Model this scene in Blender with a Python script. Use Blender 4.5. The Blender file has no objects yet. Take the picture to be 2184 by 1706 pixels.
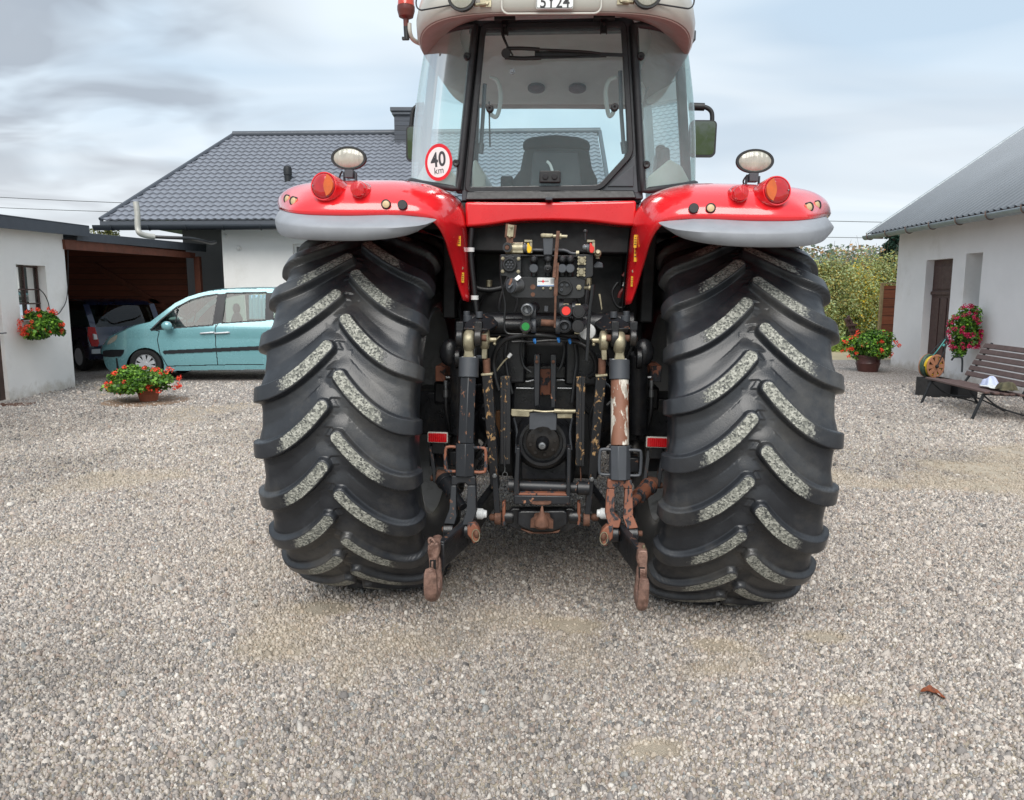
import bpy, bmesh, math, random
import numpy as np
from mathutils import Vector, Matrix, Euler
R = math.radians
rng = random.Random(7)
nr = np.random.RandomState(11)
S = bpy.context.scene
C = S.collection
V = Vector

# ---------------------------------------------------------------- camera
PITCH = R(8.1); CAMZ = 1.65; FPX = 1600.0
cam_d = bpy.data.cameras.new('camera'); cam = bpy.data.objects.new('camera', cam_d); C.objects.link(cam)
cam.location = (0, 0, CAMZ); cam.rotation_euler = (math.pi/2 - PITCH, 0, 0)
cam_d.sensor_fit = 'HORIZONTAL'; cam_d.sensor_width = 36; cam_d.lens = 36*FPX/2184
cam_d.clip_end = 2500; cam_d.clip_start = 0.05
S.camera = cam
FW = V((0, math.cos(PITCH), -math.sin(PITCH))); UP = V((0, math.sin(PITCH), math.cos(PITCH)))
CP = V((0, 0, CAMZ))
def ray(px, py):
    return V((1, 0, 0))*((px-1092)/FPX) + UP*((853-py)/FPX) + FW
def hit(px, py, p0, n):
    d = ray(px, py); t = (V(p0)-CP).dot(V(n))/d.dot(V(n)); return CP + d*t
def WY(px, py, Y): return hit(px, py, (0, Y, 0), (0, 1, 0))
def WZ(px, py, Z=0): return hit(px, py, (0, 0, Z), (0, 0, 1))
# measured-photo helpers: enlarged crops back to one pixel scale
def c1(x, y): return 819+.3438*x, .3438*y
def c2(x, y): return 568.8+.2083*x, 273+.2083*y
def c4(x, y): return 932.8+.2083*x, 443.6+.2083*y
def c5(x, y): return 853.1+.3733*x, 682.5+.3733*y
def cL(x, y): return .2867*x, 398.1+.2867*y
def cR(x, y): return 1729+.3866*x, 250.3+.3866*y
def cB(x, y): return 1876.9+.18*x, 602.9+.18*y
# tractor frame
TA = R(4.0); TO = V((.170, 4.16, 0))
TX = V((math.cos(TA), -math.sin(TA), 0)); TY = V((math.sin(TA), math.cos(TA), 0))
LEAN = R(1.1)
TL = V((math.cos(LEAN)*TX.x, math.cos(LEAN)*TX.y, -math.sin(LEAN))); TZ = TL.cross(TY)
TO = TO + V((0, 0, .010))
def T(px, py, yl):
    p = hit(px, py, TO + TY*yl, TY) - TO
    return V((p.dot(TL), yl, p.dot(TZ)))

# ---------------------------------------------------------------- objects
def link(o, parent=None):
    C.objects.link(o)
    if parent is not None: o.parent = parent
    return o
def tag(o, label=None, cat=None, group=None, kind=None):
    if label: o['label'] = label
    if cat: o['category'] = cat
    if group: o['group'] = group
    if kind: o['kind'] = kind
    return o
def thing(name, label, cat, loc=(0, 0, 0), rz=0, group=None):
    o = bpy.data.objects.new(name, None); link(o); o.location = loc; o.rotation_euler = (0, 0, rz)
    o.empty_display_size = .2
    return tag(o, label, cat, group)
def copy_tree(o, parent=None):
    c = o.copy(); C.objects.link(c); c.parent = parent
    for ch in [q for q in bpy.data.objects if q.parent == o and q is not c]:
        copy_tree(ch, c)
    return c

class MB:
    def __init__(s): s.v = []; s.f = []; s.m = []; s.mi = 0
    def add(s, vs, fs):
        b = len(s.v); s.v += [tuple(p) for p in vs]
        for f in fs: s.f.append(tuple(b+i for i in f)); s.m.append(s.mi)
        return s
    def box(s, c, size, rot=None):
        c = V(c); h = V(size)/2
        M = rot if isinstance(rot, Matrix) else (Euler(rot).to_matrix() if rot else Matrix.Identity(3))
        vs = [c + M @ V((h.x*i, h.y*j, h.z*k)) for i in (-1, 1) for j in (-1, 1) for k in (-1, 1)]
        return s.add(vs, [(0,1,3,2),(4,6,7,5),(0,4,5,1),(2,3,7,6),(0,2,6,4),(1,5,7,3)])
    def bb(s, a, b):
        a = V(a); b = V(b); return s.box((a+b)/2, [abs(q) for q in (b-a)])
    def frame(s, d):
        d = V(d).normalized(); u = V((0, 0, 1)) if abs(d.z) < .9 else V((0, 1, 0))
        x = d.cross(u).normalized(); y = d.cross(x).normalized(); return x, y
    def cyl(s, p0, p1, r0, r1=None, n=16, cap=True, ph=0):
        r1 = r0 if r1 is None else r1
        p0 = V(p0); p1 = V(p1); x, y = s.frame(p1-p0); vs = []
        for p, r in ((p0, r0), (p1, r1)):
            for i in range(n):
                a = 2*math.pi*i/n+ph; vs.append(p + x*math.cos(a)*r + y*math.sin(a)*r)
        fs = [(i, (i+1) % n, n+(i+1) % n, n+i) for i in range(n)]
        if cap: fs += [tuple(range(n-1, -1, -1)), tuple(range(n, 2*n))]
        return s.add(vs, fs)
    def lathe(s, o, d, prof, n=32, sx=1, close=False):
        """prof: (distance along d, radius)"""
        o = V(o); d = V(d).normalized(); x, y = s.frame(d); vs = []; m = len(prof)
        for (h, r) in prof:
            for i in range(n):
                a = 2*math.pi*i/n; vs.append(o + d*h + x*math.cos(a)*r*sx + y*math.sin(a)*r)
        fs = [(k*n+i, k*n+(i+1) % n, (k+1)*n+(i+1) % n, (k+1)*n+i) for k in range(m-1) for i in range(n)]
        if close: fs += [((m-1)*n+i, (m-1)*n+(i+1) % n, (i+1) % n, i) for i in range(n)]
        else:
            if prof[0][1] > 1e-4: fs.append(tuple(range(n-1, -1, -1)))
            if prof[-1][1] > 1e-4: fs.append(tuple((m-1)*n+i for i in range(n)))
        return s.add(vs, fs)
    def tube(s, pts, r, n=8, smooth=True, cap=True):
        pts = [V(p) for p in pts]
        if smooth and len(pts) > 2: pts = spline(pts, 6)
        rs = r if isinstance(r, (list, tuple)) else [r]*len(pts)
        if len(rs) != len(pts): rs = [rs[min(len(rs)-1, int(i*len(rs)/len(pts)))] for i in range(len(pts))]
        vs = []; px = None
        for i, p in enumerate(pts):
            d = (pts[min(i+1, len(pts)-1)] - pts[max(i-1, 0)])
            d = d.normalized() if d.length > 1e-9 else V((0, 0, 1))
            if px is None: x, y = s.frame(d)
            else:
                x = px - d*px.dot(d); x = x.normalized() if x.length > 1e-6 else s.frame(d)[0]; y = d.cross(x)
            px = x
            for k in range(n):
                a = 2*math.pi*k/n; vs.append(p + x*math.cos(a)*rs[i] + y*math.sin(a)*rs[i])
        m = len(pts)
        fs = [(k*n+i, k*n+(i+1) % n, (k+1)*n+(i+1) % n, (k+1)*n+i) for k in range(m-1) for i in range(n)]
        if cap: fs += [tuple(range(n-1, -1, -1)), tuple((m-1)*n+i for i in range(n))]
        return s.add(vs, fs)
    def bar(s, p0, p1, w, t, side=(1, 0, 0), w1=None):
        """rectangular bar: w along `side`, t across"""
        p0 = V(p0); p1 = V(p1); d = (p1-p0).normalized(); sd = V(side); sd = (sd - d*sd.dot(d)).normalized(); q = d.cross(sd)
        w1 = w if w1 is None else w1
        vs = []
        for p, ww in ((p0, w), (p1, w1)):
            for i, j in ((-1,-1),(1,-1),(1,1),(-1,1)): vs.append(p + sd*i*ww/2 + q*j*t/2)
        return s.add(vs, [(0,1,2,3),(7,6,5,4),(0,4,5,1),(1,5,6,2),(2,6,7,3),(3,7,4,0)])
    def prism(s, pts, off):
        """polygon (3-D points, any order round the outline) pushed along off"""
        pts = [V(p) for p in pts]; off = V(off); n = len(pts)
        vs = pts + [p+off for p in pts]
        return s.add(vs, [tuple(range(n)), tuple(range(2*n-1, n-1, -1))] + [(i, n+i, n+(i+1) % n, (i+1) % n) for i in range(n)])
    def loft(s, rings, closed=True, caps=False):
        n = len(rings[0]); vs = [p for r in rings for p in r]; e = n if closed else n-1
        fs = [(k*n+i, k*n+(i+1) % n, (k+1)*n+(i+1) % n, (k+1)*n+i) for k in range(len(rings)-1) for i in range(e)]
        if caps: fs += [tuple(range(n-1, -1, -1)), tuple((len(rings)-1)*n+i for i in range(n))]
        return s.add(vs, fs)
    def ball(s, c, rad, n=12, m=8):
        c = V(c); rad = V((rad,)*3) if isinstance(rad, (int, float)) else V(rad)
        rings = []
        for k in range(m+1):
            a = math.pi*k/m - math.pi/2; q = max(math.cos(a), .02)
            rings.append([c + V((rad.x*q*math.cos(2*math.pi*i/n), rad.y*q*math.sin(2*math.pi*i/n), rad.z*math.sin(a))) for i in range(n)])
        return s.loft(rings, caps=True)
    def build(s, name, mat, parent=None, bevel=0, angle=40, solid=0, sub=0, flip=False, fix=True, seg=2):
        me = bpy.data.meshes.new(name); me.from_pydata(s.v, [], s.f)
        mats = mat if isinstance(mat, (list, tuple)) else [mat]
        for m_ in mats: me.materials.append(m_)
        if len(mats) > 1:
            for p, i in zip(me.polygons, s.m): p.material_index = i
        if fix:
            bm = bmesh.new(); bm.from_mesh(me); bmesh.ops.recalc_face_normals(bm, faces=bm.faces)
            bm.to_mesh(me); bm.free()
        me.shade_smooth(); me.set_sharp_from_angle(angle=R(angle))
        o = link(bpy.data.objects.new(name, me), parent)
        if solid:
            q = o.modifiers.new('s', 'SOLIDIFY'); q.thickness = abs(solid); q.offset = -1 if solid > 0 else 1
        if bevel:
            q = o.modifiers.new('b', 'BEVEL'); q.width = bevel; q.segments = seg; q.limit_method = 'ANGLE'; q.angle_limit = R(35)
        if sub:
            q = o.modifiers.new('u', 'SUBSURF'); q.levels = q.render_levels = sub
        return o
def spline(pts, k=6):
    out = []; n = len(pts)
    for i in range(n-1):
        p0 = pts[max(i-1, 0)]; p1 = pts[i]; p2 = pts[i+1]; p3 = pts[min(i+2, n-1)]
        for j in range(k):
            t = j/k; out.append(.5*((2*p1) + (p2-p0)*t + (2*p0-5*p1+4*p2-p3)*t*t + (3*p1-p0-3*p2+p3)*t**3))
    out.append(pts[-1]); return out
def mx(p): return V((-p[0], p[1], p[2]))
def resamp(pts, n):
    pts = spline([V(p) for p in pts], 10); L = [0]
    for a, b in zip(pts, pts[1:]): L.append(L[-1]+(b-a).length)
    out = []; j = 0
    for i in range(n):
        t = L[-1]*i/(n-1)
        while j < len(L)-2 and L[j+1] < t: j += 1
        f = (t-L[j])/max(L[j+1]-L[j], 1e-9); out.append(pts[j].lerp(pts[j+1], min(f, 1)))
    return out

# ---------------------------------------------------------------- materials
def srgb(h):
    h = h.lstrip('#'); c = [int(h[i:i+2], 16)/255 for i in (0, 2, 4)]
    return tuple((x/12.92 if x < .04045 else ((x+.055)/1.055)**2.4) for x in c)+(1,)
class NT:
    def __init__(s, name):
        s.mat = bpy.data.materials.new(name); s.mat.use_nodes = True; s.t = s.mat.node_tree; s.t.nodes.clear()
        s.out = s.n('ShaderNodeOutputMaterial')
    def n(s, ty, **k):
        q = s.t.nodes.new(ty)
        for a, b in k.items(): setattr(q, a, b)
        return q
    def l(s, a, b): s.t.links.new(a, b)
    def co(s, kind='Object'):
        return s.n('ShaderNodeTexCoord').outputs[kind]
    def noise(s, scale, detail=4, co=None, rough=.6, dist=0):
        q = s.n('ShaderNodeTexNoise'); q.inputs['Scale'].default_value = scale; q.inputs['Detail'].default_value = detail
        q.inputs['Roughness'].default_value = rough; q.inputs['Distortion'].default_value = dist
        s.l(co if co is not None else s.co(), q.inputs['Vector']); return q.outputs[0]
    def ramp(s, fac, stops, interp='LINEAR'):
        q = s.n('ShaderNodeValToRGB'); q.color_ramp.interpolation = interp; e = q.color_ramp.elements
        while len(e) < len(stops): e.new(.5)
        for i, (p, c) in enumerate(stops):
            e[i].position = p; e[i].color = c if isinstance(c, tuple) else (c, c, c, 1)
        s.l(fac, q.inputs[0]); return q.outputs[0]
    def mix(s, fac, a, b, blend='MIX'):
        q = s.n('ShaderNodeMix', data_type='RGBA', blend_type=blend)
        for k, v in ((0, fac), (6, a), (7, b)):
            if hasattr(v, 'is_linked'): s.l(v, q.inputs[k])
            else: q.inputs[k].default_value = v
        return q.outputs[2]
    def math(s, op, a, b=0, c=0, clamp=False):
        q = s.n('ShaderNodeMath', operation=op); q.use_clamp = clamp
        for k, v in enumerate((a, b, c)):
            if hasattr(v, 'is_linked'): s.l(v, q.inputs[k])
            else: q.inputs[k].default_value = v
        return q.outputs[0]
    def bump(s, h, strength=.3, dist=.01, nrm=None):
        q = s.n('ShaderNodeBump'); q.inputs['Strength'].default_value = strength; q.inputs['Distance'].default_value = dist
        s.l(h, q.inputs['Height'])
        if nrm is not None: s.l(nrm, q.inputs['Normal'])
        return q.outputs[0]
    def bsdf(s, color, rough=.5, metal=0, normal=None, **k):
        q = s.n('ShaderNodeBsdfPrincipled')
        for nm, v in (('Base Color', color), ('Roughness', rough), ('Metallic', metal)):
            if hasattr(v, 'is_linked'): s.l(v, q.inputs[nm])
            else: q.inputs[nm].default_value = v
        if normal is not None: s.l(normal, q.inputs['Normal'])
        for nm, v in k.items(): q.inputs[nm.replace('_', ' ')].default_value = v
        s.l(q.outputs[0], s.out.inputs[0]); return q
def lin(c, k=1): return tuple(min(1, x*k) for x in c[:3])+(1,)
def mat(name, col, rough=.5, metal=0, var=.15, scale=8, bump=0, bscale=60, coat=0, dirt=None, dirtamt=.5, spec=.5):
    """plain painted / cast surface with tonal variation, optional dirt patches and grain"""
    t = NT(name); co = t.co(); col = srgb(col) if isinstance(col, str) else col
    f = t.noise(scale, 5, co)
    c = t.ramp(f, [(.3, lin(col, 1-var)), (.7, lin(col, 1+var))])
    if dirt:
        g = t.noise(scale*.6, 8, co, .7); m = t.ramp(g, [(dirtamt, 0), (dirtamt+.18, 1)]); c = t.mix(m, c, srgb(dirt))
    nrm = t.bump(t.noise(bscale, 3, co), bump, .004) if bump else None
    rg = t.ramp(t.noise(scale*2.3, 4, co), [(.3, max(rough-.08, .02)), (.7, min(rough+.1, 1))])
    t.bsdf(c, rg, metal, nrm, Coat_Weight=coat, Coat_Roughness=.06, Specular_IOR_Level=spec); return t.mat
def chipped(name, paint, chip, scale=22, th=.6, rough=.4, metal=0, chip2=None, stretch=(1, 1, .5)):
    """paint worn through to rust in sharp-edged flakes"""
    t = NT(name); m = t.n('ShaderNodeMapping'); t.l(t.co(), m.inputs[0]); m.inputs['Scale'].default_value = stretch; co = m.outputs[0]
    f = t.noise(scale, 6, co, .65, .6); g = t.ramp(f, [(th, 0), (th+.025, 1)])
    pc = t.ramp(t.noise(6, 4, co), [(.3, lin(srgb(paint), .75)), (.7, lin(srgb(paint), 1.3))])
    cc = t.ramp(t.noise(scale*2.5, 4, co), [(.35, lin(srgb(chip), .55)), (.65, srgb(chip2 or chip))])
    c = t.mix(g, pc, cc)
    rg = t.mix(g, (rough,)*3+(1,), (.85, .85, .85, 1))
    t.bsdf(c, rg, metal, t.bump(g, .4, .002)); return t.mat

M = {}
M['red'] = mat('red_paint', '#e02229', .22, 0, .05, 3, coat=1.0, dirt='#c4565a', dirtamt=.8)
M['red2'] = mat('red_panel_paint', '#cf1219', .3, 0, .07, 5, coat=.5)
M['flare'] = mat('grey_flare_plastic', '#909399', .55, 0, .08, 9, bump=.12, bscale=300, dirt='#66676a', dirtamt=.62)
M['black'] = mat('black_cast_iron', '#1b1c1f', .33, 0, .5, 14, bump=.3, bscale=90, dirt='#35302b', dirtamt=.55)
M['black2'] = mat('black_satin_plastic', '#1d1e20', .45, 0, .2, 30, bump=.1, bscale=200)
M['void'] = mat('dark_underside_and_shade', '#0d0e10', .6, 0, .4, 9)  # near-black, also stands in for shade in the cavity behind the linkage
M['seal'] = mat('rubber_seal', '#26272a', .55, 0, .15, 30)
M['chipA'] = chipped('chipped_black_tan', '#1b1c1f', '#845f44', 40, .575, .4, chip2='#b08f62')
M['chipB'] = chipped('chipped_black_rust', '#202226', '#74452f', 40, .62, .4, chip2='#a97a5f')
M['chipR'] = chipped('rust_with_paint', '#80503c', '#2c2f34', 26, .53, .6, chip2='#3d4046')
M['chipW'] = chipped('rust_white_tube', '#7d5644', '#c9beb0', 14, .49, .55, chip2='#e8e2d6', stretch=(1.2, 1.2, .45))
M['rust'] = mat('brown_rust', '#69493a', .75, .2, .35, 25, bump=.5, bscale=120, dirt='#3b2a25', dirtamt=.55)
M['rust2'] = mat('hook_steel_rust', '#876a5e', .48, .35, .4, 30, bump=.8, bscale=150, dirt='#553a30', dirtamt=.50)
M['zinc'] = mat('yellow_zinc', '#9e967e', .42, .5, .3, 22, bump=.25, dirt='#66573f', dirtamt=.54)
M['steel'] = mat('bare_steel', '#7d7f81', .35, .7, .15, 30)
M['greyp'] = mat('grey_paint', '#43464b', .45, 0, .12, 14, bump=.08, dirt='#2c2e31', dirtamt=.62)
M['rim'] = mat('wheel_grey_paint', '#b0b3b5', .45, 0, .12, 4, dirt='#3f3d3a', dirtamt=.58)
M['cream'] = mat('roof_cream_plastic', '#b9b6ae', .4, 0, .06, 5, bump=.06, bscale=300, coat=.2, dirt='#9a958a', dirtamt=.66)
M['under'] = mat('roof_underside', '#877a75', .6, 0, .1, 7)
M['hose'] = mat('black_hose', '#191a1c', .42, 0, .2, 60)
M['white'] = mat('white_paint', '#dcdddc', .4, 0, .05, 20)
M['lining'] = mat('cab_lining', '#d8dcda', .8, 0, .08, 6)
M['seatf'] = mat('seat_fabric', '#33373a', .85, 0, .2, 40, bump=.2)
M['yellow'] = mat('yellow_plastic', '#e3b415', .4)
M['redpl'] = mat('red_plastic', '#d8352c', .35)
M['green'] = mat('green_plastic', '#1d7a35', .4)
M['blue'] = mat('blue_tie', '#1e6fb5', .4)
M['tan'] = mat('tan_label', '#b29055', .6, 0, .25, 50)
M['ylabel'] = mat('yellow_warning_label', '#d8a413', .45, 0, .1, 60)
M['ink'] = mat('black_ink', '#1a1a1c', .5)
M['inkg'] = mat('dark_grey_ink', '#3b3c40', .5)
M['signred'] = mat('sticker_red', '#cf1d2c', .4)
M['plug'] = mat('cream_plug', '#c8ad85', .5, 0, .1, 60)
def lens(name, col, rough=.15, ribs=0, em=0):
    t = NT(name); co = t.co('Object'); c = t.ramp(t.noise(30, 3, co), [(.3, lin(srgb(col), .85)), (.7, lin(srgb(col), 1.1))])
    nrm = None
    if ribs:
        w = t.n('ShaderNodeTexWave'); w.bands_direction = 'X'; w.inputs['Scale'].default_value = ribs; t.l(co, w.inputs[0])
        nrm = t.bump(w.outputs[1], .5, .004)
    t.bsdf(c, rough, 0, nrm, Coat_Weight=.8, Coat_Roughness=.05); return t.mat
M['lred'] = lens('red_lens', '#b01218'); M['lredR'] = lens('red_reflector', '#c8101a', .2, 30); M['lamb'] = lens('amber_lens', '#c5580d')
M['lclear'] = lens('clear_lamp_lens', '#a9a89c', .12, 14); M['lorange'] = lens('beacon_lens', '#c33a22', .2)
def glass(name, tint, refl=.08, rough=.0, painted_refl=0, mcol=(.6, .75, .75, 1), k=1.0):
    t = NT(name); tr = t.n('ShaderNodeBsdfTransparent'); tr.inputs[0].default_value = tint
    gl = t.n('ShaderNodeBsdfGlossy'); gl.inputs['Roughness'].default_value = rough; gl.inputs[0].default_value = (1, 1, 1, 1)
    fr = t.n('ShaderNodeFresnel'); fr.inputs[0].default_value = 1.5
    f = t.math('ADD', t.math('MULTIPLY', fr.outputs[0], k), refl*.3, clamp=True)
    mxs = t.n('ShaderNodeMixShader'); t.l(f, mxs.inputs[0]); t.l(tr.outputs[0], mxs.inputs[1]); t.l(gl.outputs[0], mxs.inputs[2])
    o = mxs.outputs[0]
    if painted_refl:  # pale diffuse layer painted in for sky reflections on the glass
        df = t.n('ShaderNodeBsdfDiffuse'); df.inputs[0].default_value = mcol; m2 = t.n('ShaderNodeMixShader')
        kk = t.ramp(t.noise(3, 5), [(.3, painted_refl*.6), (.7, painted_refl*1.4)])
        t.l(kk, m2.inputs[0]); t.l(o, m2.inputs[1]); t.l(df.outputs[0], m2.inputs[2]); o = m2.outputs[0]
    t.l(o, t.out.inputs[0]); return t.mat
M['glass'] = glass('cab_glass', (.90, 1, 1, 1), .0, painted_refl=.05, mcol=(.78, .92, .92, 1), k=.8)
M['glassC'] = glass('cab_corner_glass', (.80, .97, .95, 1), .0, painted_refl=.17, mcol=(.76, .90, .90, 1), k=.55)
M['carglass'] = glass('car_glass', (.42, .53, .49, 1), .0, k=.8)
M['mirror'] = mat('mirror_silver', '#7d8284', .04, 1, .01)
# ---------------------------------------------------------------- sky and light
SUN_EL, SUN_AZ = R(46), R(186)      # azimuth clockwise from +Y
w = bpy.data.worlds.new('World'); S.world = w; w.use_nodes = True; nt = w.node_tree; nt.nodes.clear()
def wn(ty, **k):
    q = nt.nodes.new(ty)
    for a, b in k.items(): setattr(q, a, b)
    return q
def wl(a, b): nt.links.new(a, b)
sky = wn('ShaderNodeTexSky', sky_type='NISHITA'); sky.sun_disc = False; sky.sun_elevation = SUN_EL; sky.sun_rotation = SUN_AZ
sky.air_density = 1.0; sky.dust_density = 1.5
tc = wn('ShaderNodeTexCoord'); sep = wn('ShaderNodeSeparateXYZ'); wl(tc.outputs['Generated'], sep.inputs[0])
def wm(op, a, b=0, clamp=False):
    q = wn('ShaderNodeMath', operation=op); q.use_clamp = clamp
    for k, v in enumerate((a, b)):
        if hasattr(v, 'is_linked'): wl(v, q.inputs[k])
        else: q.inputs[k].default_value = v
    return q.outputs[0]
den = wm('ADD', wm('MAXIMUM', sep.outputs[2], 0), .16)
cmb = wn('ShaderNodeCombineXYZ'); wl(wm('DIVIDE', sep.outputs[0], den), cmb.inputs[0]); wl(wm('DIVIDE', sep.outputs[1], den), cmb.inputs[1])
def wnoise(scale, detail, off, st=(1, 1, 1), rot=0, dist=0):
    mp = wn('ShaderNodeMapping'); mp.inputs['Location'].default_value = off; mp.inputs['Scale'].default_value = st; mp.inputs['Rotation'].default_value = (0, 0, rot)
    wl(cmb.outputs[0], mp.inputs[0]); q = wn('ShaderNodeTexNoise'); q.inputs['Scale'].default_value = scale; q.inputs['Detail'].default_value = detail
    q.inputs['Roughness'].default_value = .5; q.inputs['Distortion'].default_value = dist
    wl(mp.outputs[0], q.inputs['Vector']); return q.outputs[0]
def wramp(f, stops):
    q = wn('ShaderNodeValToRGB'); e = q.color_ramp.elements
    while len(e) < len(stops): e.new(.5)
    for i, (p, c) in enumerate(stops): e[i].position = p; e[i].color = (c, c, c, 1) if not isinstance(c, tuple) else c
    wl(f, q.inputs[0]); return q.outputs[0]
def wmix(f, a, b, blend='MIX'):
    q = wn('ShaderNodeMix', data_type='RGBA', blend_type=blend)
    for k, v in ((0, f), (6, a), (7, b)):
        if hasattr(v, 'is_linked'): wl(v, q.inputs[k])
        else: q.inputs[k].default_value = v
    return q.outputs[2]
def wmask(px, py, r, soft):
    d = ray(px, py).normalized(); dp = wn('ShaderNodeVectorMath', operation='DOT_PRODUCT')
    nm = wn('ShaderNodeVectorMath', operation='NORMALIZE'); wl(tc.outputs['Generated'], nm.inputs[0]); wl(nm.outputs[0], dp.inputs[0]); dp.inputs[1].default_value = d
    q = wn('ShaderNodeMapRange', interpolation_type='SMOOTHSTEP'); wl(dp.outputs['Value'], q.inputs[0])
    q.inputs[1].default_value = math.cos(R(r+soft)); q.inputs[2].default_value = math.cos(R(r)); return q.outputs[0]
K = 1.0
CLB = (5.3*K, 6.5*K, 7.6*K, 1); CLW = (6.9*K, 7.7*K, 8.4*K, 1); CLG = (4.5*K, 5.15*K, 5.9*K, 1)
base = wmix(.82, sky.outputs[0], CLB)
n1 = wnoise(.8, 3, (3.1, 1.7, 0), (1, 1.5, 1), .5, .6)
c = wmix(wramp(n1, [(.34, 0), (.60, 1)]), base, CLW)
n2 = wnoise(.55, 2.5, (7.3, 9.2, 2), (1, 1.9, 1), -.35, .8)
c = wmix(wm('MULTIPLY', wramp(n2, [(.46, 0), (.68, 1)]), .5), c, CLG)
dk = wm('MULTIPLY', wmask(60, 185, 4, 16), wramp(wnoise(1.9, 3.5, (1.3, 4.2, 1), (1, 1.3, 1), .3, .5), [(.38, 0), (.6, 1)]))
c = wmix(wm('MULTIPLY', dk, .75), c, (3.0*K, 3.35*K, 3.9*K, 1))
hz = wramp(wm('ABSOLUTE', sep.outputs[2]), [(0, .75), (.20, 0)])
c = wmix(hz, c, (8.0*K, 8.15*K, 8.2*K, 1))
bg = wn('ShaderNodeBackground'); bg.inputs['Strength'].default_value = .1; wl(c, bg.inputs[0])
wo = wn('ShaderNodeOutputWorld'); wl(bg.outputs[0], wo.inputs[0])
sd = bpy.data.lights.new('sun', 'SUN'); sd.energy = 2.7; sd.angle = R(45); sd.color = (1, .96, .9)
so = bpy.data.objects.new('sun', sd); C.objects.link(so)
dirv = V((math.sin(SUN_AZ)*math.cos(SUN_EL), math.cos(SUN_AZ)*math.cos(SUN_EL), math.sin(SUN_EL)))
so.rotation_euler = (-dirv).to_track_quat('-Z', 'Y').to_euler(); so.location = dirv*30
vs = S.view_settings; vs.view_transform = 'Standard'; vs.look = 'None'; vs.gamma = 1; vs.use_curve_mapping = False
vs.exposure = 0.34
S.cycles.max_bounces = 8; S.cycles.transparent_max_bounces = 16

# ---------------------------------------------------------------- ground
def gravel_mat():
    t = NT('gravel_ground'); co = t.co('Object')
    def vor(sc, rnd=1.0):
        q = t.n('ShaderNodeTexVoronoi'); q.inputs['Scale'].default_value = sc; t.l(co, q.inputs[0]); return q
    big = t.noise(.35, 5, co, .6); mid = t.noise(2.2, 5, co, .6)
    v = vor(62); v2 = vor(24)
    hs = t.n('ShaderNodeSeparateColor'); t.l(v.outputs['Color'], hs.inputs[0])
    c = t.ramp(hs.outputs[0], [(0, srgb('#6e6862')), (.25, srgb('#a69d98')), (.5, srgb('#beb5b0')), (.8, srgb('#d3cbc6')), (1, srgb('#e6e1da'))])
    c = t.mix(t.ramp(hs.outputs[1], [(.8, 0), (.85, .5)]), c, srgb('#a08f83'))
    c = t.mix(t.ramp(big, [(.35, 0), (.75, .45)]), c, srgb('#a8a29c'), 'MULTIPLY')
    c = t.mix(t.ramp(v.outputs['Distance'], [(.45, 0), (.8, .85)]), c, srgb('#4b443d'), 'MIX')
    sand = t.ramp(t.noise(1.1, 6, co, .6, .4), [(.63, 0), (.70, .6)])
    c = t.mix(sand, c, srgb('#b9aa93'))
    ln = t.n('ShaderNodeVectorMath', operation='LENGTH'); t.l(co, ln.inputs[0])
    fines = t.mix(t.ramp(t.noise(9, 6, co, .7), [(.3, 0), (.7, 1)]), srgb('#b3a694'), srgb('#cfc2ae'))
    nearf = t.ramp(t.math('DIVIDE', ln.outputs['Value'], 20), [(.42, 1), (.62, 0)])
    sx_ = t.n('ShaderNodeSeparateXYZ'); t.l(co, sx_.inputs[0]); wd_ = t.math('SUBTRACT', t.math('ABSOLUTE', sx_.outputs[0]), t.math('MULTIPLY', sx_.outputs[1], .73))
    nearf = t.math('MULTIPLY', nearf, t.ramp(t.math('DIVIDE', t.math('ADD', wd_, 6), 12), [(.56, 1), (.64, 0)]))
    c = t.mix(nearf, c, fines)
    h = t.math('SUBTRACT', 1, v.outputs['Distance']); 
    h = t.mix(nearf, h, t.noise(180, 4, co, .7))
    t.bsdf(c, .85, 0, t.bump(h, .8, .02), Specular_IOR_Level=.3); return t.mat
def grass_mat():
    t = NT('grass_ground'); co = t.co('Object')
    c = t.ramp(t.noise(1.5, 8, co, .7), [(.3, srgb('#3f5225')), (.5, srgb('#6b7f3a')), (.7, srgb('#8c9650'))])
    t.bsdf(c, .9, 0, t.bump(t.noise(30, 4, co), .8, .05)); return t.mat
def sheet(name, pts, z, m, kind='structure', label=None):
    me = bpy.data.meshes.new(name); me.from_pydata([(x, y, z) for x, y in pts], [], [tuple(range(len(pts)))]); me.materials.append(m)
    o = link(bpy.data.objects.new(name, me)); return tag(o, label, None, None, kind)
M['gravel'] = gravel_mat(); M['grass'] = grass_mat()
M['path'] = mat('pale_sand_path', '#b3a586', .9, 0, .15, 3, bump=.5, bscale=120)
sheet('grass_field', [(-900, -300), (900, -300), (900, 1500), (-900, 1500)], -.008, M['grass'])
sheet('sand_path', [(3, 18.5), (14, 18.5), (14, 21.5), (3, 21.5)], -.002, M['path'])
# gravel yard: gently uneven sheet
def yard():
    n, m = 150, 120; x0, x1, y0, y1 = -30, 30, -20, 18.7
    vs = []
    for j in range(m+1):
        for i in range(n+1):
            x = x0+(x1-x0)*i/n; y = y0+(y1-y0)*j/m
            vs.append((x, y, .002))
    fs = [(j*(n+1)+i, j*(n+1)+i+1, (j+1)*(n+1)+i+1, (j+1)*(n+1)+i) for j in range(m) for i in range(n)]
    me = bpy.data.meshes.new('gravel_yard'); me.from_pydata(vs, [], fs); me.materials.append(M['gravel'])
    tag(link(bpy.data.objects.new('gravel_yard', me)), 'pale grey gravel covering the farmyard', None, None, 'structure')
yard()
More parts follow.
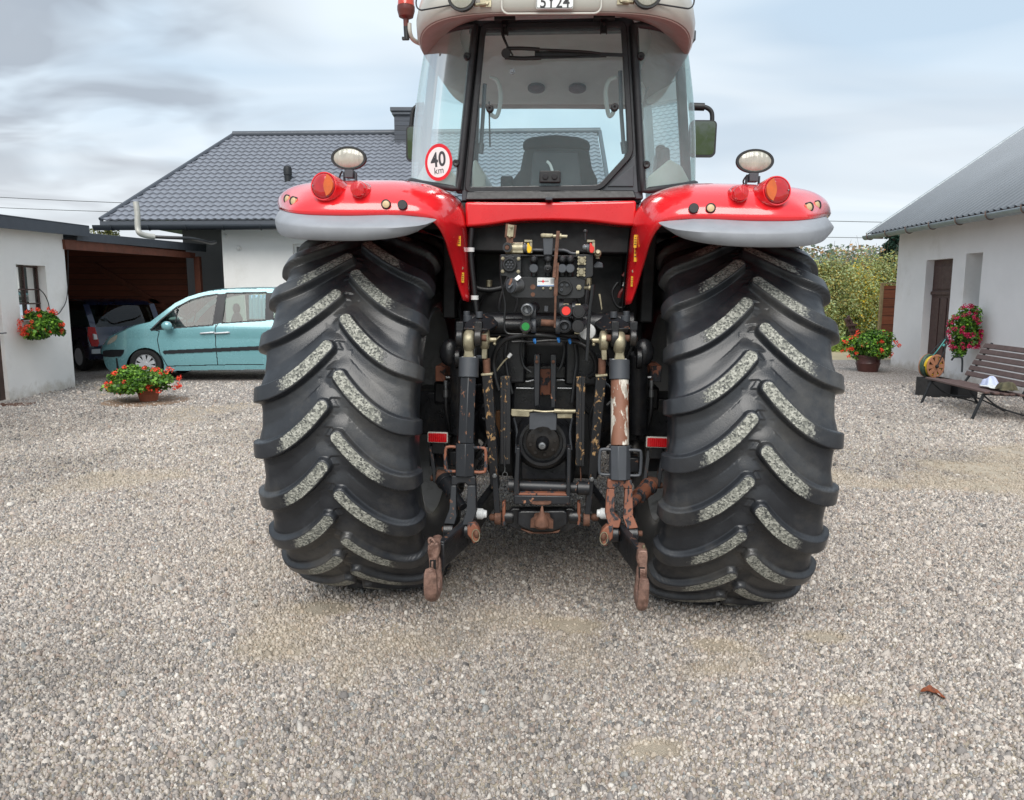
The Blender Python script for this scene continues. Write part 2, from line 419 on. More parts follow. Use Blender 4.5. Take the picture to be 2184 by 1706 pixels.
# individual stones, baked into one mesh
def vnoise(x, y, s, seed):
    """cheap smooth value noise"""
    rs = np.random.RandomState(seed); g = rs.rand(64, 64)
    X = x*s+100; Y = y*s+100; xi = np.floor(X).astype(int); yi = np.floor(Y).astype(int); fx = X-xi; fy = Y-yi
    fx = fx*fx*(3-2*fx); fy = fy*fy*(3-2*fy); a = lambda i, j: g[(xi+i) % 64, (yi+j) % 64]
    return (a(0,0)*(1-fx)+a(1,0)*fx)*(1-fy)+(a(0,1)*(1-fx)+a(1,1)*fx)*fy
def stones():
    P = []
    def zone(ya, yb, dens, size):
        n = int(dens*(yb-ya)*((.73*(ya+yb)/2+1.5)*2)); y = ya+(yb-ya)*nr.rand(n); hw = .73*y+1.5; x = (nr.rand(n)*2-1)*hw
        P.append(np.stack([x, y, np.full(n, size)], 1))
    zone(1.3, 2.6, 12500, .0059); zone(2.6, 3.6, 11500, .0060); zone(3.6, 5.0, 8800, .0064); zone(5.0, 6.5, 5600, .0070); zone(6.5, 8.5, 2600, .0082); zone(8.5, 11, 1100, .0095); zone(11, 14, 400, .011)
    P = np.concatenate(P); x, y = P[:, 0], P[:, 1]
    sand = vnoise(x, y, .9, 3)*.6+vnoise(x, y, 2.7, 4)*.3+vnoise(x, y, 8, 5)*.1
    for (px, py, r) in ((1590, 1430, .26), (1520, 1375, .14), (1760, 1360, .12), (1400, 1600, .12), (700, 1300, .10), (1800, 1500, .15), (1220, 1335, .1)):
        g = WZ(px, py); sand += .5*np.exp(-(((x-g.x)/(r*1.3))**2+((y-g.y)/(r*.7))**2))
    keep = nr.rand(len(P)) > np.clip((sand-.67)*5, 0, .93); P = P[keep]; sand = sand[keep]
    n = len(P); k = 5
    ang = np.arange(k)*2*math.pi/k
    a = ang[None, :] + nr.rand(n, 1)*6.28 + (nr.rand(n, k)-.5)*.7
    sz = P[:, 2:3]*np.exp(nr.randn(n, 1)*.30)
    big = nr.rand(n, 1) > .985; sz = np.where(big, sz*1.7, sz)
    el = .7+.6*nr.rand(n, 1); rr = sz*(.8+.45*nr.rand(n, k)); ex = np.cos(a)*rr*el; ey = np.sin(a)*rr/el
    rot = nr.rand(n, 1)*6.28; X = ex*np.cos(rot)-ey*np.sin(rot); Y = ex*np.sin(rot)+ey*np.cos(rot)
    ht = sz*(.55+.6*nr.rand(n, 1)); zt = ht*(.75+.5*nr.rand(n, k)); zb = zt*.2
    tx = (nr.rand(n, 1)-.5)*1.0; ty = (nr.rand(n, 1)-.5)*1.0
    topx = X*.62; topy = Y*.62; zt2 = zt + topx*tx + topy*ty
    base = .003 + nr.rand(n, 1)*.006 - .002
    co = np.zeros((n, 2*k+1, 3), np.float32)
    co[:, :k, 0] = X; co[:, :k, 1] = Y; co[:, :k, 2] = zb+base-.003
    co[:, k:2*k, 0] = topx; co[:, k:2*k, 1] = topy; co[:, k:2*k, 2] = zt2+base
    co[:, 2*k, 0] = topx.mean(1); co[:, 2*k, 1] = topy.mean(1); co[:, 2*k, 2] = zt2.mean(1)+base[:, 0]+ht[:, 0]*.18
    co[:, :, 0] += P[:, 0:1]; co[:, :, 1] += P[:, 1:2]
    nv = 2*k+1; q = []
    for i in range(k):
        j = (i+1) % k; q += [[i, j, k+j], [i, k+j, k+i], [k+i, k+j, 2*k]]
    q = np.array(q); F = (q[None]+(np.arange(n)*nv)[:, None, None]).reshape(-1, 3).astype(np.int32)
    me = bpy.data.meshes.new('gravel_stones'); me.vertices.add(n*nv); me.vertices.foreach_set('co', co.reshape(-1))
    me.loops.add(F.size); me.loops.foreach_set('vertex_index', F.reshape(-1)); me.polygons.add(len(F))
    me.polygons.foreach_set('loop_start', np.arange(len(F), dtype=np.int32)*3)
    me.update(calc_edges=True)
    pal = np.array([srgb(h)[:3] for h in ('#dbd2ca', '#c8bfb8', '#b7afaa', '#a7a2a0', '#e4dcd4', '#948f8d', '#bcaca2', '#cec1b7', '#7f7c7b', '#efe9e2', '#a99a90', '#abadad')])
    pw = np.array([.16, .17, .14, .11, .09, .07, .07, .06, .04, .04, .02, .03]); pw /= pw.sum()
    ci = nr.choice(len(pal), n, p=pw); col = pal[ci]*np.array([1.0, .988, .962])*(.66+.32*nr.rand(n, 1))
    col = col*(1-.34*np.clip((vnoise(P[:, 0], P[:, 1], .7, 8)*.7+vnoise(P[:, 0], P[:, 1], 2.6, 9)*.3-.42)*2.4, 0, 1))[:, None]
    dirt = np.clip((sand-.58)*3, 0, .6)[:, None]; col = col*(1-dirt)+np.array(srgb('#b9aa93')[:3])*dirt
    at = me.attributes.new('col', 'FLOAT_COLOR', 'POINT')
    c4_ = np.ones((n, nv, 4), np.float32); c4_[:, :, :3] = col[:, None, :]; at.data.foreach_set('color', c4_.reshape(-1))
    t = NT('gravel_stone'); a_ = t.n('ShaderNodeAttribute'); a_.attribute_name = 'col'
    cc = t.mix(t.ramp(t.noise(260, 3), [(.35, 0), (.7, .5)]), a_.outputs[0], (.35, .33, .31, 1), 'MULTIPLY')
    t.bsdf(cc, .75, 0, t.bump(t.noise(500, 2), .3, .002), Specular_IOR_Level=.3)
    me.materials.append(t.mat)
    tag(link(bpy.data.objects.new('gravel_stones', me)), 'loose pale grey crushed stones spread over the yard', None, None, 'stuff')
    print('stones', n)
stones()
# ---------------------------------------------------------------- tyre mesh (shared by the wheels)
def sstep(a, b, x): t = np.clip((x-a)/(b-a), 0, 1); return t*t*(3-2*t)
def tyre_mesh():
    NL = 23; NT_ = 60
    # half profile: (a, r) from crown centre to bead
    prof = [(0, .934), (.10, .932), (.20, .924), (.285, .910), (.325, .893), (.345, .865), (.352, .82), (.352, .74), (.338, .66), (.312, .59), (.285, .548), (.275, .535)]
    pts = resamp([V((a, 0, r)) for a, r in prof], 400); L = [0]
    for p, q in zip(pts, pts[1:]): L.append(L[-1]+(q-p).length)
    L = np.array(L); A = np.array([p.x for p in pts]); Rr = np.array([p.z for p in pts])
    fine = np.concatenate([np.linspace(0, .43, 120), np.linspace(.45, L[-1], 16)])
    ah = np.interp(fine, L, A); rh = np.interp(fine, L, Rr)
    Ls = np.concatenate([-fine[::-1], fine[1:]]); a = np.concatenate([-ah[::-1], ah[1:]]); r = np.concatenate([rh[::-1], rh[1:]])
    da = np.gradient(a); dr = np.gradient(r); ln = np.hypot(da, dr); na = -dr/ln; nrd = da/ln
    n = len(a); pitch = 2*math.pi/NL; th = np.arange(NL*NT_)*(pitch/NT_)
    TH, LL = np.meshgrid(th, Ls, indexing='ij')
    h = np.zeros_like(TH); wear = np.zeros_like(TH)
    for side in (1, -1):
        u = LL*side; s0 = (TH - .24*pitch + (0 if side > 0 else pitch/2)) * .955
        P = pitch*.955
        t = np.clip((u-.004)/.34, 0, 1.25); sc = -.255*(1.85*t-.85*t*t)
        slope = .255*(1.85-1.7*t)/.34; cs = 1/np.sqrt(1+slope**2)
        ds = (s0 - sc + P/2) % P - P/2
        d = ds*cs
        wd = .0285+.006*np.clip(t, 0, 1)
        dist = np.abs(d)-wd
        u0 = .034; t0 = (u0-.004)/.34; s_u0 = -.255*(1.85*t0-.85*t0*t0); sl0 = .255*(1.85-1.7*t0)/.34; c0 = 1/math.sqrt(1+sl0*sl0)
        dsn = (s0 - s_u0 + P/2) % P - P/2                # rounded nose near the centre line
        along = ((u-u0) - dsn*sl0)*c0; perp = ((u-u0)*sl0 + dsn)*c0
        dist = np.where((along < 0) & (u < u0+.035), np.hypot(along, perp)-.030, dist)
        up = d > 0
        hh = 1 - sstep(0, .009, dist)*np.where(up, .66, .86) - sstep(0, 1, dist/np.where(up, .085, .05))*np.where(up, .34, .14)
        fade = 1-sstep(.385, .432, u)
        hh = np.clip(hh, 0, 1)*fade*(u > -.04)
        h = np.maximum(h, hh)
        wr = sstep(.001, -.008, dist)*(1-sstep(.14, .33, u))*(u > -.03)
        wear = np.maximum(wear, wr)
    HL = .048; hgt = HL*h*(1-.06*sstep(.2, .35, np.abs(LL)))
    aa = a[None, :]+na[None, :]*hgt*.9; rr = r[None, :]+nrd[None, :]*hgt
    x = aa; y = -rr*np.cos(TH); z = rr*np.sin(TH)
    z = np.where(z < -.958, -.958+(z+.958)*.08, z)       # flattened where it carries the weight
    bul = np.exp(-((z+.96)/.16)**2)*(y**2 < .35)         # slight sidewall bulge at the contact
    x = x*(1+.035*bul)
    m = NL*NT_
    co = np.stack([x, y, z], -1).astype(np.float32).reshape(-1, 3)
    I, J = np.meshgrid(np.arange(m), np.arange(n-1), indexing='ij'); I2 = (I+1) % m
    F = np.stack([I*n+J, I*n+J+1, I2*n+J+1, I2*n+J], -1).reshape(-1, 4).astype(np.int32)
    me = bpy.data.meshes.new('tractor_tyre'); me.vertices.add(len(co)); me.vertices.foreach_set('co', co.reshape(-1))
    me.loops.add(F.size); me.loops.foreach_set('vertex_index', F.reshape(-1)); me.polygons.add(len(F))
    me.polygons.foreach_set('loop_start', np.arange(len(F), dtype=np.int32)*4); me.update(calc_edges=True)
    at = me.attributes.new('wear', 'FLOAT', 'POINT'); at.data.foreach_set('value', wear.astype(np.float32).reshape(-1))
    bm = bmesh.new(); bm.from_mesh(me); bmesh.ops.recalc_face_normals(bm, faces=bm.faces); bm.to_mesh(me); bm.free()
    me.shade_smooth()
    t = NT('tyre_rubber'); co_ = t.co()
    w_ = t.n('ShaderNodeAttribute'); w_.attribute_name = 'wear'
    rub = t.ramp(t.noise(5, 6, co_, .65), [(.3, srgb('#202226')), (.55, srgb('#2d2f33')), (.75, srgb('#3d4044'))])
    rub = t.mix(t.ramp(t.noise(2.2, 7, co_, .7), [(.48, 0), (.66, .5)]), rub, srgb('#5d5a55'))
    vo = t.n('ShaderNodeTexVoronoi'); vo.inputs['Scale'].default_value = 135; t.l(co_, vo.inputs[0])
    sx = t.n('ShaderNodeSeparateColor'); t.l(vo.outputs['Color'], sx.inputs[0])
    scuff = t.ramp(sx.outputs[0], [(0, srgb('#4a4b49')), (.3, srgb('#6f7069')), (.6, srgb('#8f8f86')), (1, srgb('#b3b2a8'))])
    brk = t.noise(70, 5, co_, .7)
    thr = t.math('SUBTRACT', w_.outputs['Fac'], t.math('MULTIPLY', brk, 1.08))
    msk = t.ramp(thr, [(.02, 0), (.22, 1)])
    c = t.mix(msk, rub, scuff)
    rg = t.mix(msk, (.31, .31, .31, 1), (.85, .85, .85, 1))
    bh = t.math('ADD', t.math('MULTIPLY', vo.outputs['Distance'], msk), t.math('MULTIPLY', t.noise(160, 3, co_), .25))
    t.bsdf(c, rg, 0, t.bump(bh, .5, .005), Specular_IOR_Level=.5)
    me.materials.append(t.mat); return me
TYRE = tyre_mesh()
def wheel(parent, loc, side, scale=(1, 1, 1), rim='rim', hub=True):
    """side = +1 for the right wheel (outer face to +x)"""
    wz = bpy.data.objects.new('wheel', None); link(wz, parent); wz.location = loc; wz.scale = scale
    ty = link(bpy.data.objects.new('tyre', TYRE), wz)
    b = MB(); s = side
    prof = [(-.30*s, .575), (-.31*s, .56), (-.295*s, .54), (-.26*s, .525), (-.2*s, .50), (-.12*s, .485), (.0, .48), (.06*s, .47), (.10*s, .44), (.12*s, .40), (.125*s, .30), (.11*s, .27), (.10*s, .12),
            (.13*s, .12), (.14*s, .28), (.155*s, .31), (.15*s, .42), (.13*s, .46), (.2*s, .5), (.26*s, .525), (.295*s, .54), (.31*s, .56), (.30*s, .575), (.27*s, .53), (-.27*s, .53)]
    b.lathe((0, 0, 0), (1, 0, 0), prof, 64, close=True)
    b.build('rim', M[rim], wz, angle=30)
    if hub:
        h = MB(); h.lathe((0, 0, 0), (1, 0, 0), [(-.02*s, .0), (-.02*s, .18), (.2*s, .17), (.24*s, .14), (.25*s, .0)], 32)
        for i in range(10):
            a = 2*math.pi*i/10; h.cyl((.12*s, .23*math.cos(a), .23*math.sin(a)), (.19*s, .23*math.cos(a), .23*math.sin(a)), .018, n=6)
        h.build('hub', M['black'], wz)
    return wz
# ---------------------------------------------------------------- tractor
TR = thing('tractor', 'large red farm tractor seen from behind with beige cab roof and muddy black rear tyres', 'tractor', TO, 0)
TR.matrix_world = Matrix(((TL.x, TY.x, TZ.x, TO.x), (TL.y, TY.y, TZ.y, TO.y), (TL.z, TY.z, TZ.z, TO.z), (0, 0, 0, 1)))
def part(b, name, m, bevel=0, angle=40, parent=None, label=None, **k):
    o = b.build(name, M[m] if isinstance(m, str) else [M[q] for q in m] if isinstance(m, (list, tuple)) else m, parent or TR, bevel, angle, **k)
    if label: o['label'] = label
    return o
WR = .972
for s in (-1, 1):
    wheel(TR, (s*.925, 0, WR), s, (1.0, 1.015, 1.015))
    wheel(TR, (s*.93, 2.80, .712), s, (.80, .745, .745))
# ----- fenders : three curves E (free rear edge), M_ (crest), F (front)
def fender(s):
    f = (lambda p: V(p)) if s < 0 else (lambda p: V((-p[0] if abs(p[0]) < .5 else .5+(-p[0]-.5)*.976, p[1], p[2])))
    D = lambda x, y, yl: T(x, y, yl)
    E = [D(602, 452, -.25), D(600, 447, -.55), D(618, 453, -.80), D(660, 458, -.86), D(740, 460, -.87), D(830, 459, -.87), D(885, 461, -.86), D(918, 470, -.83),
         D(938, 490, -.78), D(953, 523, -.70), D(966, 565, -.60), D(978, 610, -.52), D(988, 640, -.48)]
    Mm = [D(601, 438, -.15), D(604, 422, -.36), D(618, 406, -.46), D(655, 394, -.48), D(740, 390, -.48), D(830, 389, -.47), D(890, 391, -.45), D(940, 403, -.45),
          D(974, 420, -.46), D(990, 455, -.46), D(994, 520, -.45), D(997, 590, -.44), D(999, 644, -.43)]
    E = resamp(E, 60); Mm = resamp(Mm, 60)
    rows = []
    for k in range(13):
        th = (math.pi/2)*k/12; q = []
        for e, m in zip(E, Mm):
            a, c_ = 1-math.cos(th), math.sin(th)
            p = V((e.x+(m.x-e.x)*c_, e.y+(m.y-e.y)*a, e.z+(m.z-e.z)*c_))
            if abs(m.z-e.z) < .03 or m.z < 1.9:
                p.y = e.y+(m.y-e.y)*(k/12)
            q.append(p)
        rows.append(q)
    for k, (dy, dz) in enumerate(((.12, .003), (.3, .004), (.5, -.004), (.7, -.03), (.88, -.09), (1.02, -.19), (1.12, -.32))):
        q = []
        for i, m in enumerate(Mm):
            wgt = min(1, max(0, (m.z-1.25)/.5))
            ddy = dy*(1 if m.z > 1.9 else .25+.75*wgt)
            q.append(V((m.x, m.y+ddy, max(m.z+dz*wgt, m.z-.9))))
        rows.append(q)
    for it in range(5):
        for r in rows[3:]:
            r[1:-1] = [(r[i-1]+r[i]*2+r[i+1])/4 for i in range(1, len(r)-1)]
    for it in range(3):
        for k in range(9, len(rows)-1):
            rows[k] = [(a+b_*2+c_)/4 for a, b_, c_ in zip(rows[k-1], rows[k], rows[k+1])]
    b = MB(); b.loft([[f(p) for p in r] for r in rows], closed=False)
    o = part(b, 'fender', 'red', angle=60)
    md = o.modifiers.new('s', 'SOLIDIFY'); md.thickness = .012; md.offset = 0
    # grey flare below the red edge
    E2 = [E[i] for i in range(0, 38)]
    out = [D(588, 478, -.10), D(587, 486, -.52), D(596, 500, -.86), D(640, 509, -1.0), D(740, 513, -1.03), D(830, 510, -1.03), D(895, 500, -.99), D(923, 484, -.91), D(931, 474, -.84)]
    out = resamp(out, 38)
    rows = []
    c0 = [V((p.x, p.y, p.z+.004)) for p in E2]
    endw = [min(1, (37-i)/7) for i in range(38)]
    def row(fx, dz0, drop):
        q = []
        for i, (p, o_) in enumerate(zip(c0, out)):
            x = p.x+(o_.x-p.x)*fx; y = p.y+(o_.y-p.y)*fx; z = p.z+(o_.z-p.z)*drop+dz0*endw[i]
            q.append(V((x, y, z)))
        return q
    rows = [row(-.25, .0, -.02), row(.0, -.002, .02), row(.30, .0, .10), row(.62, .0, .26), row(.92, .0, .46), row(.98, .0, .53), row(1.0, 0, .60), row(.94, 0, .8), row(.84, 0, .97), row(.78, 0, 1.0), row(.70, 0, .95), row(.3, 0, .8), row(-.3, .01, .5)]
    b = MB(); b.loft([[f(p) for p in r] for r in rows], closed=False)
    part(b, 'fender_flare', 'flare', angle=50)
    # black wheel-house lining inboard of the wheel and inside the fender
    b = MB(); lin_ = [V((p.x*.97+(-.02 if p.x < -.9 else 0)*0, p.y+.05, p.z-.05)) for p in Mm]
    r2 = [[V((p.x, p.y+dy, p.z)) for p in lin_] for dy in (.0, .4, .85)]
    b.loft([[f(p) for p in r] for r in r2], closed=False)
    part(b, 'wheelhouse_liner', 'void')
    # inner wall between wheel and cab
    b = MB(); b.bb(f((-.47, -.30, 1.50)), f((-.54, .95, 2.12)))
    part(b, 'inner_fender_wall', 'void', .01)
    # round plugs and reflectors
    def disc(x, y, yl, r, m, name, depth=.012, n=20, nx=0, sx=1):
        c = T(x, y, yl); nrm = V((nx, -1, .12)).normalized()
        b = MB(); b.lathe(f(c-nrm*.02), f(nrm) if s > 0 else nrm, [(0, r), (.02+depth*.8, r), (.02+depth, r*.9), (.02+depth, 0)], n); return part(b, name, m)
    for (cx_, cy_, yl, nx, mm) in ((1223, 782, -.868, 0, 'plug'), (1391, 788, -.872, .05, None), (278, 748, -.775, -.55, 'plug'), (213, 728, -.67, -.8, 'plug')):
        x, y = c2(cx_, cy_); disc(x, y, yl, .021, 'ink', 'plug_rim', .010, nx=nx)
        if mm: 
            o = disc(x, y, yl-.010, .0155, mm, 'plug', .006, nx=nx)
    # small red reflector
    x, y = c2(922, 618)
    b = MB(); c_ = T(x, y, -.885); b.lathe(f(c_+V((0, .11, -.0))), (0, -1, .0), [(0, .030), (.09, .033), (.105, .030), (.11, 0)], 24); part(b, 'round_reflector', 'lredR')
    b = MB(); b.lathe(f(c_+V((0, .12, -.0))), (0, -1, .0), [(0, .042), (.06, .040), (.085, .036)], 24); part(b, 'reflector_socket', 'red')
    # tail lamp in its red hood
    x, y = c2(578, 590); c_ = T(x, y, -.87); rl = .056
    hd = MB(); ax = f(V((-.16, -1, .10)))
    hd.lathe(f(c_)-ax.normalized()*.30, ax, [(0, .03), (.06, .056), (.2, .063), (.285, .063), (.297, .0605), (.297, .056), (.25, .054)], 40); hood = part(hd, 'tail_lamp', 'red')
    ln = MB(); aw = ax.normalized(); o_ = f(c_)-aw*.30
    ln.lathe(o_, ax, [(.26, .055), (.297, .0545), (.306, .047), (.310, .028), (.311, 0)], 40); le = part(ln, 'red_lens', 'lred', parent=hood)
    # amber segment: lens-shaped piece set on the inboard side
    amb = MB(); xx = V((1, 0, 0)); fx = aw.cross(V((0, 0, 1))).normalized(); fz = fx.cross(aw).normalized()
    if fx.x < 0: fx = -fx
    sgn = 1 if s < 0 else -1; pts = []
    for k in range(13):
        a = -math.pi*.36+2*math.pi*.36*k/12; pts.append((math.cos(a)*.052, math.sin(a)*.052))
    for k in range(1, 9):
        t = k/9; pts.append((.024-.016*math.sin(math.pi*t)**1, .046*(1-2*t)))
    amb.prism([o_+aw*.3045+fx*(sgn*p)+fz*q for p, q in pts], aw*.0095); part(amb, 'amber_lens', 'lamb', parent=hood)
    for (p, q) in ((.02, .045), (-.045, -.0), (.025, -.045)):
        sc_ = MB(); sc_.lathe(o_+aw*.306+fx*(sgn*p)+fz*q, aw, [(0, .003), (.004, .003), (.005, 0)], 8); part(sc_, 'screw', 'steel', parent=hood)
    # oval work lamp
    x, y = c2(836, 305); c_ = T(x, y, -.62); c_ = f(c_)
    w = MB(); wl_ = [(-.075, .02), (-.07, .05), (-.03, .068), (-.006, .072), (.0, .070), (.0, .061), (-.012, .060)]
    w.lathe(c_, (0, -1, 0), wl_, 48, sx=1)
    # widen into an oval
    w.v = [((p[0]-c_.x)*1.18+c_.x, p[1], (p[2]-c_.z)*.74+c_.z) for p in w.v]
    wo_ = part(w, 'work_lamp', 'black2', angle=30)
    w = MB(); w.lathe(c_, (0, -1, 0), [(-.012, .0605), (-.004, .0605), (.002, .05), (.006, .03), (.007, 0)], 48)
    w.v = [((p[0]-c_.x)*1.18+c_.x, p[1], (p[2]-c_.z)*.74+c_.z) for p in w.v]
    part(w, 'lamp_lens', 'lclear', parent=wo_)
    w = MB()
    for i in (-1, 1): w.bb(c_+V((i*.028-.003, -.006+.02, -.105)), c_+V((i*.028+.003, .02+.02, -.062)))
    w.bb(c_+V((-.031, .014, -.111)), c_+V((.031, .04, -.105)))
    w.bb(c_+V((-.020, .0, -.088)), c_+V((.020, .05, -.052)))
    part(w, 'lamp_bracket', 'greyp', .002, parent=wo_)
    w = MB(); w.cyl(c_+V((0, .03, -.11)), c_+V((.004, .04, -.155)), .010, n=10); w.bar(c_+V((0, .03, -.12)), c_+V((.002, .05, -.175)), .026, .006)
    part(w, 'lamp_stalk', 'zinc', parent=wo_)
    w = MB(); w.tube([c_+V((-.03, .0, -.06)), c_+V((-.045, .01, -.09)), c_+V((-.02, .02, -.125)), c_+V((-.03, .04, -.165))], .004); part(w, 'lamp_cable', 'hose', parent=wo_)
    # bolts and yellow labels on the inner panel
    for (x, y, yl) in ((158, 138, -.62), (250, 615, -.52)):
        c_ = f(T(*c4(x, y), yl)); b = MB(); b.cyl(c_+V((0, .01, 0)), c_+V((0, -.008, 0)), .009, n=6); part(b, 'bolt', 'zinc')
    for (x, y, w_, h_, yl) in ((217, 338, .022, .046, -.60), (262, 712, .012, .048, -.515)) if s < 0 else ((240, 315, .013, .058, -.60), (236, 420, .012, .092, -.565), (262, 720, .009, .048, -.515)):
        c_ = f(T(*c4(x, y), yl)); b = MB(); b.box(c_+V((0, -.006, 0)), (w_, .003, h_), (0, 0, -s*.25)); lb = part(b, 'warning_label', 'ylabel')
        b = MB()
        for k in range(4):
            b.box(c_+V((.0, -.0085, h_*(.3-.18*k))), (w_*(.7 if k else .4), .002, h_*.05), (0, 0, -s*.25))
        part(b, 'label_print', 'ink', parent=lb)
for s in (-1, 1): fender(s)
# red crossbar under the window
b = MB(); yb = -.47
top = [T(992, 430, yb), T(1080, 431, yb), T(1180, 431, yb), T(1280, 429, yb), T(1357, 427, yb)]
bot = [T(1357, 482, yb), T(1320, 480, yb), T(1260, 473, yb), T(1180, 470, yb), T(1100, 472, yb), T(1040, 480, yb), T(993, 484, yb)]
b.prism(resamp(top, 12)+resamp(bot, 18), (0, .14, .0)); part(b, 'rear_crossbar', 'red2', .012, seg=3)
b = MB(); b.prism([T(992, 426, -.40), T(1358, 422, -.40), T(1352, 405, -.38), T(995, 408, -.38)], (0, .12, 0)); part(b, 'rear_sill', 'black2', .006)
b = MB(); b.bb(T(1164, 430, -.43)+V((0, .02, 0)), T(1178, 420, -.50)); part(b, 'window_latch', 'greyp', .002)

# ----- cab shell
YR = -.34
def win(pts, yl, w=.028, name='rear_window', m='glass', r=.05, th=.02):
    """rounded polygon pane inside a rubber frame"""
    P = [T(x, y, yl) for x, y in pts]; n = len(P); out = []
    for i in range(n):
        a, p, c_ = P[i-1], P[i], P[(i+1) % n]
        r_ = min(r, (a-p).length*.4, (c_-p).length*.4); p1 = p+(a-p).normalized()*r_; p2 = p+(c_-p).normalized()*r_
        for k in range(6):
            t = k/5; out.append(p1*(1-t)**2+p*2*t*(1-t)+p2*t*t)
    cen = sum(out, V())/len(out); ins = []
    m_ = len(out)
    for i in range(m_):
        d = (out[(i+1) % m_]-out[i-1]).normalized(); nrm = V((d.z, 0, -d.x))
        if nrm.dot(cen-out[i]) < 0: nrm = -nrm
        ins.append(out[i]+nrm*w)
    b = MB(); q = lambda L_, dy: [p+V((0, dy, 0)) for p in L_]
    mid_ = [o_.lerp(i_, .5) for o_, i_ in zip(out, ins)]
    b.loft([q(out, .02), q(out, -.002), q([o_.lerp(i_, .15) for o_, i_ in zip(out, ins)], -.008), q([o_.lerp(i_, .85) for o_, i_ in zip(out, ins)], -.008), q(ins, -.002), q(ins, .012), q(out, .02)], closed=True)
    fr = part(b, name, 'seal', angle=50)
    b = MB(); b.add([p+V((0, .004, 0)) for p in out], [tuple(range(m_))]); part(b, 'pane', m, parent=fr, fix=False)
    return fr
win([(1025, 50), (1336, 44), (1352, 330), (1282, 407), (990, 411)], YR, r=.04)
# frame bars around the rear window (black posts)
b = MB()
b.prism([T(1008, 52, YR+.02), T(1028, 50, YR+.02), T(1000, 412, YR+.02), T(972, 410, YR+.02)], (0, .06, 0))
b.prism([T(1333, 44, YR+.02), T(1352, 44, YR+.02), T(1372, 408, YR+.02), T(1340, 408, YR+.02)], (0, .06, 0))
b.prism([T(1355, 330, YR+.012), T(1362, 412, YR+.012), T(1270, 412, YR+.012)], (0, .03, 0))
b.prism([T(985, 404, YR+.014), T(1370, 402, YR+.014), T(1372, 424, YR+.014), T(985, 428, YR+.014)], (0, .06, 0))
b.prism([T(1000, 44, YR+.016), T(1350, 36, YR+.016), T(1352, 64, YR+.016), T(1000, 70, YR+.016)], (0, .05, 0))
part(b, 'rear_window_posts', 'greyp', .004)
b = MB(); b.prism([T(1351, 352, YR+.004), T(1351, 397, YR+.004), T(1296, 397, YR+.004)], (0, .01, 0)); part(b, 'corner_plate', 'greyp', .002)
# curved corner panes: bottom curve and top curve
def corner(s):
    f = (lambda p: p) if s < 0 else mx
    bot = [T(978, 403, YR), T(955, 400, YR+.003), T(930, 396, YR+.03), T(900, 391, YR+.10), T(876, 386, YR+.26), T(872, 382, .25), ]
    topc = [T(1014, 54, YR), T(990, 56, YR+.003), T(958, 63, YR+.03), T(928, 78, YR+.10), T(908, 92, YR+.26)]
    topc.append(V((topc[-1].x-.012, .25, topc[-1].z+.02)))
    bot[-1] = V((bot[-2].x-.02, .25, bot[-2].z+.01))
    bot = resamp(bot, 26); topc = resamp(topc, 26)
    rows = []
    for k in range(13):
        t = k/12; bow = .03*math.sin(math.pi*t)
        rows.append([f(a.lerp(c_, t)+V((-bow*(i/25), 0, 0))) for i, (a, c_) in enumerate(zip(bot, topc))])
    b = MB(); b.loft(rows, closed=False); fr0 = None
    # rubber edge: tube round the border
    e = [rows[0][i] for i in range(25, -1, -1)]+[r[0] for r in rows[1:-1]]+[rows[-1][i] for i in range(26)]
    t_ = MB(); t_.tube(e, .016, 8, smooth=False)
    t_.tube([r[0]+V((-s*-.014*0, .01, 0)) for r in rows], .022, 6, smooth=False)
    fr = part(t_, 'corner_window', 'seal', angle=60)
    part(b, 'pane', 'glassC', parent=fr, fix=False, angle=80)
    # pane fixing knobs
    for (x, y) in ((516, 351), (448, 1012)):
        yy = c1(x, y); p = f(T(yy[0], yy[1], YR-.005)); k = MB(); k.lathe(p+V((0, .01, 0)), (0, -1, 0), [(0, .018), (.018, .018), (.024, .014), (.024, .006), (.020, .0)], 20); part(k, 'knob', 'black2', parent=fr)
    # side structure : sill, B and A posts, door glass
    pB0, pB1 = rows[0][-1], rows[-1][-1]
    b = MB(); b.bar(pB0+V((0, .02, -.08)), pB1+V((0, .02, .02)), .05, .05)
    A0 = V((s*.58, 1.30, 2.0)); A1 = V((s*.55, 1.12, pB1.z))
    b.bar(A0, A1, .05, .07); b.bar(V((pB0.x, .0, pB0.z-.05)), V((s*.66, 1.3, pB0.z-.35)), .05, .08)
    b.bar(V((pB1.x, -.1, pB1.z+.01)), V((s*.56, 1.15, pB1.z+.01)), .06, .05)
    part(b, 'cab_side_frame', 'greyp', .006)
    b = MB(); b.add([pB0+V((0, .03, 0)), V((s*.66, 1.28, pB0.z-.3)), A1+V((s*.02, 0, 0)), pB1+V((0, .03, 0))], [(0, 1, 2, 3)]); part(b, 'door_glass', 'glass', fix=False)
    # lower corner curved trim under the pane and white inner shell seen through it
    b = MB(); b.prism([f(T(884, 388, -.05)), f(T(975, 400, -.22)), f(T(970, 372, -.22)), f(T(930, 335, -.12)), f(T(905, 350, -.08))], (0, .03, 0)); part(b, 'inner_trim', 'cream', .008)
for s in (-1, 1): corner(s)
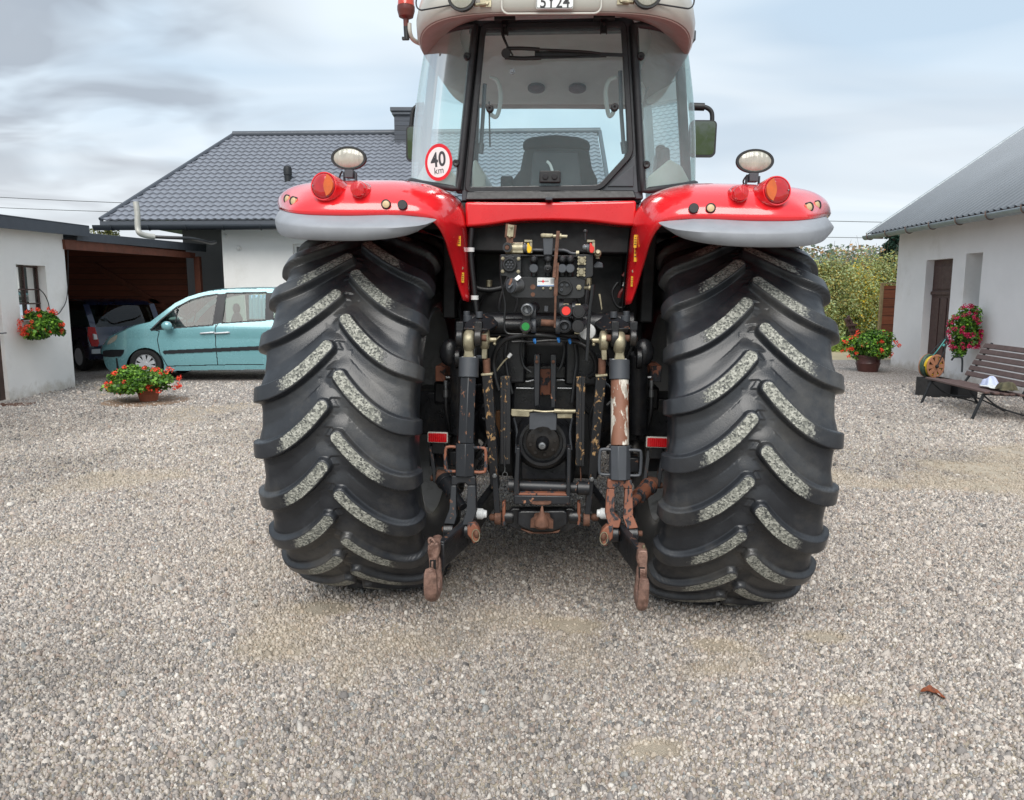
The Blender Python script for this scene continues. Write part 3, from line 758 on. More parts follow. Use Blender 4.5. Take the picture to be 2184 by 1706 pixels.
# cab lower body, floor, front
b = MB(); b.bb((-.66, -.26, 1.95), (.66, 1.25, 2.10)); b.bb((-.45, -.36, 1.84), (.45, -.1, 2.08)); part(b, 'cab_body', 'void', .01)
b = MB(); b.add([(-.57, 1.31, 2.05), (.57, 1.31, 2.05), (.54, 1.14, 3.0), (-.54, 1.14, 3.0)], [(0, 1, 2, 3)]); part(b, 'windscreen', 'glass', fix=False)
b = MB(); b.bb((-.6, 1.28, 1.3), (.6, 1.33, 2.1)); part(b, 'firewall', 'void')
# engine hood, chassis
b = MB()
ring = lambda y, w, z0, z1: [V((-w, y, z0)), V((-w, y, z1-.12)), V((-w+.05, y, z1-.04)), V((-w+.14, y, z1)), V((w-.14, y, z1)), V((w-.05, y, z1-.04)), V((w, y, z1-.12)), V((w, y, z0))]
b.loft([ring(1.33, .36, 1.1, 2.02), ring(2.4, .34, 1.1, 1.93), ring(3.1, .31, 1.05, 1.8), ring(3.3, .27, 1.05, 1.66)], caps=True); part(b, 'engine_hood', 'red', .01)
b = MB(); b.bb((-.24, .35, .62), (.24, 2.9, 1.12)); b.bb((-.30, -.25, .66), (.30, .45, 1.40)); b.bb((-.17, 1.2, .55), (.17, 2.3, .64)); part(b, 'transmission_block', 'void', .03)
b = MB(); b.cyl((-.7, 2.80, .70), (.7, 2.80, .70), .075, n=16); b.bb((-.14, 2.66, .58), (.14, 2.94, .82)); part(b, 'front_axle', 'void')
# fuel tank and steps hanging below the cab
b = MB(); b.bb((-.80, .98, .62), (-.38, 1.75, 1.18)); part(b, 'fuel_tank', 'void', .05); b = MB(); b.bb((.38, .98, .62), (.78, 1.75, 1.18)); part(b, 'fuel_tank', 'void', .05)
# black plate added behind the linkage to keep the cavity dark
b = MB(); b.bb((-.50, -.12, 1.30), (.50, -.08, 2.02)); part(b, 'cavity_dark_plate', 'void')
# ----- roof
def rring(z, kx, yr, yf, lift=0, sag=.0, n=64, e=5.0, xo=0):
    q = []
    for i in range(n):
        a = 2*math.pi*i/n; ca, sa = math.cos(a), math.sin(a)
        x = kx*math.copysign(abs(ca)**(2/e), ca); yy = math.copysign(abs(sa)**(2/e), sa)
        y = (yr+yf)/2+(yf-yr)/2*yy
        zz = z - sag*(abs(x)/kx)**3*(.6 if y < 0 else .45) + .055*max(0, (y+.2)/1.5)
        q.append(V((x, y, zz)))
    return q
b = MB()
rings = [rring(2.955, .50, -.36, 1.1, sag=.05), rring(2.89, .60, -.56, 1.28, sag=.05), rring(2.862, .655, -.62, 1.33, sag=.053), rring(2.87, .675, -.645, 1.35, sag=.049), rring(2.92, .682, -.66, 1.36, sag=.046)]
b.loft(rings[:4]); part(b, 'roof_underside', 'under', angle=60)
b = MB(); rr_ = ([rring(2.866, .668, -.638, 1.345, sag=.050), rring(2.885, .685, -.66, 1.36, sag=.046), rring(2.94, .690, -.665, 1.365, sag=.04), rring(3.0, .68, -.655, 1.36, sag=.05), rring(3.06, .66, -.63, 1.34, sag=.03), rring(3.12, .60, -.56, 1.28), rring(3.15, .45, -.4, 1.1), rring(3.16, .2, -.1, .7)]); b.loft(rr_); b.add(rr_[-1], [tuple(range(64))])
roof = part(b, 'cab_roof', 'cream', angle=60)
# recessed pods, number plate and lamps on the back of the roof
def rpoly(x0, z0, x1, z1, y, r=.03, dx=.0):
    out = []
    for (cx_, cz_, a0) in ((x1-r, z1-r, 0), (x0+r, z1-r, 90), (x0+r, z0+r, 180), (x1-r, z0+r, 270)):
        for k in range(6):
            a = R(a0+90*k/5); out.append(V((cx_+r*math.cos(a), y, cz_+r*math.sin(a))))
    return out
a_ = T(1070, 30, -.66); c_ = T(1282, 25, -.66)
def rimtube(pts, r, name, m, y=None):
    b = MB(); b.tube(pts+[pts[0]], r, 6, smooth=False); return part(b, name, m)
rimtube(rpoly(a_.x, a_.z, c_.x, a_.z+.14, -.664), .005, 'plate_recess_rim', 'cream')
for s_ in (-1, 1):
    xa, xb = (.34, .62)
    pts = rpoly(xa, 2.905, xb, 2.99, 0, .04); pts = [V((s_*p.x, -.645-(.0 if p.x < .5 else -(p.x-.5)*.55)-.012, p.z-.09*max(0, p.x-.42))) for p in pts]
    rimtube(pts, .0035, 'lamp_recess_rim', 'seal')
pa = T(1143, 19, -.685); pc = T(1222, 19, -.685)
b = MB(); b.prism(rpoly(pa.x, pa.z, pc.x, pa.z+.20, -.688, .008), (0, .012, 0)); plate = part(b, 'number_plate', 'white')
def text(txt, size, loc, rot, m, parent, name, ext=.0006, xs=1, bold=0):
    cu = bpy.data.curves.new(name, 'FONT'); cu.body = txt; cu.size = size; cu.extrude = ext; cu.align_x = 'CENTER'; cu.offset = bold; cu.space_character = 1.05
    o = bpy.data.objects.new('tmp', cu); C.objects.link(o); dg = bpy.context.evaluated_depsgraph_get()
    me = bpy.data.meshes.new_from_object(o.evaluated_get(dg)); bpy.data.objects.remove(o); me.name = name
    me.materials.clear(); me.materials.append(m)
    q = link(bpy.data.objects.new(name, me), parent); q.location = loc; q.rotation_euler = rot; q.scale = (xs, 1, 1); return q
cc = (pa+pc)/2
text('5Y24', .070, (cc.x+.001, -.6885, pa.z+.004), (math.pi/2, 0, 0), M['ink'], plate, 'plate_writing', xs=.86, bold=.0008)
b = MB(); b.tube([p+V((0, -.0008, 0)) for p in rpoly(pa.x+.003, pa.z+.003, pc.x-.003, pa.z+.197, -.688, .006)], .0012, 5, smooth=False); part(b, 'plate_border', 'ink', parent=plate)
for s_ in (-1, 1):
    c_ = T(984, 0, -.72) if s_ < 0 else T(1381, -6, -.72); c_.z += .02
    w = MB(); w.lathe(c_, (0, -1, -.05), [(-.06, .03), (-.05, .055), (-.01, .064), (0, .062), (0, .055), (-.008, .054)], 36); wo_ = part(w, 'roof_lamp', 'black2')
    w = MB(); w.lathe(c_, (0, -1, -.05), [(-.008, .0545), (.0, .05), (.006, .03), (.008, 0)], 36); part(w, 'lamp_lens', 'lclear', parent=wo_)
    w = MB(); k = -s_; w.box(c_+V((k*.10, .055, -.015)), (.05, .006, .03)); w.cyl(c_+V((k*.055, .03, -.03)), c_+V((k*.10, .05, -.018)), .008, n=8); w.cyl(c_+V((k*.105, .045, -.012)), c_+V((k*.105, .06, -.012)), .012, n=6)
    part(w, 'lamp_bracket', 'zinc', .001, parent=wo_)
# window hinges
for (x, y) in ((750, 160), (1364, 150)):
    px, py = c1(x, y); a = T(px, py, YR-.03)
    b = MB(); b.box(a+V((0, .0, .028)), (.10, .05, .018)); b.box(a+V((-.014, .0, -.0)), (.006, .012, .09)); b.box(a+V((.014, 0, 0)), (.006, .012, .09)); b.box(a+V((0, .008, -.012)), (.03, .006, .05)); b.cyl(a+V((0, .01, -.0)), a+V((0, -.012, 0)), .008, n=10)
    part(b, 'window_hinge', 'ink', .002)
# wiper
p = lambda x, y, yl: T(*c1(x, y), yl)
b = MB(); b.cyl(p(756, 330, YR), p(756, 330, YR-.06), .022, n=16); b.tube([p(760, 300, YR-.05), p(860, 300, YR-.055), p(965, 306, YR-.055)], .009, 8); b.tube([p(965, 306, YR-.055), p(1230, 318, YR-.05), p(1340, 330, YR-.03)], .005, 6)
b.tube([p(750, 355, YR-.035), p(850, 362, YR-.035), p(975, 358, YR-.03)], .010, 8); wp = part(b, 'wiper_arm', 'ink')
b = MB(); b.bar(p(935, 333, YR-.03), p(1200, 330, YR-.035), .006, .022, (0, 1, 0)); b.bar(p(1200, 330, YR-.03), p(1485, 342, YR-.02), .006, .016, (0, 1, 0)); b.bar(p(975, 355, YR-.02), p(1380, 345, YR-.018), .010, .014, (0, 1, 0)); part(b, 'wiper_blade', 'ink', parent=wp)
b = MB(); b.tube([p(738, 150, YR-.03), p(740, 210, YR-.035), p(765, 280, YR-.04), p(800, 345, YR-.03)], .004, 6); b.tube([p(735, 160, YR-.03), p(733, 220, YR-.03), p(770, 300, YR-.035)], .003, 6); part(b, 'wiper_cable', 'hose', parent=wp)
# knobs and handle on the rear pane
for (x, y, nm) in ((658, 677, 'gas_strut_mount'), (1429, 669, 'gas_strut_mount')):
    k = MB(); k.lathe(p(x, y, YR+.005), (0, -1, 0), [(0, .019), (.02, .019), (.027, .014), (.027, .006), (.022, 0)], 20); part(k, nm, 'black2')
k = MB(); k.lathe(p(796, 445, YR+.005), (0, -1, 0), [(0, .013), (.006, .013), (.006, .008), (.012, .006), (.012, 0)], 16); part(k, 'washer_nozzle', 'steel')
b = MB(); b.box(p(1030, 1098, YR-.012), (.105, .025, .058)); hd = part(b, 'window_handle', 'ink', .006)
for x in (1001, 1058): k = MB(); k.cyl(p(x, 1094, YR-.02), p(x, 1094, YR-.034), .015, n=6); part(k, 'handle_bolt', 'seal', .002, parent=hd)
# 40 km sticker (on the corner pane) : oval seen obliquely because the glass turns away
sa = R(-17); sc = T(*c1(336, 1004), YR-.004); sc.y = YR+.022
stp = bpy.data.objects.new('speed_sticker', None); link(stp, TR); stp.location = sc+V((0, -.012, 0)); stp.rotation_euler = (R(90), R(-5), R(-24))
b = MB(); b.lathe((0, 0, 0), (0, 0, 1), [(0, .090), (.0012, .090), (.0012, 0)], 48); o = b.build('sticker_disc', M['signred'], stp); o.scale = (.90, 1, 1)
b = MB(); b.lathe((0, 0, 0), (0, 0, 1), [(0.0008, .073), (.002, .073), (.002, 0)], 48); o = b.build('sticker_face', M['white'], stp); o.scale = (.90, 1, 1)
text('40', .098, (0, -.019, .0022), (0, 0, 0), M['inkg'], stp, 'sticker_number', .0003, xs=.88, bold=.0022)
text('km', .046, (0, -.055, .0022), (0, 0, 0), M['inkg'], stp, 'sticker_unit', .0003, xs=1.0, bold=.0002)
# beacon and arm
p0 = T(866, 13, -.30)
b = MB(); b.lathe(p0+V((0, 0, -.02)), (0, 0, 1), [(-.085, .012), (-.04, .014), (-.03, .035), (-.005, .042), (.0, .043), (.018, .043), (.02, .03)], 28); bc = part(b, 'beacon', mat('beacon_base_red', '#5d2b25', .35))
b = MB(); b.lathe(p0+V((0, 0, .0)), (0, 0, 1), [(0, .041), (.06, .038), (.085, .028), (.09, 0)], 28); part(b, 'beacon_lens', 'lorange', parent=bc)
b = MB(); b.cyl(p0+V((.004, 0, -.155)), p0+V((0, 0, -.095)), .013, n=12); b.box(p0+V((-.004, 0, -.15)), (.03, .02, .012)); part(b, 'beacon_socket', 'ink', parent=bc)
b = MB(); b.tube([T(873, 50, -.30), T(874, 68, -.30), T(880, 83, -.28), T(895, 92, -.24), T(915, 95, -.2)], .011, 10); part(b, 'beacon_arm', 'cream', parent=bc)
# mirrors
def mirror(x0, y0, x1, y1, yl, s, arm):
    a = T(x0, y1, yl); c_ = T(x1, y0, yl); b = MB()
    pts = rpoly(a.x, a.z, c_.x, c_.z, yl, .03); inn = rpoly(a.x+.012, a.z+.012, c_.x-.012, c_.z-.012, yl, .022)
    sh = V((0, s*0, 0)); back = [q.lerp(V(((a.x+c_.x)/2, yl, (a.z+c_.z)/2)), .25)+V((0, .07, 0)) for q in pts]
    b.loft([back, [q+V((0, .03, 0)) for q in pts], pts, inn, [q+V((0, .006, 0)) for q in inn]], caps=True); mo = part(b, 'mirror', 'ink', angle=30)
    b = MB(); zc = (a.z+c_.z)/2; xc = (a.x+c_.x)/2; b.add([q+V((0, -.012-.11*(q.z-zc), 0)) for q in inn], [tuple(range(len(inn)))]); part(b, 'mirror_glass', 'mirror', parent=mo, fix=False)
    b = MB(); b.tube([T(*q, yl+.03) if len(q) == 2 else T(*q) for q in arm], .014, 10); b.tube([T(*q, yl+.03) if len(q) == 2 else T(*q) for q in arm[:2]], .024, 12); part(b, 'mirror_arm', 'ink', parent=mo)
mirror(1468, 256, 1530, 334, .75, 1, [(1470, 227), (1502, 228), (1517, 238), (1519, 257)])
mirror(866, 268, 905, 344, .75, -1, [(905, 226), (888, 228), (880, 240), (877, 268)])
# ----- interior
b = MB(); b.prism([V((-.565, y, z)) for y, z in ((-.28, 3.0), (-.28, 3.03), (1.12, 3.03), (1.10, 2.89), (1.0, 2.885), (.60, 2.995))], (1.13, 0, 0)); part(b, 'headliner', 'lining', .02)
for x in (-.13, .13):
    b = MB(); q = V((x, .83, 2.932)); b.lathe(q, (0, -.28, -1), [(0, .055), (.012, .055), (.016, .04), (.010, 0)], 24); part(b, 'speaker', 'greyp')
yS = .35
def seatpoly(pts, yl, th, name, m, bev=.02):
    b = MB(); b.prism([T(x, y, yl) for x, y in pts], (0, th, 0)); return part(b, name, m, bev, seg=3)
st = seatpoly([c1(x, y) for x, y in ((860, 900), (862, 870), (920, 845), (1060, 832), (1200, 845), (1270, 868), (1280, 900), (1278, 935), (1240, 922), (1060, 912), (900, 922), (862, 930))], yS, .08, 'seat', 'seatf')
o = seatpoly([c1(x, y) for x, y in ((868, 930), (900, 905), (1060, 900), (1230, 905), (1272, 930), (1290, 1040), (1325, 1110), (1322, 1190), (790, 1190), (800, 1110), (845, 1050))], yS+.02, .10, 'seat_back', 'seatf', .03); o.parent = st
o = seatpoly([c1(x, y) for x, y in ((930, 940), (1200, 940), (1215, 1060), (1230, 1170), (900, 1170), (915, 1060))], yS-.008, .02, 'seat_panel', 'greyp', .008); o.parent = st
o = seatpoly([c1(x, y) for x, y in ((722, 1090), (798, 1090), (800, 1190), (722, 1190))], yS+.05, .2, 'armrest', 'seatf', .012); o.parent = st
for s_ in (-1, 1):
    b = MB(); pts = ((655, 480), (700, 500), (720, 560), (722, 640), (700, 720), (670, 715), (655, 690)) if s_ < 0 else ((1440, 480), (1395, 500), (1376, 560), (1380, 640), (1395, 715), (1415, 710), (1428, 680))
    b.tube([T(*c1(x, y), -.02) for x, y in pts], .011, 8); part(b, 'grab_handle', 'lining')
    b = MB(); pts = ((625, 520), (615, 700), (603, 890), (597, 950)) if s_ < 0 else ((1465, 440), (1472, 700), (1485, 880), (1495, 950))
    b.tube([T(*c1(x, y), YR+.06) for x, y in pts], .010, 8, smooth=False); b.cyl(T(*c1(*pts[-2]), YR+.06), T(*c1(*pts[-1]), YR+.06), .016); part(b, 'gas_strut', 'greyp')
    b = MB(); pts = ((652, 630), (655, 800), (658, 910)) if s_ < 0 else ((1515, 770), (1510, 900), (1485, 1000)); b.tube([T(*c1(x, y), YR+.03) for x, y in pts], .004, 6); part(b, 'pull_cord', 'hose')
b = MB(); b.prism([T(*c1(x, y), .1) for x, y in ((545, 1170), (548, 1000), (570, 985), (600, 1040), (632, 1090), (630, 1170))], (0, .5, 0)); part(b, 'side_console', 'cream', .02)
b = MB(); b.prism([T(*c1(x, y), .25) for x, y in ((1700, 920), (1775, 905), (1780, 1060), (1690, 1060))], (0, .2, 0)); b.cyl(T(*c1(1720, 1060), .3), T(*c1(1715, 900), .3), .03); part(b, 'side_console', 'greyp', .02)
b = MB(); b.box((0, 1.05, 2.12), (.40, .22, .12)); b.cyl((0, 1.0, 2.1), (0, .86, 2.28), .04); part(b, 'dashboard', 'seatf', .03)
b = MB(); ring_ = [V((.19*math.cos(a), .86+.03*math.sin(a), 2.28+.10*math.sin(a))) for a in [2*math.pi*i/24 for i in range(25)]]; b.tube(ring_, .014, 8, smooth=False); part(b, 'steering_wheel', 'seatf')
b = MB(); b.tube([T(*c1(x, y), 0) for x, y in ((1010, 1000), (1030, 1020), (1045, 1060))], .008, 6); part(b, 'control_lever', 'white')
# ---------------------------------------------------------------- linkage and everything on the tractor's back
q5 = lambda x, y, yl: T(*c5(x, y), yl)
q4 = lambda x, y, yl: T(*c4(x, y), yl)
def poly(fn, pts, yl, th, name, m, bev=.004, parent=None, seg=2):
    b = MB(); b.prism([fn(x, y, yl) for x, y in pts], (0, th, 0)); return part(b, name, m, bev, parent=parent, seg=seg)
def rod(fn, pts, yl, r, name, m, n=12, parent=None, smooth=True):
    ys = yl if isinstance(yl, (list, tuple)) else [yl]*len(pts)
    b = MB(); b.tube([fn(x, y, z) for (x, y), z in zip(pts, ys)], r, n, smooth=smooth); return part(b, name, m, parent=parent)
def hexnut(c, d, r, h, name, m, parent=None, hole=False):
    b = MB(); d = V(d).normalized(); b.cyl(c, V(c)+d*h, r, n=6); b.cyl(V(c)+d*h, V(c)+d*(h+r*.35), r*.55, n=10); return part(b, name, m, .0012, parent=parent)
YF = -.45
# differential housing and rear face
b = MB(); b.prism([q5(*p, -.30) for p in ((640, 250), (1000, 250), (1010, 520), (1000, 900), (960, 1010), (690, 1010), (640, 900), (630, 520))], (0, .35, 0)); part(b, 'rear_housing', 'black', .02)
b = MB(); b.bb(q5(530, 240, -.20), q5(1110, 560, .2)); part(b, 'axle_centre_housing', 'black', .03)
for s in (-1, 1):   # axle trumpets
    b = MB(); b.lathe((s*.26, 0, WR), (s, 0, 0), [(0, .21), (.06, .20), (.10, .16), (.30, .125), (.44, .125), (.46, .17), (.56, .17)], 28); part(b, 'axle_housing', 'black')
    b = MB(); b.bb((s*.50, -.17, .86), (s*.72, .16, 1.10)); b.bb((s*.44, -.20, 1.04), (s*.60, -.02, 1.16)); part(b, 'axle_bracket', 'black', .012)
# bolts and cast ribs across the housing top
for x in (625, 668, 727, 783, 838, 885, 940, 985):
    hexnut(q5(x, 298, -.31), (0, -1, 0), .011, .010, 'housing_bolt', 'black')
b = MB()
for (x0, x1) in ((665, 765), (898, 1000)):
    b.tube([q5(x0, 345, -.33), q5(x0+30, 343, -.33), q5((x0+x1)/2+10, 352, -.33), q5(x1, 343, -.33)], .006, 8)
part(b, 'brake_pipe', 'steel')
b = MB()
for (x0, x1) in ((665, 765), (898, 1000)): b.tube([q5(x0, 389, -.33), q5(x1, 391, -.33)], .0045, 8)
part(b, 'brake_pipe', 'steel')
poly(q5, ((620, 262), (1010, 262), (1005, 335), (625, 335)), -.315, .03, 'housing_flange', 'black', .006)
poly(q5, ((800, 280), (862, 280), (862, 430), (800, 430)), -.325, .03, 'housing_cover', 'chipR', .005)
# top link bracket : two upright bars
for (a, b0, c_, d_) in ((765, 800, 195, 490), (860, 893, 197, 500)):
    bb_ = poly(q5, ((a, c_), (b0, c_+3), (b0-4, d_), (a+2, d_+5)), -.47, .10, 'top_link_bracket', 'chipB', .004)
    hexnut(q5((a+b0)/2-1, 238, -.475), (0, -1, 0), .009, .006, 'bracket_pin', 'rust', bb_)
# chipped angle irons
for pts in (((573, 322), (602, 318), (629, 322), (632, 600), (630, 824), (572, 824), (573, 600)), ((1007, 324), (1030, 322), (1059, 326), (1055, 600), (1052, 834), (1002, 834), (1005, 600))):
    a = poly(q5, pts, -.52, .012, 'lift_guide', 'chipA', .002)
    x = sum(p[0] for p in pts)/len(pts)
    b = MB(); b.bar(q5(x, 322, -.50), q5(x-1, 828, -.50), .012, .05, (1, 0, 0)); part(b, 'guide_web', 'chipA', .002, parent=a)
rod(q5, ((597, 828), (600, 850), (598, 868)), -.51, .003, 'chain', 'steel'); rod(q5, [(600+14*math.cos(a), 882+14*math.sin(a)) for a in [i*math.pi/6 for i in range(13)]], -.51, .002, 'safety_ring', 'steel', 6, smooth=False)
rod(q5, ((1030, 836), (1033, 900), (1032, 960)), -.5, .003, 'chain', 'rust')
# PTO
c_ = q5(818, 680, -.36)
b = MB(); b.lathe(c_, (0, -1, 0), [(0, .150), (.05, .150), (.085, .135), (.10, .118), (.10, .104), (.06, .10), (.06, .0)], 40); pto = part(b, 'pto_housing', 'black', angle=30)
b = MB(); b.lathe(c_, (0, -1, 0), [(.06, .086), (.085, .084), (.09, .075), (.09, .0)], 36)
for i in range(8):
    a = 2*math.pi*i/8+.2; b.cyl(c_+V((.062*math.cos(a), -.088, .062*math.sin(a))), c_+V((.062*math.cos(a), -.096, .062*math.sin(a))), .009, n=6)
part(b, 'pto_flange', mat('oily_iron', '#2c2825', .45, .2, .4, 30), parent=pto)
b = MB(); b.lathe(c_, (0, -1, 0), [(.09, .034), (.15, .032), (.16, .026), (.17, .020), (.172, .0)], 20)
part(b, 'pto_shaft', 'black', parent=pto)
b = MB(); b.lathe(c_, (0, -1, 0), [(.168, .0165), (.176, .0165), (.178, .008), (.172, .004), (.172, 0)], 20); part(b, 'pto_shaft_tip', 'steel', parent=pto)
poly(q5, ((740, 530), (895, 530), (893, 630), (862, 629), (845, 614), (815, 610), (785, 616), (768, 626), (738, 625)), -.53, .006, 'pto_flap', 'greyp', .002)
# latch bar over the flap
lt = poly(q5, ((636, 510), (735, 514), (765, 512), (766, 522), (738, 528), (742, 545), (735, 554), (640, 550), (633, 540)), -.54, .02, 'latch_plate', 'zinc', .003)
poly(q5, ((898, 534), (986, 532), (984, 562), (898, 562)), -.54, .02, 'latch_plate', 'zinc', .003)
rod(q5, ((765, 517), (820, 523), (885, 521)), -.545, .005, 'latch_rod', 'zinc', 8)
b = MB()
for i in range(15):
    a = q5(920+5.4*i, 521, -.545); b.cyl(a, a+V((.006, 0, 0)), .010 if i > 2 else .011, n=12)
b.cyl(q5(882, 519, -.545), q5(918, 520, -.545), .011, n=12); b.cyl(q5(915, 521, -.545), q5(1000, 522, -.545), .006, n=8); part(b, 'latch_spring', 'zinc')
# lower black cover with tan label
poly(q5, ((690, 690), (950, 690), (955, 915), (688, 915)), -.40, .10, 'housing_cover', 'black', .01)
poly(q5, ((792, 800), (858, 802), (857, 846), (812, 845), (790, 832)), -.405, .003, 'type_label', 'tan', .0008)
# pick-up hitch frame
for pts in (((664, 730), (685, 730), (678, 930), (690, 1045), (648, 1055), (650, 930)), ((956, 730), (977, 735), (975, 930), (973, 1062), (945, 1062), (952, 925))):
    poly(q5, pts, -.62, .10, 'hitch_side_plate', 'chipB', .004)
b = MB(); b.lathe(q5(622, 945, -.56), V((1, 0, 0)), [(0, .034), (.05, .034), (.055, .026), (.335, .026), (.34, .034), (.395, .034)], 24)
part(b, 'hitch_cross_shaft', 'chipB')
poly(q5, ((650, 1002), (972, 1006), (972, 1054), (650, 1054)), -.63, .035, 'hitch_bar', 'chipB', .005)
poly(q5, ((662, 990), (940, 992), (972, 1006), (650, 1004)), -.62, .10, 'hitch_step', 'chipR', .003)
poly(q5, ((750, 1044), (862, 1042), (866, 1050), (845, 1058), (775, 1058), (752, 1052)), -.66, .05, 'hitch_lip', 'rust', .004)
poly(q5, ((598, 1118), (640, 1075), (985, 1075), (1035, 1118), (1020, 1180), (960, 1212), (690, 1212), (620, 1180)), -.52, .04, 'drawbar_backplate', 'black', .008)
poly(q5, ((672, 1096), (700, 1090), (935, 1088), (958, 1100), (958, 1170), (915, 1196), (870, 1210), (765, 1214), (700, 1190), (668, 1168)), -.60, .05, 'drawbar_plate', 'black', .008)
poly(q5, ((690, 1195), (765, 1214), (870, 1212), (915, 1200), (905, 1216), (830, 1222), (740, 1220)), -.595, .03, 'drawbar_edge', 'rust', .002)
hk = poly(q5, ((764, 1118), (790, 1112), (835, 1112), (858, 1120), (856, 1188), (828, 1200), (786, 1200), (762, 1182)), -.64, .05, 'drawbar_hook', 'rust', .008)
b = MB(); c_ = q5(810, 1150, -.68); hgt = (q5(810, 1058, -.68)-c_).z
b.lathe(c_+V((0, 0, -.02)), (0, 0, 1), [(-.01, .028), (.0, .036), (.02, .034), (hgt*.55, .022), (hgt*.85, .010), (hgt+.015, .004), (hgt+.02, 0)], 20)
for i in (-1, 1): b.prism([c_+V((i*.02, 0, .03)), c_+V((i*.055, .02, -.005)), c_+V((i*.055, .02, -.04)), c_+V((i*.015, -.01, -.03))], (0, .03, 0))
part(b, 'hook_horn', 'rust', parent=hk)
for (xa, xb, s) in ((580, 650, 1), (965, 1035, 1)):
    b = MB(); b.cyl(q5(xa, 1122, -.50), q5(xb, 1122, -.50), .030, n=20); b.cyl(q5(xa+(20 if xa < 800 else 5), 1122, -.51), q5(xb-(5 if xa < 800 else 18), 1122, -.51), .034, n=20); part(b, 'pivot_shaft', 'black')
for x in (593, 1022): poly(q5, ((x-9, 1040), (x+9, 1040), (x+10, 1175), (x-10, 1175)), -.54, .05, 'pivot_plate', 'chipR', .004)
for x in (520, 1100): b = MB(); b.lathe(q5(x-9, 1126, -.53), (1, 0, 0), [(0, .012), (.008, .018), (.03, .018), (.04, .012)], 14); part(b, 'pivot_nut', 'rust')
# aux stay bars with zinc eyes
for k, (eye, sl, tb, lo) in enumerate((
    (((485, 112), (470, 96, 506, 222)), ((494, 222), (496, 306)), ((498, 306), (545, 955), 44, 36), ((540, 880), (560, 1142))),
    (((1165, 118), (1150, 96, 1186, 232)), ((1155, 222), (1153, 312)), ((1150, 312), (1098, 900), 46, 42), ((1095, 900), (1066, 1150))))):
    (ex, ey), bx = eye; s = -1 if k == 0 else 1
    c_ = q5(ex, ey, -.60); b = MB(); b.lathe(c_-V((.020, 0, 0)), (1, 0, 0), [(0, .040), (.006, .047), (.034, .047), (.040, .040), (.040, .018), (0, .018)], 28, close=True)
    b.bar(c_+V((0, 0, -.03)), q5(ex+s*2, ey+108, -.60), .026, .040, w1=.024); ez = part(b, 'link_eye', 'zinc', .003)
    b = MB(); b.ball(c_, (.028, .03, .03), 16, 10); part(b, 'ball_joint', 'zinc', parent=ez)
    b = MB(); b.cyl(c_+V((-s*.01, 0, 0)), c_+V((-s*.055, 0, 0)), .012, n=10); b.tube([c_+V((-s*.05, -.01, -.02)), c_+V((-s*.055, -.02, -.0)), c_+V((-s*.075, -.02, .02))], .0025, 6); b.ball(c_+V((-s*.048, -.012, -.018)), .008, 8, 6); part(b, 'linch_pin', 'zinc', parent=ez)
    b = MB(); b.cyl(q5(*sl[0], -.60), q5(*sl[1], -.59), .018, n=16); part(b, 'stay_thread', 'rust')
    (a0, a1, w0, w1) = tb; b = MB(); b.bar(q5(*a0, -.60), q5(*a1, -.54), .050, .045, w1=.044); tbp = part(b, 'stay_tube', 'chipA', .004)
    b = MB(); b.bar(q5(a0[0], a0[1]-4, -.60), q5(a0[0]+1, a0[1]+8, -.60), .056, .052); part(b, 'tube_collar', 'zinc', .002, parent=tbp)
    (l0, l1) = lo; b = MB(); b.bar(q5(*l0, -.57), q5(*l1, -.56), .026, .018, w1=.030); lb = part(b, 'lower_stay', 'chipB', .003)
    b = MB(); b.cyl(q5(l1[0], l1[1]-10, -.56)-V((.016, 0, 0)), q5(l1[0], l1[1]-10, -.56)+V((.016, 0, 0)), .032, n=18); part(b, 'stay_eye', 'rust', .003, parent=lb)
    hexnut(q5(l0[0]+1, l0[1]+8, -.59), (0, -1, 0), .012, .01, 'stay_bolt', 'steel', lb)
# cross shaft and lift arms
b = MB(); b.cyl(T(1000, 690, -.42), T(1350, 690, -.42), .055, n=24); b.cyl(q4(690, 1195, -.50), q4(900, 1195, -.50), .030, n=16); part(b, 'lift_cross_shaft', 'black')
for s in (-1, 1):
    mp = (lambda x: x) if s < 0 else (lambda x: 2235-x)     # the two arms mirror about the middle of the frame
    P = lambda x, y, yl: q4(mp(x), y, yl)
    la = MB()
    la.prism([P(440, 1075, -.45), P(680, 1060, -.40), P(690, 1120, -.40), P(600, 1215, -.50), P(520, 1255, -.58), P(250, 1235, -.64), P(225, 1215, -.64), P(300, 1165, -.55)], (0, .03, -.012))
    la.prism([P(250, 1225, -.66), P(520, 1240, -.66), P(500, 1285, -.64), P(285, 1285, -.64)], (0, .05, 0))
    arm = part(la, 'lift_arm', 'chipB', .006)
    for (x, w_) in ((232, .034), (420, .036)):
        c_ = P(x, 1325, -.645); b = MB(); b.lathe(c_-V((w_/2, 0, 0)), (1, 0, 0), [(0, .030), (.003, .043), (w_-.003, .043), (w_, .030), (w_, 0)], 26); b.bb(c_+V((-w_/2, -.02, .0)), c_+V((w_/2, .04, .075))); part(b, 'arm_fork', 'black', .003, parent=arm)
    for x in (200, 228, 395, 440):
        pass
    c_ = P(327, 1330, -.65); b = MB(); b.cyl(P(190, 1335, -.645), P(505, 1330, -.645), .016, n=14); part(b, 'arm_pin', 'rust', parent=arm)
    for (x, y, r, h_) in ((310, 1125, .022, .07), (430, 1085, .018, .09), (1900-1600, 1080, .016, .05)):
        b = MB(); b.cyl(P(x, y+40, -.50), P(x, y-25, -.50), r, n=12); part(b, 'arm_stud', 'greyp', .002, parent=arm)
    b = MB(); b.ball(P(120, 1480, -.42), (.05, .04, .07)); part(b, 'arm_stop', 'black')
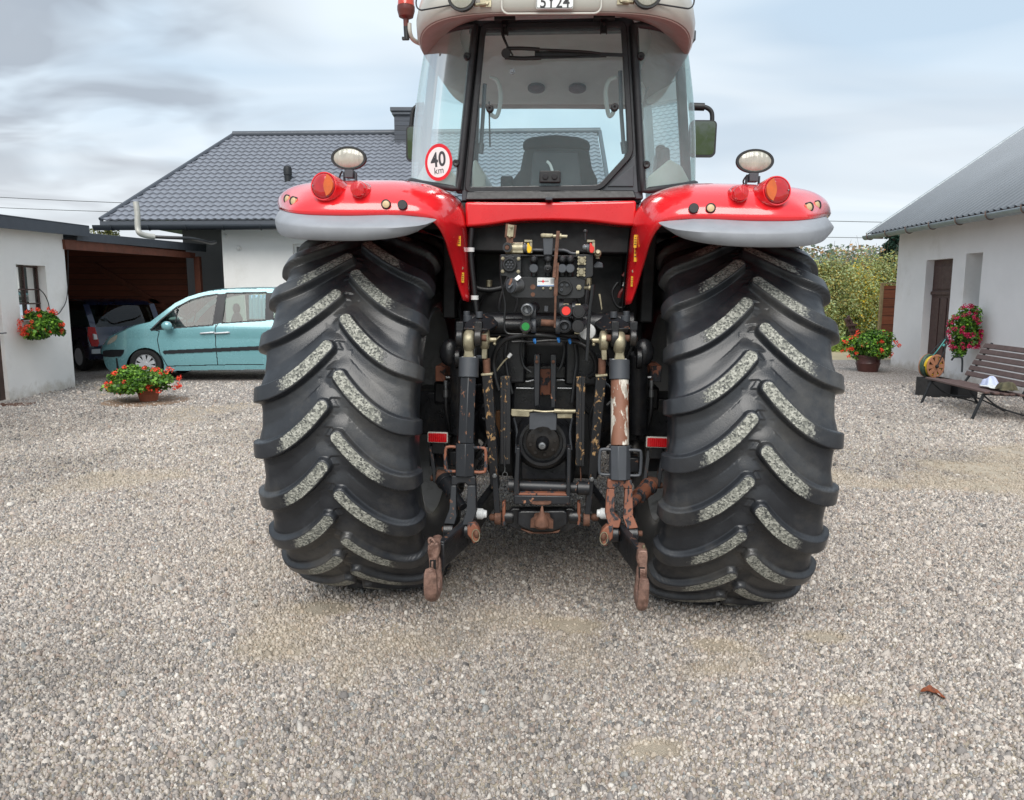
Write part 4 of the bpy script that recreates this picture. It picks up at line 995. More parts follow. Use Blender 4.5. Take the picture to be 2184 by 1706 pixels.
# lift rods
def liftrod(top, col, body, sleeve, yoke, legs, mats, s):
    """pixel rows measured in the photo"""
    yt, yb_ = -.64, -.74
    x0, y0 = top; c_ = q5(x0, y0, yt)
    b = MB(); b.lathe(c_-V((.026, 0, 0)), (1, 0, 0), [(0, .034), (.004, .046), (.014, .052), (.038, .052), (.048, .046), (.052, .034), (.052, 0)], 28)
    xn, yn = col[0]; b.loft([[q5(xn+dx, y, yt)+V((0, dy, 0)) for dx, dy in ((-w, -.02), (w, -.02), (w, .02), (-w, .02))] for (y, w) in ((y0+25, 33), (y0+62, 24), (yn-15, 28), (yn-3, 31))], caps=True)
    root = part(b, 'lift_rod', 'zinc', .006, seg=3)
    b = MB(); b.ball(c_+V((.004, -.004, 0)), (.03, .038, .036), 20, 12); part(b, 'ball_joint', 'steel', parent=root)
    b = MB(); b.cyl(q5(xn, yn-6, yt), q5(xn, yn+4, yt), .034, n=20); part(b, 'lock_ring', 'white', .002, parent=root)
    xe, ye = col[1]; b = MB(); a, e = q5(xn, yn, yt), q5(xe, ye, yt-.015); b.cyl(a, e, .0475, n=32); part(b, 'rod_collar', 'greyp', .003, parent=root)
    (xa, ya), (xb, yb2) = body; b = MB(); b.cyl(q5(xa, ya, yt-.015), q5(xb, yb2, yb_+.02), .042 if s < 0 else .0415, n=6 if s < 0 else 24, ph=.0 if s > 0 else .35); part(b, 'rod_tube', mats[0], .003, parent=root)
    (xa, ya), (xb, yb2) = sleeve; b = MB(); b.cyl(q5(xa, ya, yb_+.02), q5(xb, yb2, yb_), .050, n=6 if s < 0 else 8, ph=.35 if s < 0 else .2); part(b, 'rod_sleeve', mats[1], .003, parent=root)
    h = abs(q5(xa, ya, yb_).z-q5(xa, yb2, yb_).z)
    for k in (-1, 1):
        o0 = q5(xa, (ya+yb2)/2-0, yb_); b = MB(); w = .052 if k < 0 else .056
        b.tube([o0+V((k*.04, 0, h*.37)), o0+V((k*(.035+w*.8), 0, h*.37)), o0+V((k*(.04+w), 0, h*.28)), o0+V((k*(.04+w), 0, -h*.28)), o0+V((k*(.035+w*.8), 0, -h*.37)), o0+V((k*.03, 0, -h*.37))], .007, 8)
        part(b, 'crank_handle', mats[2], parent=root)
    # fork: bar across, two cheeks, two splayed lower legs
    (xl, yt1, xr, yb1, inx0, iny0, inx1, iny1) = yoke
    b = MB(); th = .045
    b.prism([q5(xl, yt1, yb_-.02), q5(xr, yt1+4, yb_-.02), q5(xr+3, iny0, yb_-.02), q5(inx1, iny0, yb_-.02), q5(inx1-12, iny0-13, yb_-.02), q5(inx0+16, iny0-13, yb_-.02), q5(inx0, iny0, yb_-.02), q5(xl-4, iny0, yb_-.02)], (0, th, 0))
    (l0, l1, r0, r1, yl_) = legs
    b.prism([q5(xl-4, iny0, yb_-.02), q5(inx0, iny0, yb_-.02), q5(inx0-4, iny1, yb_-.02), q5(l1+12, iny1+35, yb_-.03), q5(l1, yl_-25, yb_-.05), q5(l0, yl_-30, yb_-.05), q5(xl-14, iny1, yb_-.03)], (0, th, 0))
    b.prism([q5(inx1, iny0, yb_-.02), q5(xr+3, iny0, yb_-.02), q5(xr+7, iny1+12, yb_-.02), q5(r1, yl_-25, yb_-.05), q5(r0, yl_-20, yb_-.05), q5(inx1-10, iny1+20, yb_-.03), q5(inx1-4, iny1, yb_-.02)], (0, th, 0))
    part(b, 'rod_fork', mats[3], .005, parent=root, seg=2)
    for (a, c2_) in ((l0, l1), (r0, r1)):
        b = MB(); m_ = (a+c2_)/2; b.cyl(q5(a+3, yl_+6, yb_-.02), q5(c2_-3, yl_+6, yb_-.02), .038, n=20); part(b, 'fork_eye', 'black', .004, parent=root)
    b = MB(); b.cyl(q5(l0-6, yl_, yb_-.02), q5(r1+22, yl_+4, yb_-.02), .013, n=12); part(b, 'fork_pin', 'rust', parent=root)
    return root
liftrod((396, 118), ((394, 215), (391, 328)), ((389, 328), (374, 705)), ((372, 703), (369, 890)), (294, 890, 430, 1120, 322, 945, 385, 1085), (248, 312, 350, 412, 1195), ('chipB', 'chipB', 'chipR', 'chipB'), -1)
liftrod((1253, 128), ((1254, 228), (1254, 340)), ((1256, 340), (1256, 716)), ((1255, 716), (1255, 910)), (1186, 912, 1325, 1130, 1228, 965, 1285, 1108), (1193, 1252, 1298, 1362, 1215), ('chipW', 'greyp', 'greyp', 'chipR'), 1)
# hanging pin plates beside the forks
def pinplate(x, y, s, yl=-.80):
    b = MB(); c_ = q5(x, y, yl)
    b.prism([c_+V((s*a, 0, d)) for a, d in ((-.03, .045), (.0, .05), (.018, .03), (.030, .0), (.020, -.04), (.0, -.055), (-.012, -.03), (-.03, -.01))], (0, .05, 0)); pp = part(b, 'pin_plate', 'chipR', .006)
    b = MB(); b.tube([c_+V((s*(.012+.018*math.cos(a)), -.008, -.008+.030*math.sin(a))) for a in [i*math.pi/6 for i in range(13)]], .0022, 6, smooth=False); part(b, 'pin_ring', 'zinc', parent=pp)
    b = MB(); b.ball(c_+V((s*.014, -.0, .0)), (.014, .012, .022), 10, 8); part(b, 'pin_head', 'rust', parent=pp)
pinplate(420, 1218, 1); pinplate(1180, 1235, -1)
for (x, s) in ((464, 1), (1158, -1)):
    b = MB(); b.lathe(q5(x-s*26, 1106, -.60), (s, 0, 0), [(0, .027), (.03, .027), (.036, .020), (.05, .018), (.052, .0)], 16); part(b, 'check_bolt', 'white', .002)
# lower links, with the hook ends that reach out towards the camera
for s in (-1, 1):
    if s < 0: H, Mi, In = q5(232, 1348, -1.02), q5(372, 1225, -.74), q5(540, 985, -.22)
    else: H, Mi, In = q5(1372, 1390, -1.02), q5(1262, 1245, -.74), q5(1080, 985, -.22)
    b = MB(); b.bar(H, Mi, .115, .032, (0, 0, 1)); b.bar(Mi, In, .115, .04, (0, 0, 1)); ll = part(b, 'lower_link', 'black', .006)
    b = MB(); up = V((0, 0, .052)); b.bar(H+up, Mi+up, .03, .030, (0, 0, 1)); part(b, 'link_edge', 'chipB', .004, parent=ll)
    # claw: upper cheek, latch slot and open hook
    hx = (lambda x, y, yl=-1.06: q5(x, y, yl)) if s < 0 else (lambda x, y, yl=-1.06: q5(x, y, yl))
    th = .05
    if s < 0:
        up_ = ((158, 1290), (170, 1272), (200, 1268), (222, 1276), (226, 1330), (216, 1360), (216, 1425), (166, 1425), (162, 1360), (155, 1330))
        slot = ((176, 1374), (200, 1374), (200, 1420), (174, 1420)); tong = (178, 1382, 199, 1418)
        hkp = ((148, 1452), (166, 1462), (178, 1440), (210, 1424), (232, 1440), (240, 1480), (238, 1540), (226, 1584), (206, 1594), (184, 1590), (168, 1560), (156, 1500))
    else:
        up_ = ((1360, 1325), (1376, 1316), (1414, 1320), (1416, 1360), (1412, 1400), (1412, 1480), (1366, 1484), (1362, 1400), (1352, 1385))
        slot = None; tong = (1372, 1424, 1394, 1468)
        hkp = ((1346, 1500), (1356, 1490), (1372, 1496), (1410, 1498), (1414, 1520), (1406, 1590), (1394, 1634), (1376, 1646), (1352, 1640), (1340, 1610), (1338, 1560))
    hkk = MB(); hkk.prism([hx(x, y) for x, y in up_], (0, .11, 0)); ho = part(hkk, 'hook_cheek', 'rust2', .010, parent=ll, seg=3)
    xx = [p[0] for p in hkp]; cx_ = (min(xx)+max(xx))/2
    # open claw: a J-shaped jaw seen end-on; built as a curved plate
    ytop = min(p[1] for p in hkp); ybot = max(p[1] for p in hkp); zt = hx(cx_, ytop).z; zb = hx(cx_, ybot).z; w_ = abs(hx(max(xx), 0).x-hx(min(xx), 0).x)
    jb = MB(); X0 = hx(cx_, (ytop+ybot)/2).x; rr_ = []
    for k in range(15):
        t = k/14; a = math.pi*(1.02*t); yy = -1.10+.075*(1-math.cos(a)) if False else None
        ang = -math.pi*.5+math.pi*t
        # jaw centre line: from tip (rear, high) round the bottom to the back
        cy_ = -1.085; R0 = .062; 
        py_ = cy_-R0*math.cos(math.pi*t)*1.0; pz = zb+.03+R0*(1-math.sin(math.pi*t))*1.0
        if t < .12: pz += (.12-t)*.75
        if t > .8: pz += (t-.8)*.5
        ww = w_*(.48 if t < .9 else .42); hh = .019+.012*math.sin(math.pi*t)
        nrm = V((0, -math.cos(math.pi*t), -math.sin(math.pi*t)))
        c0 = V((X0, py_, pz))
        rr_.append([c0+V((-ww, 0, 0))+nrm*hh*.6, c0+V((0, 0, 0))+nrm*hh, c0+V((ww, 0, 0))+nrm*hh*.6, c0+V((ww*.95, 0, 0))-nrm*hh*.6, c0-nrm*hh, c0+V((-ww*.95, 0, 0))-nrm*hh*.6])
    jb.loft(rr_, caps=True); part(jb, 'hook_jaw', 'rust2', angle=60, parent=ll, sub=1)
    b = MB(); b.prism([hx(x, y, -1.04) for x, y in hkp], (0, .03, 0)); part(b, 'hook_back', 'rust2', .010, parent=ll, seg=3)
    b = MB(); b.bb(hx(tong[0], tong[1], -1.075), hx(tong[2], tong[3], -1.03)); part(b, 'latch_tongue', 'rust2', .003, parent=ll)
    m_ = ((tong[0]-7, tong[1]-10), (tong[2]+5, tong[1]-10), (tong[2]+5, tong[3]+6), (tong[0]-7, tong[3]+6)); b = MB(); b.prism([hx(x, y, -1.0655) for x, y in m_], (0, .01, 0)); part(b, 'latch_slot', 'void', parent=ll)
    if s < 0: b = MB(); b.tube([hx(168, 1275), hx(166, 1255), hx(176, 1246), hx(190, 1258), hx(200, 1272)], .006, 8); part(b, 'hook_pin', 'rust2', parent=ll)
    else: b = MB(); b.cyl(hx(1393, 1320, -1.03), hx(1393, 1286, -1.03), .006, n=8); b.cyl(hx(1393, 1316, -1.03), hx(1393, 1308, -1.03), .014, n=8); part(b, 'hook_pin', 'zinc', parent=ll)
# stabiliser brackets, reflectors
for s in (-1, 1):
    if s < 0: bars = (((178, 720), (205, 925)), ((252, 722), (280, 925))); kn = (238, 895); am = (360, 1070); rf = (157, 643, 273, 700); m_ = 'black'
    else: bars = (((1420, 745), (1392, 945)), ((1504, 748), (1470, 955))); kn = (1438, 935); am = (1310, 1060); rf = (1405, 670, 1530, 728); m_ = 'rust'
    b = MB()
    for a, c_ in bars: b.bar(q5(*a, -.42), q5(*c_, -.46), .020, .05)
    b.bar(q5((bars[0][0][0]+bars[1][0][0])/2, bars[0][0][1]-10, -.40), q5((bars[0][0][0]+bars[1][0][0])/2, bars[0][0][1]+110, -.36), .08, .03)
    sb = part(b, 'stabiliser_bracket', 'chipB', .003)
    b = MB(); b.cyl(q5(kn[0]-28, kn[1], -.46), q5(kn[0]+30, kn[1]+8, -.46), .038, n=18); b.cyl(q5(kn[0]-62, kn[1]+8, -.45), q5(kn[0]+62, kn[1]+10, -.45), .016, n=12); part(b, 'stabiliser_joint', 'rust', .003, parent=sb)
    b = MB(); a, c_ = q5(*kn, -.46), q5(*am, -.62); b.cyl(a.lerp(c_, .1), a.lerp(c_, .6), .038, n=18); b.cyl(a.lerp(c_, .5), c_, .024, n=14); b.cyl(a.lerp(c_, .08), a.lerp(c_, .2), .044, n=18); part(b, 'stabiliser_tube', 'chipR' if s > 0 else 'chipB', .002)
    x0, y0, x1, y1 = rf
    b = MB(); a, c_ = q5(x0, y1, -.47), q5(x1, y0, -.47); b.prism(rpoly(a.x, a.z, c_.x, c_.z, -.47, .006), (0, .014, 0)); rr = part(b, 'red_reflector', 'cream', .002)
    b = MB(); b.prism(rpoly(a.x+.005, a.z+.005, c_.x-.005, c_.z-.005, -.474, .004), (0, .01, 0)); part(b, 'reflector_lens', 'lredR', .001, parent=rr)
    b = MB(); b.bb(V((a.x+.02, -.455, a.z-.06)), V((c_.x-.02, -.43, c_.z))); part(b, 'reflector_bracket', 'black', .003, parent=rr)
    # spring box and hydraulic fitting inboard of the wheel
    k = (lambda x: x) if s < 0 else (lambda x: 1668-x+30)
    b = MB(); b.bb(q5(k(202), 262, -.30), q5(k(300), 322, -.05)); part(b, 'axle_block', 'chipR', .004)
    b = MB(); b.cyl(q5(k(262), 345, -.33), q5(k(262), 375, -.33), .012, n=6); b.cyl(q5(k(262), 375, -.33), q5(k(262), 400, -.33), .009, n=10); b.cyl(q5(k(262), 400, -.33), q5(k(262), 440, -.33), .013, n=12); b.cyl(q5(k(262), 328, -.33), q5(k(300), 328, -.33), .010, n=8); part(b, 'hydraulic_fitting', 'steel', .001)
    b = MB(); b.tube([q5(k(262), 440, -.33), q5(k(264), 520, -.33), q5(k(280), 600, -.3), q5(k(300), 660, -.25)], .012, 10); part(b, 'hydraulic_hose', 'hose')
    b = MB(); b.cyl(q5(k(335), 190, -.42), q5(k(335), 640, -.30), .045, n=18); b.cyl(q5(k(318), 215, -.44), q5(k(350), 215, -.44), .055, n=18); part(b, 'lift_cylinder', 'black', .004)
rod(q5, ((545, 300), (590, 240), (620, 212)), -.48, .004, 'grease_pipe', 'zinc', 8); b = MB(); b.cyl(q5(618, 214, -.48), q5(636, 192, -.48), .009, n=8); part(b, 'grease_nipple', 'white', .001)
poly(q5, ((548, 520), (572, 520), (572, 670), (548, 668)), -.42, .04, 'filter_box', mat('ochre_paint', '#5a3a1c', .6), .004)
# ----- coupler panel
PY = -.66
outline = ((648, 474), (856, 474), (860, 492), (1435, 492), (1437, 474), (1594, 474), (1594, 688), (1580, 704), (1530, 712), (1512, 735), (1508, 880), (1496, 908), (1460, 924), (800, 918), (764, 905), (746, 880), (742, 742), (728, 712), (700, 696), (660, 694), (650, 684))
hole = ((858, 548), (1432, 548), (1432, 690), (1416, 706), (872, 706), (858, 694))
b = MB()
# plate in three pieces butted round the opening
def pp(pts, yl=PY): return [q4(x, y, yl) for x, y in pts]
b.prism(pp(((648, 474), (856, 474), (857, 548), (857, 706), (746, 742), (742, 742), (728, 712), (700, 696), (660, 694), (650, 684))), (0, .006, 0))
b.prism(pp(((1436, 474), (1594, 474), (1594, 688), (1580, 704), (1530, 712), (1512, 735), (1436, 706))), (0, .006, 0))
b.prism(pp(((857, 706), (1436, 706), (1512, 735), (1508, 880), (1496, 908), (1460, 924), (800, 918), (764, 905), (746, 880), (746, 742))), (0, .006, 0))
b.prism(pp(((857, 476), (1436, 486), (1436, 500), (857, 492))), (0, .07, 0))
pan = part(b, 'coupler_panel', 'black2', .0015)
b = MB(); b.prism(pp(((860, 500), (1430, 500), (1430, 720), (860, 720)), PY+.07), (0, .02, 0)); part(b, 'panel_recess', 'black', parent=pan)
def pbolt(x, y, r, m='zinc', fn=q4, yl=PY, h=.008, parent=pan): hexnut(fn(x, y, yl), (0, -1, 0), r, h, 'panel_bolt', m, parent)
for (x, y, r) in ((672, 518, .009), (832, 520, .009), (669, 650, .009), (829, 652, .009), (1085, 822, .006), (1160, 822, .007), (1450, 812, .013)): pbolt(x, y, r)
# seven pin socket
def ring(c, prof, name, m, parent=pan, n=28, d=(0, -1, 0)): b = MB(); b.lathe(c, d, prof, n); return part(b, name, m, parent=parent, angle=30)
c_ = q4(742, 580, PY); s7 = ring(c_, [(0, .034), (.012, .034), (.016, .030), (.016, .024), (.004, .023), (.004, 0)], 'trailer_socket', 'black2')
b = MB()
for i in range(7):
    a = 2*math.pi*i/6; r_ = .014 if i < 6 else 0; b.cyl(c_+V((r_*math.cos(a), -.003, r_*math.sin(a))), c_+V((r_*math.cos(a), -.012, r_*math.sin(a))), .004, n=8)
part(b, 'socket_pins', 'greyp', parent=s7)
b = MB(); b.cyl(c_+V((-.02, -.008, .034)), c_+V((.02, -.008, .034)), .006, n=10); b.bb(c_+V((-.010, -.014, .028)), c_+V((.010, .0, .044))); part(b, 'socket_hinge', 'seal', .001, parent=s7)
# three pin round socket
c_ = q4(1300, 815, PY); s3 = ring(c_, [(0, .038), (.010, .038), (.014, .034), (.014, .029), (.003, .028), (.003, 0)], 'power_socket', 'black2')
b = MB(); 
for (x, y) in ((-.012, .012), (.012, .012), (-.013, -.010)): b.lathe(c_+V((x, -.002, y)), (0, -1, 0), [(0, .007), (.01, .006), (.01, .003), (.004, .002), (.004, 0)], 12)
part(b, 'socket_pins', 'greyp', parent=s3)
# row of small breakaway couplings
for k, x in enumerate((990, 1135, 1280, 1362)):
    b = MB(); c_ = q4(x, 530, PY+.01); b.lathe(c_, (0, -1, 0), [(0, .020), (.02, .020), (.03, .014), (.045, .012), (.05, .006), (.05, 0)], 16); cp = part(b, 'small_coupling', 'black2', parent=pan)
    if k != 1:
        b = MB(); c_ = q4(x-2, 620, PY-.005); b.lathe(c_, (0, -1, 0), [(0, .021), (.02, .021), (.024, .018), (.024, 0)], 20); part(b, 'coupling_cap', 'greyp', parent=pan)
    else:
        b = MB(); c_ = q4(x-3, 622, PY-.005); b.lathe(c_, (0, -1, 0), [(0, .020), (.015, .020), (.02, .010), (.03, .009), (.03, .004), (.025, 0)], 20); b.bb(q4(1112, 600, PY-.02), q4(1160, 520, PY)); part(b, 'coupling_cap', 'ink', .001, parent=pan)
    b = MB(); b.cyl(q4(x, 560, PY+.04), q4(x, 700, PY+.04), .014, n=10); part(b, 'coupling_body', 'black', parent=pan)
# zinc knobs at right
for (x, y) in ((1478, 540), (1472, 658)):
    c_ = q4(x, y, PY); b = MB(); b.cyl(c_, c_+V((0, -.014, 0)), .020, n=6); b.cyl(c_+V((0, -.014, 0)), c_+V((0, -.022, 0)), .012, n=12)
    for i in range(4):
        a = math.pi/4+i*math.pi/2; b.cyl(c_+V((.020*math.cos(a), -.004, .020*math.sin(a))), c_+V((.020*math.cos(a), -.018, .020*math.sin(a))), .006, n=8)
    part(b, 'plug_bolt', 'zinc', .001, parent=pan)
# maker sticker: white with red star mark
a, c_ = q4(1022, 800, PY), q4(1207, 714, PY)
b = MB(); b.prism(rpoly(a.x, a.z, c_.x, c_.z, PY-.0015, .003), (0, .001, 0)); stk = part(b, 'maker_sticker', 'white', parent=pan)
b = MB(); b.prism([q4(x, y, PY-.0022) for x, y in ((1082, 730), (1090, 745), (1106, 750), (1090, 756), (1082, 772), (1074, 756), (1058, 750), (1074, 745))], (0, .0004, 0)); part(b, 'sticker_mark', 'signred', parent=stk)
b = MB(); b.prism([q4(x, y, PY-.0022) for x, y in ((1024, 792), (1204, 792), (1204, 799), (1024, 799))], (0, .0004, 0)); part(b, 'sticker_band', 'blue', parent=stk)
b = MB()
for i in range(6):
    b.prism([q4(x, y, PY-.0022) for x, y in ((1158+0, 724+i*9), (1200, 724+i*9), (1200, 727+i*9), (1158, 727+i*9))], (0, .0004, 0))
for i in range(10):
    if i in (4, 5): continue
    x = 1032+i*11; b.prism([q4(p, y, PY-.0022) for p, y in ((x, 744), (x+7, 744), (x+7, 755), (x, 755))], (0, .0004, 0))
part(b, 'sticker_print', 'inkg', parent=stk)
# parking socket with lid, lower left
c_ = q4(830, 790, PY); b = MB(); b.lathe(c_, (-.75, -.8, -.05), [(-.01, .030), (.03, .030), (.034, .034), (.042, .034)], 20); ps = part(b, 'parking_socket', 'steel', .001, parent=pan)
b = MB(); b.lathe(c_, (-.75, -.8, -.05), [(.043, .033), (.05, .033), (.052, .02), (.052, 0)], 20); b.bar(q4(725, 820, PY-.05), q4(845, 705, PY-.03), .016, .008, (0, 1, 0)); part(b, 'socket_lid', 'greyp', parent=ps)
b = MB(); b.bar(q4(738, 790, PY-.05), q4(765, 725, PY-.04), .010, .010); part(b, 'lid_spring', 'rust', parent=ps)
b = MB(); b.bar(q4(803, 735, PY-.06), q4(846, 700, PY-.05), .018, .006); part(b, 'lid_tab', 'white', parent=ps)
ring(q4(978, 808, PY), [(0, .012), (.002, .012), (.002, 0)], 'panel_hole', 'rust'); ring(q4(978, 885, PY), [(0, .010), (.002, .010), (.002, 0)], 'panel_hole', 'rust')
# parts standing above the panel
b = MB(); b.bar(q4(745, 360, PY-.01), q4(738, 290, PY-.01), .03, .006); b.prism(pp(((702, 160), (812, 176), (798, 300), (770, 318), (688, 298)), PY-.012), (0, .004, 0)); part(b, 'rusty_bracket', 'rust', .001)
b = MB(); b.prism(pp(((722, 168), (786, 178), (776, 296), (712, 286)), PY-.020), (0, .007, 0)); part(b, 'bracket_plate', 'zinc', .001)
for (x, y) in ((758, 195), (742, 290)): pbolt(x, y, .007, yl=PY-.022, parent=TR)
b = MB(); b.cyl(q4(700, 410, PY+.02), q4(880, 412, PY+.02), .027, n=20); b.prism(pp(((765, 362), (880, 364), (880, 462), (765, 458)), PY-.004), (0, .05, 0)); part(b, 'zinc_bracket', 'zinc', .003)
ring(q4(718, 403, PY-.005), [(0, .022), (.010, .022), (.010, .012), (.004, .012), (.004, 0)], 'clamp', 'seal', TR); ring(q4(714, 406, PY-.012), [(0, .011), (.008, .009), (.009, 0)], 'clamp_bolt', 'rust', TR)
for (x0, mm) in ((930, 'yellow'), (1572, 'redpl')):
    b = MB(); c_ = q4(x0-85, 405, PY+.01); b.lathe(c_, (1, -.15, 0), [(0, .010), (.006, .014), (.02, .015), (.022, .022), (.032, .024), (.036, .028), (.048, .028), (.05, .022)], 18); k = part(b, 'air_coupling', 'steel', .0008)
    b = MB(); b.prism([q4(x0+dx, y, PY-.03) for dx, y in ((-40, 325), (40, 328), (42, 345), (-38, 350))], (0, .04, 0)); b.bar(q4(x0+28, 335, PY-.02), q4(x0+28, 460, PY-.02), .012, .012); part(b, 'coupling_frame', 'zinc', .001, parent=k)
    b = MB(); b.prism([q4(x0+dx, y, PY-.034) for dx, y in ((-10, 358), (4, 355), (16, 385), (34, 400), (36, 430), (20, 460), (-6, 458), (-14, 430))], (0, .014, 0)); part(b, 'coupling_flap', mm, .002, parent=k)
b = MB(); b.prism(pp(((1080, 300), (1186, 300), (1184, 400), (1176, 480), (1088, 480)), PY-.01), (0, .03, 0)); ct = part(b, 'centre_post', 'greyp', .003)
b = MB(); b.prism(pp(((1055, 262), (1090, 258), (1190, 262), (1186, 295), (1150, 302), (1058, 300)), PY-.02), (0, .04, 0)); part(b, 'post_cap', 'zinc', .005, parent=ct)
b = MB(); b.cyl(q4(1186, 288, PY-.01), q4(1330, 292, PY-.01), .0075, n=10); b.cyl(q4(1248, 290, PY-.01), q4(1268, 290, PY-.01), .014, n=6); part(b, 'threaded_rod', 'zinc', parent=ct)
b = MB(); b.bar(q4(1238, 236, PY-.02), q4(1195, 715, PY-.035), .016, .012); lv = part(b, 'selector_rod', 'rust', .002)
b = MB(); b.bar(q4(1226, 560, PY-.028), q4(1210, 900, PY-.02), .018, .010); b.bar(q4(1210, 895, PY-.02), q4(1202, 1225, PY-.0), .010, .010); part(b, 'selector_rod_lower', 'rust', .002, parent=lv)
b = MB(); b.cyl(q4(1062, 1172, PY+.04), q4(1200, 1180, PY+.04), .016, n=14); part(b, 'rusty_pin', 'rust', parent=lv)
b = MB(); b.cyl(q4(1515, 330, PY), q4(1515, 240, PY), .006, n=10); b.ball(q4(1515, 241, PY), .010, 12, 8); part(b, 'control_knob', 'ink')
b = MB(); b.lathe(q4(1640, 470, PY+.03), (0, -1, .2), [(0, .018), (.02, .016), (.024, .010), (.04, .009)], 12); b.cyl(q4(1640, 445, PY+.03), q4(1640, 520, PY+.03), .010, n=8); part(b, 'pipe_elbow', 'zinc', .001)
poly(q4, ((1598, 590), (1640, 545), (1690, 560), (1700, 612), (1600, 614)), PY+.05, .05, 'valve_block', 'greyp', .004)
rod(q4, ((800, 462), (900, 440), (975, 430), (1100, 432), (1290, 432), (1370, 462), (1430, 466)), PY+.02, .007, 'steel_pipe', 'greyp', 10)
b = MB(); b.cyl(q4(1420, 466, PY+.02), q4(1450, 466, PY+.02), .014, n=6); part(b, 'pipe_nut', 'zinc')
# upper dark cavity: window shelf with edge line
b = MB(); b.prism([q4(x, y, -.30) for x, y in ((820, 120), (1760, 120), (1740, 190), (1500, 238), (1060, 240), (860, 205))], (0, .02, 0)); part(b, 'cavity_plate', 'black', .004)
# hydraulic quick couplers
def coupler(x, y, r, m, back=True, ringc='steel', yl=-.66):
    c_ = q4(x, y, yl); b = MB(); b.lathe(c_+V((.03, .10, .01)), c_-(c_+V((.03, .10, .01))), [(0, r*.95), (.085, r*.95), (.09, r*1.1), (.105, r*1.1)], 22); k = part(b, 'hydraulic_coupler', 'greyp')
    if m is None: ring(c_, [(-.004, r), (.012, r), (.016, r*.8), (.006, r*.62), (.012, r*.5), (.0, r*.45), (.0, 0)], 'coupler_mouth', ringc, k)
    else: ring(c_, [(-.006, r*1.12), (.010, r*1.12), (.013, r*1.0), (.013, 0)], 'dust_cap', 'ink', k)
    if m: ring(c_+V((0, -.013, 0)), [(0, r*.72), (.003, r*.70), (.003, 0)], 'colour_disc', m, k)
    return k
coupler(920, 1042, .028, None); coupler(905, 1212, .026, 'green'); coupler(1318, 1052, .028, 'redpl'); coupler(1447, 1062, .028, 'ink'); coupler(1300, 1212, .028, None, ringc='seal'); coupler(1440, 1212, .026, 'ink')
for (x0, x1) in ((866, 966), (1258, 1360), (1388, 1496)):
    poly(q4, ((x0, 1010), (x1, 1010), (x1-6, 1100), (x1-10, 1240), (x0+8, 1240), (x0+4, 1100)), -.645, .06, 'valve_body', 'ink', .006)
for (x, y) in ((985, 1070), (1400, 1030), (1270, 1010), (985, 1200), (1235, 1210)):
    b = MB(); b.cyl(q4(x-25, y, -.60), q4(x+25, y, -.60), .036, n=20); part(b, 'valve_sleeve', 'greyp', .002)
for (x, y) in ((900, 1268), (1318, 990), (1440, 992), (1430, 1278)):
    b = MB(); b.cyl(q4(x-26, y, -.66), q4(x+26, y, -.66), .006, n=8); b.bb(q4(x-12, y+12, -.665), q4(x+12, y-12, -.65)); part(b, 'cap_hinge', 'zinc', .001)
b = MB(); b.bb(q4(1095, 1000, -.62), q4(1135, 1060, -.6)); part(b, 'small_block', 'greyp', .002)
# white round filter cap
c_ = q4(1535, 1266, -.52); ring(c_, [(-.05, .040), (0, .040), (.002, .038), (.004, .037), (.006, .030), (.007, 0)], 'filter_cap', 'white', TR, 36)
b = MB(); b.lathe(c_+V((0, .06, -.01)), (0, -1, 0), [(-.1, .05), (0, .05), (.03, .046)], 24); part(b, 'filter_body', 'black')
# hoses and cables
hs = rod(q5, ((566, 400), (545, 330), (534, 240), (552, 170), (600, 115), (680, 90), (760, 86), (860, 92), (960, 112), (1040, 140), (1095, 190), (1120, 250), (1112, 300), (1080, 325)), [-.50, -.5, -.5, -.52, -.54, -.56, -.56, -.55, -.54, -.52, -.5, -.48, -.46, -.44], .013, 'hydraulic_hose', 'hose', 12)
rod(q5, ((640, 125), (700, 122), (760, 124), (850, 116), (930, 118), (1010, 126), (1060, 150)), -.57, .006, 'control_cable', 'hose', 8)
for (x, y) in ((770, 118), (906, 112), (970, 120)):
    b = MB(); b.cyl(q5(x-8, y+2, -.57), q5(x+8, y-2, -.57), .012, n=10); b.box(q5(x+3, y+8, -.582), (.006, .006, .016)); part(b, 'cable_tie', 'blue', .001)
rod(q4, ((1590, 785), (1580, 900), (1560, 1050), (1548, 1200), (1540, 1400), (1528, 1560)), -.70, .0085, 'steel_cable', 'hose', 8)
b = MB(); b.cyl(q4(1510, 818, PY), q4(1580, 818, PY-.03), .007, n=8); b.ball(q4(1560, 818, PY-.02), .011, 10, 8); part(b, 'cable_eye', 'zinc')
rod(q4, ((650, 480), (652, 700), (690, 950), (695, 1020), (688, 1120), (688, 1225), (700, 1265), (740, 1288), (880, 1291)), -.62, .005, 'brake_pipe', 'hose', 8)
rod(q4, ((350, 205), (345, 300), (338, 420), (352, 600), (375, 800), (388, 930), (400, 1040), (405, 1100)), -.44, .014, 'wiring_harness', 'hose', 10)
for (x, y) in ((340, 428), (383, 918)): b = MB(); b.cyl(q4(x, y-22, -.44), q4(x, y+22, -.44), .019, n=14); b.bb(q4(x-24, y+20, -.456), q4(x-14, y-20, -.43)); part(b, 'harness_clip', 'white', .001)
rod(q4, ((360, 800), (450, 830), (560, 835), (680, 810)), -.25, .016, 'hydraulic_hose', 'hose', 10)
rod(q4, ((1850, 760), (1790, 860), (1830, 990), (1900, 1020), (1970, 930)), -.30, .008, 'hydraulic_hose', 'hose', 10)
rod(q4, ((1900, 700), (1960, 640), (1965, 760), (1880, 860), (1860, 920)), -.28, .010, 'red_cable', mat('dull_red_cable', '#5e1a18', .5), 8)
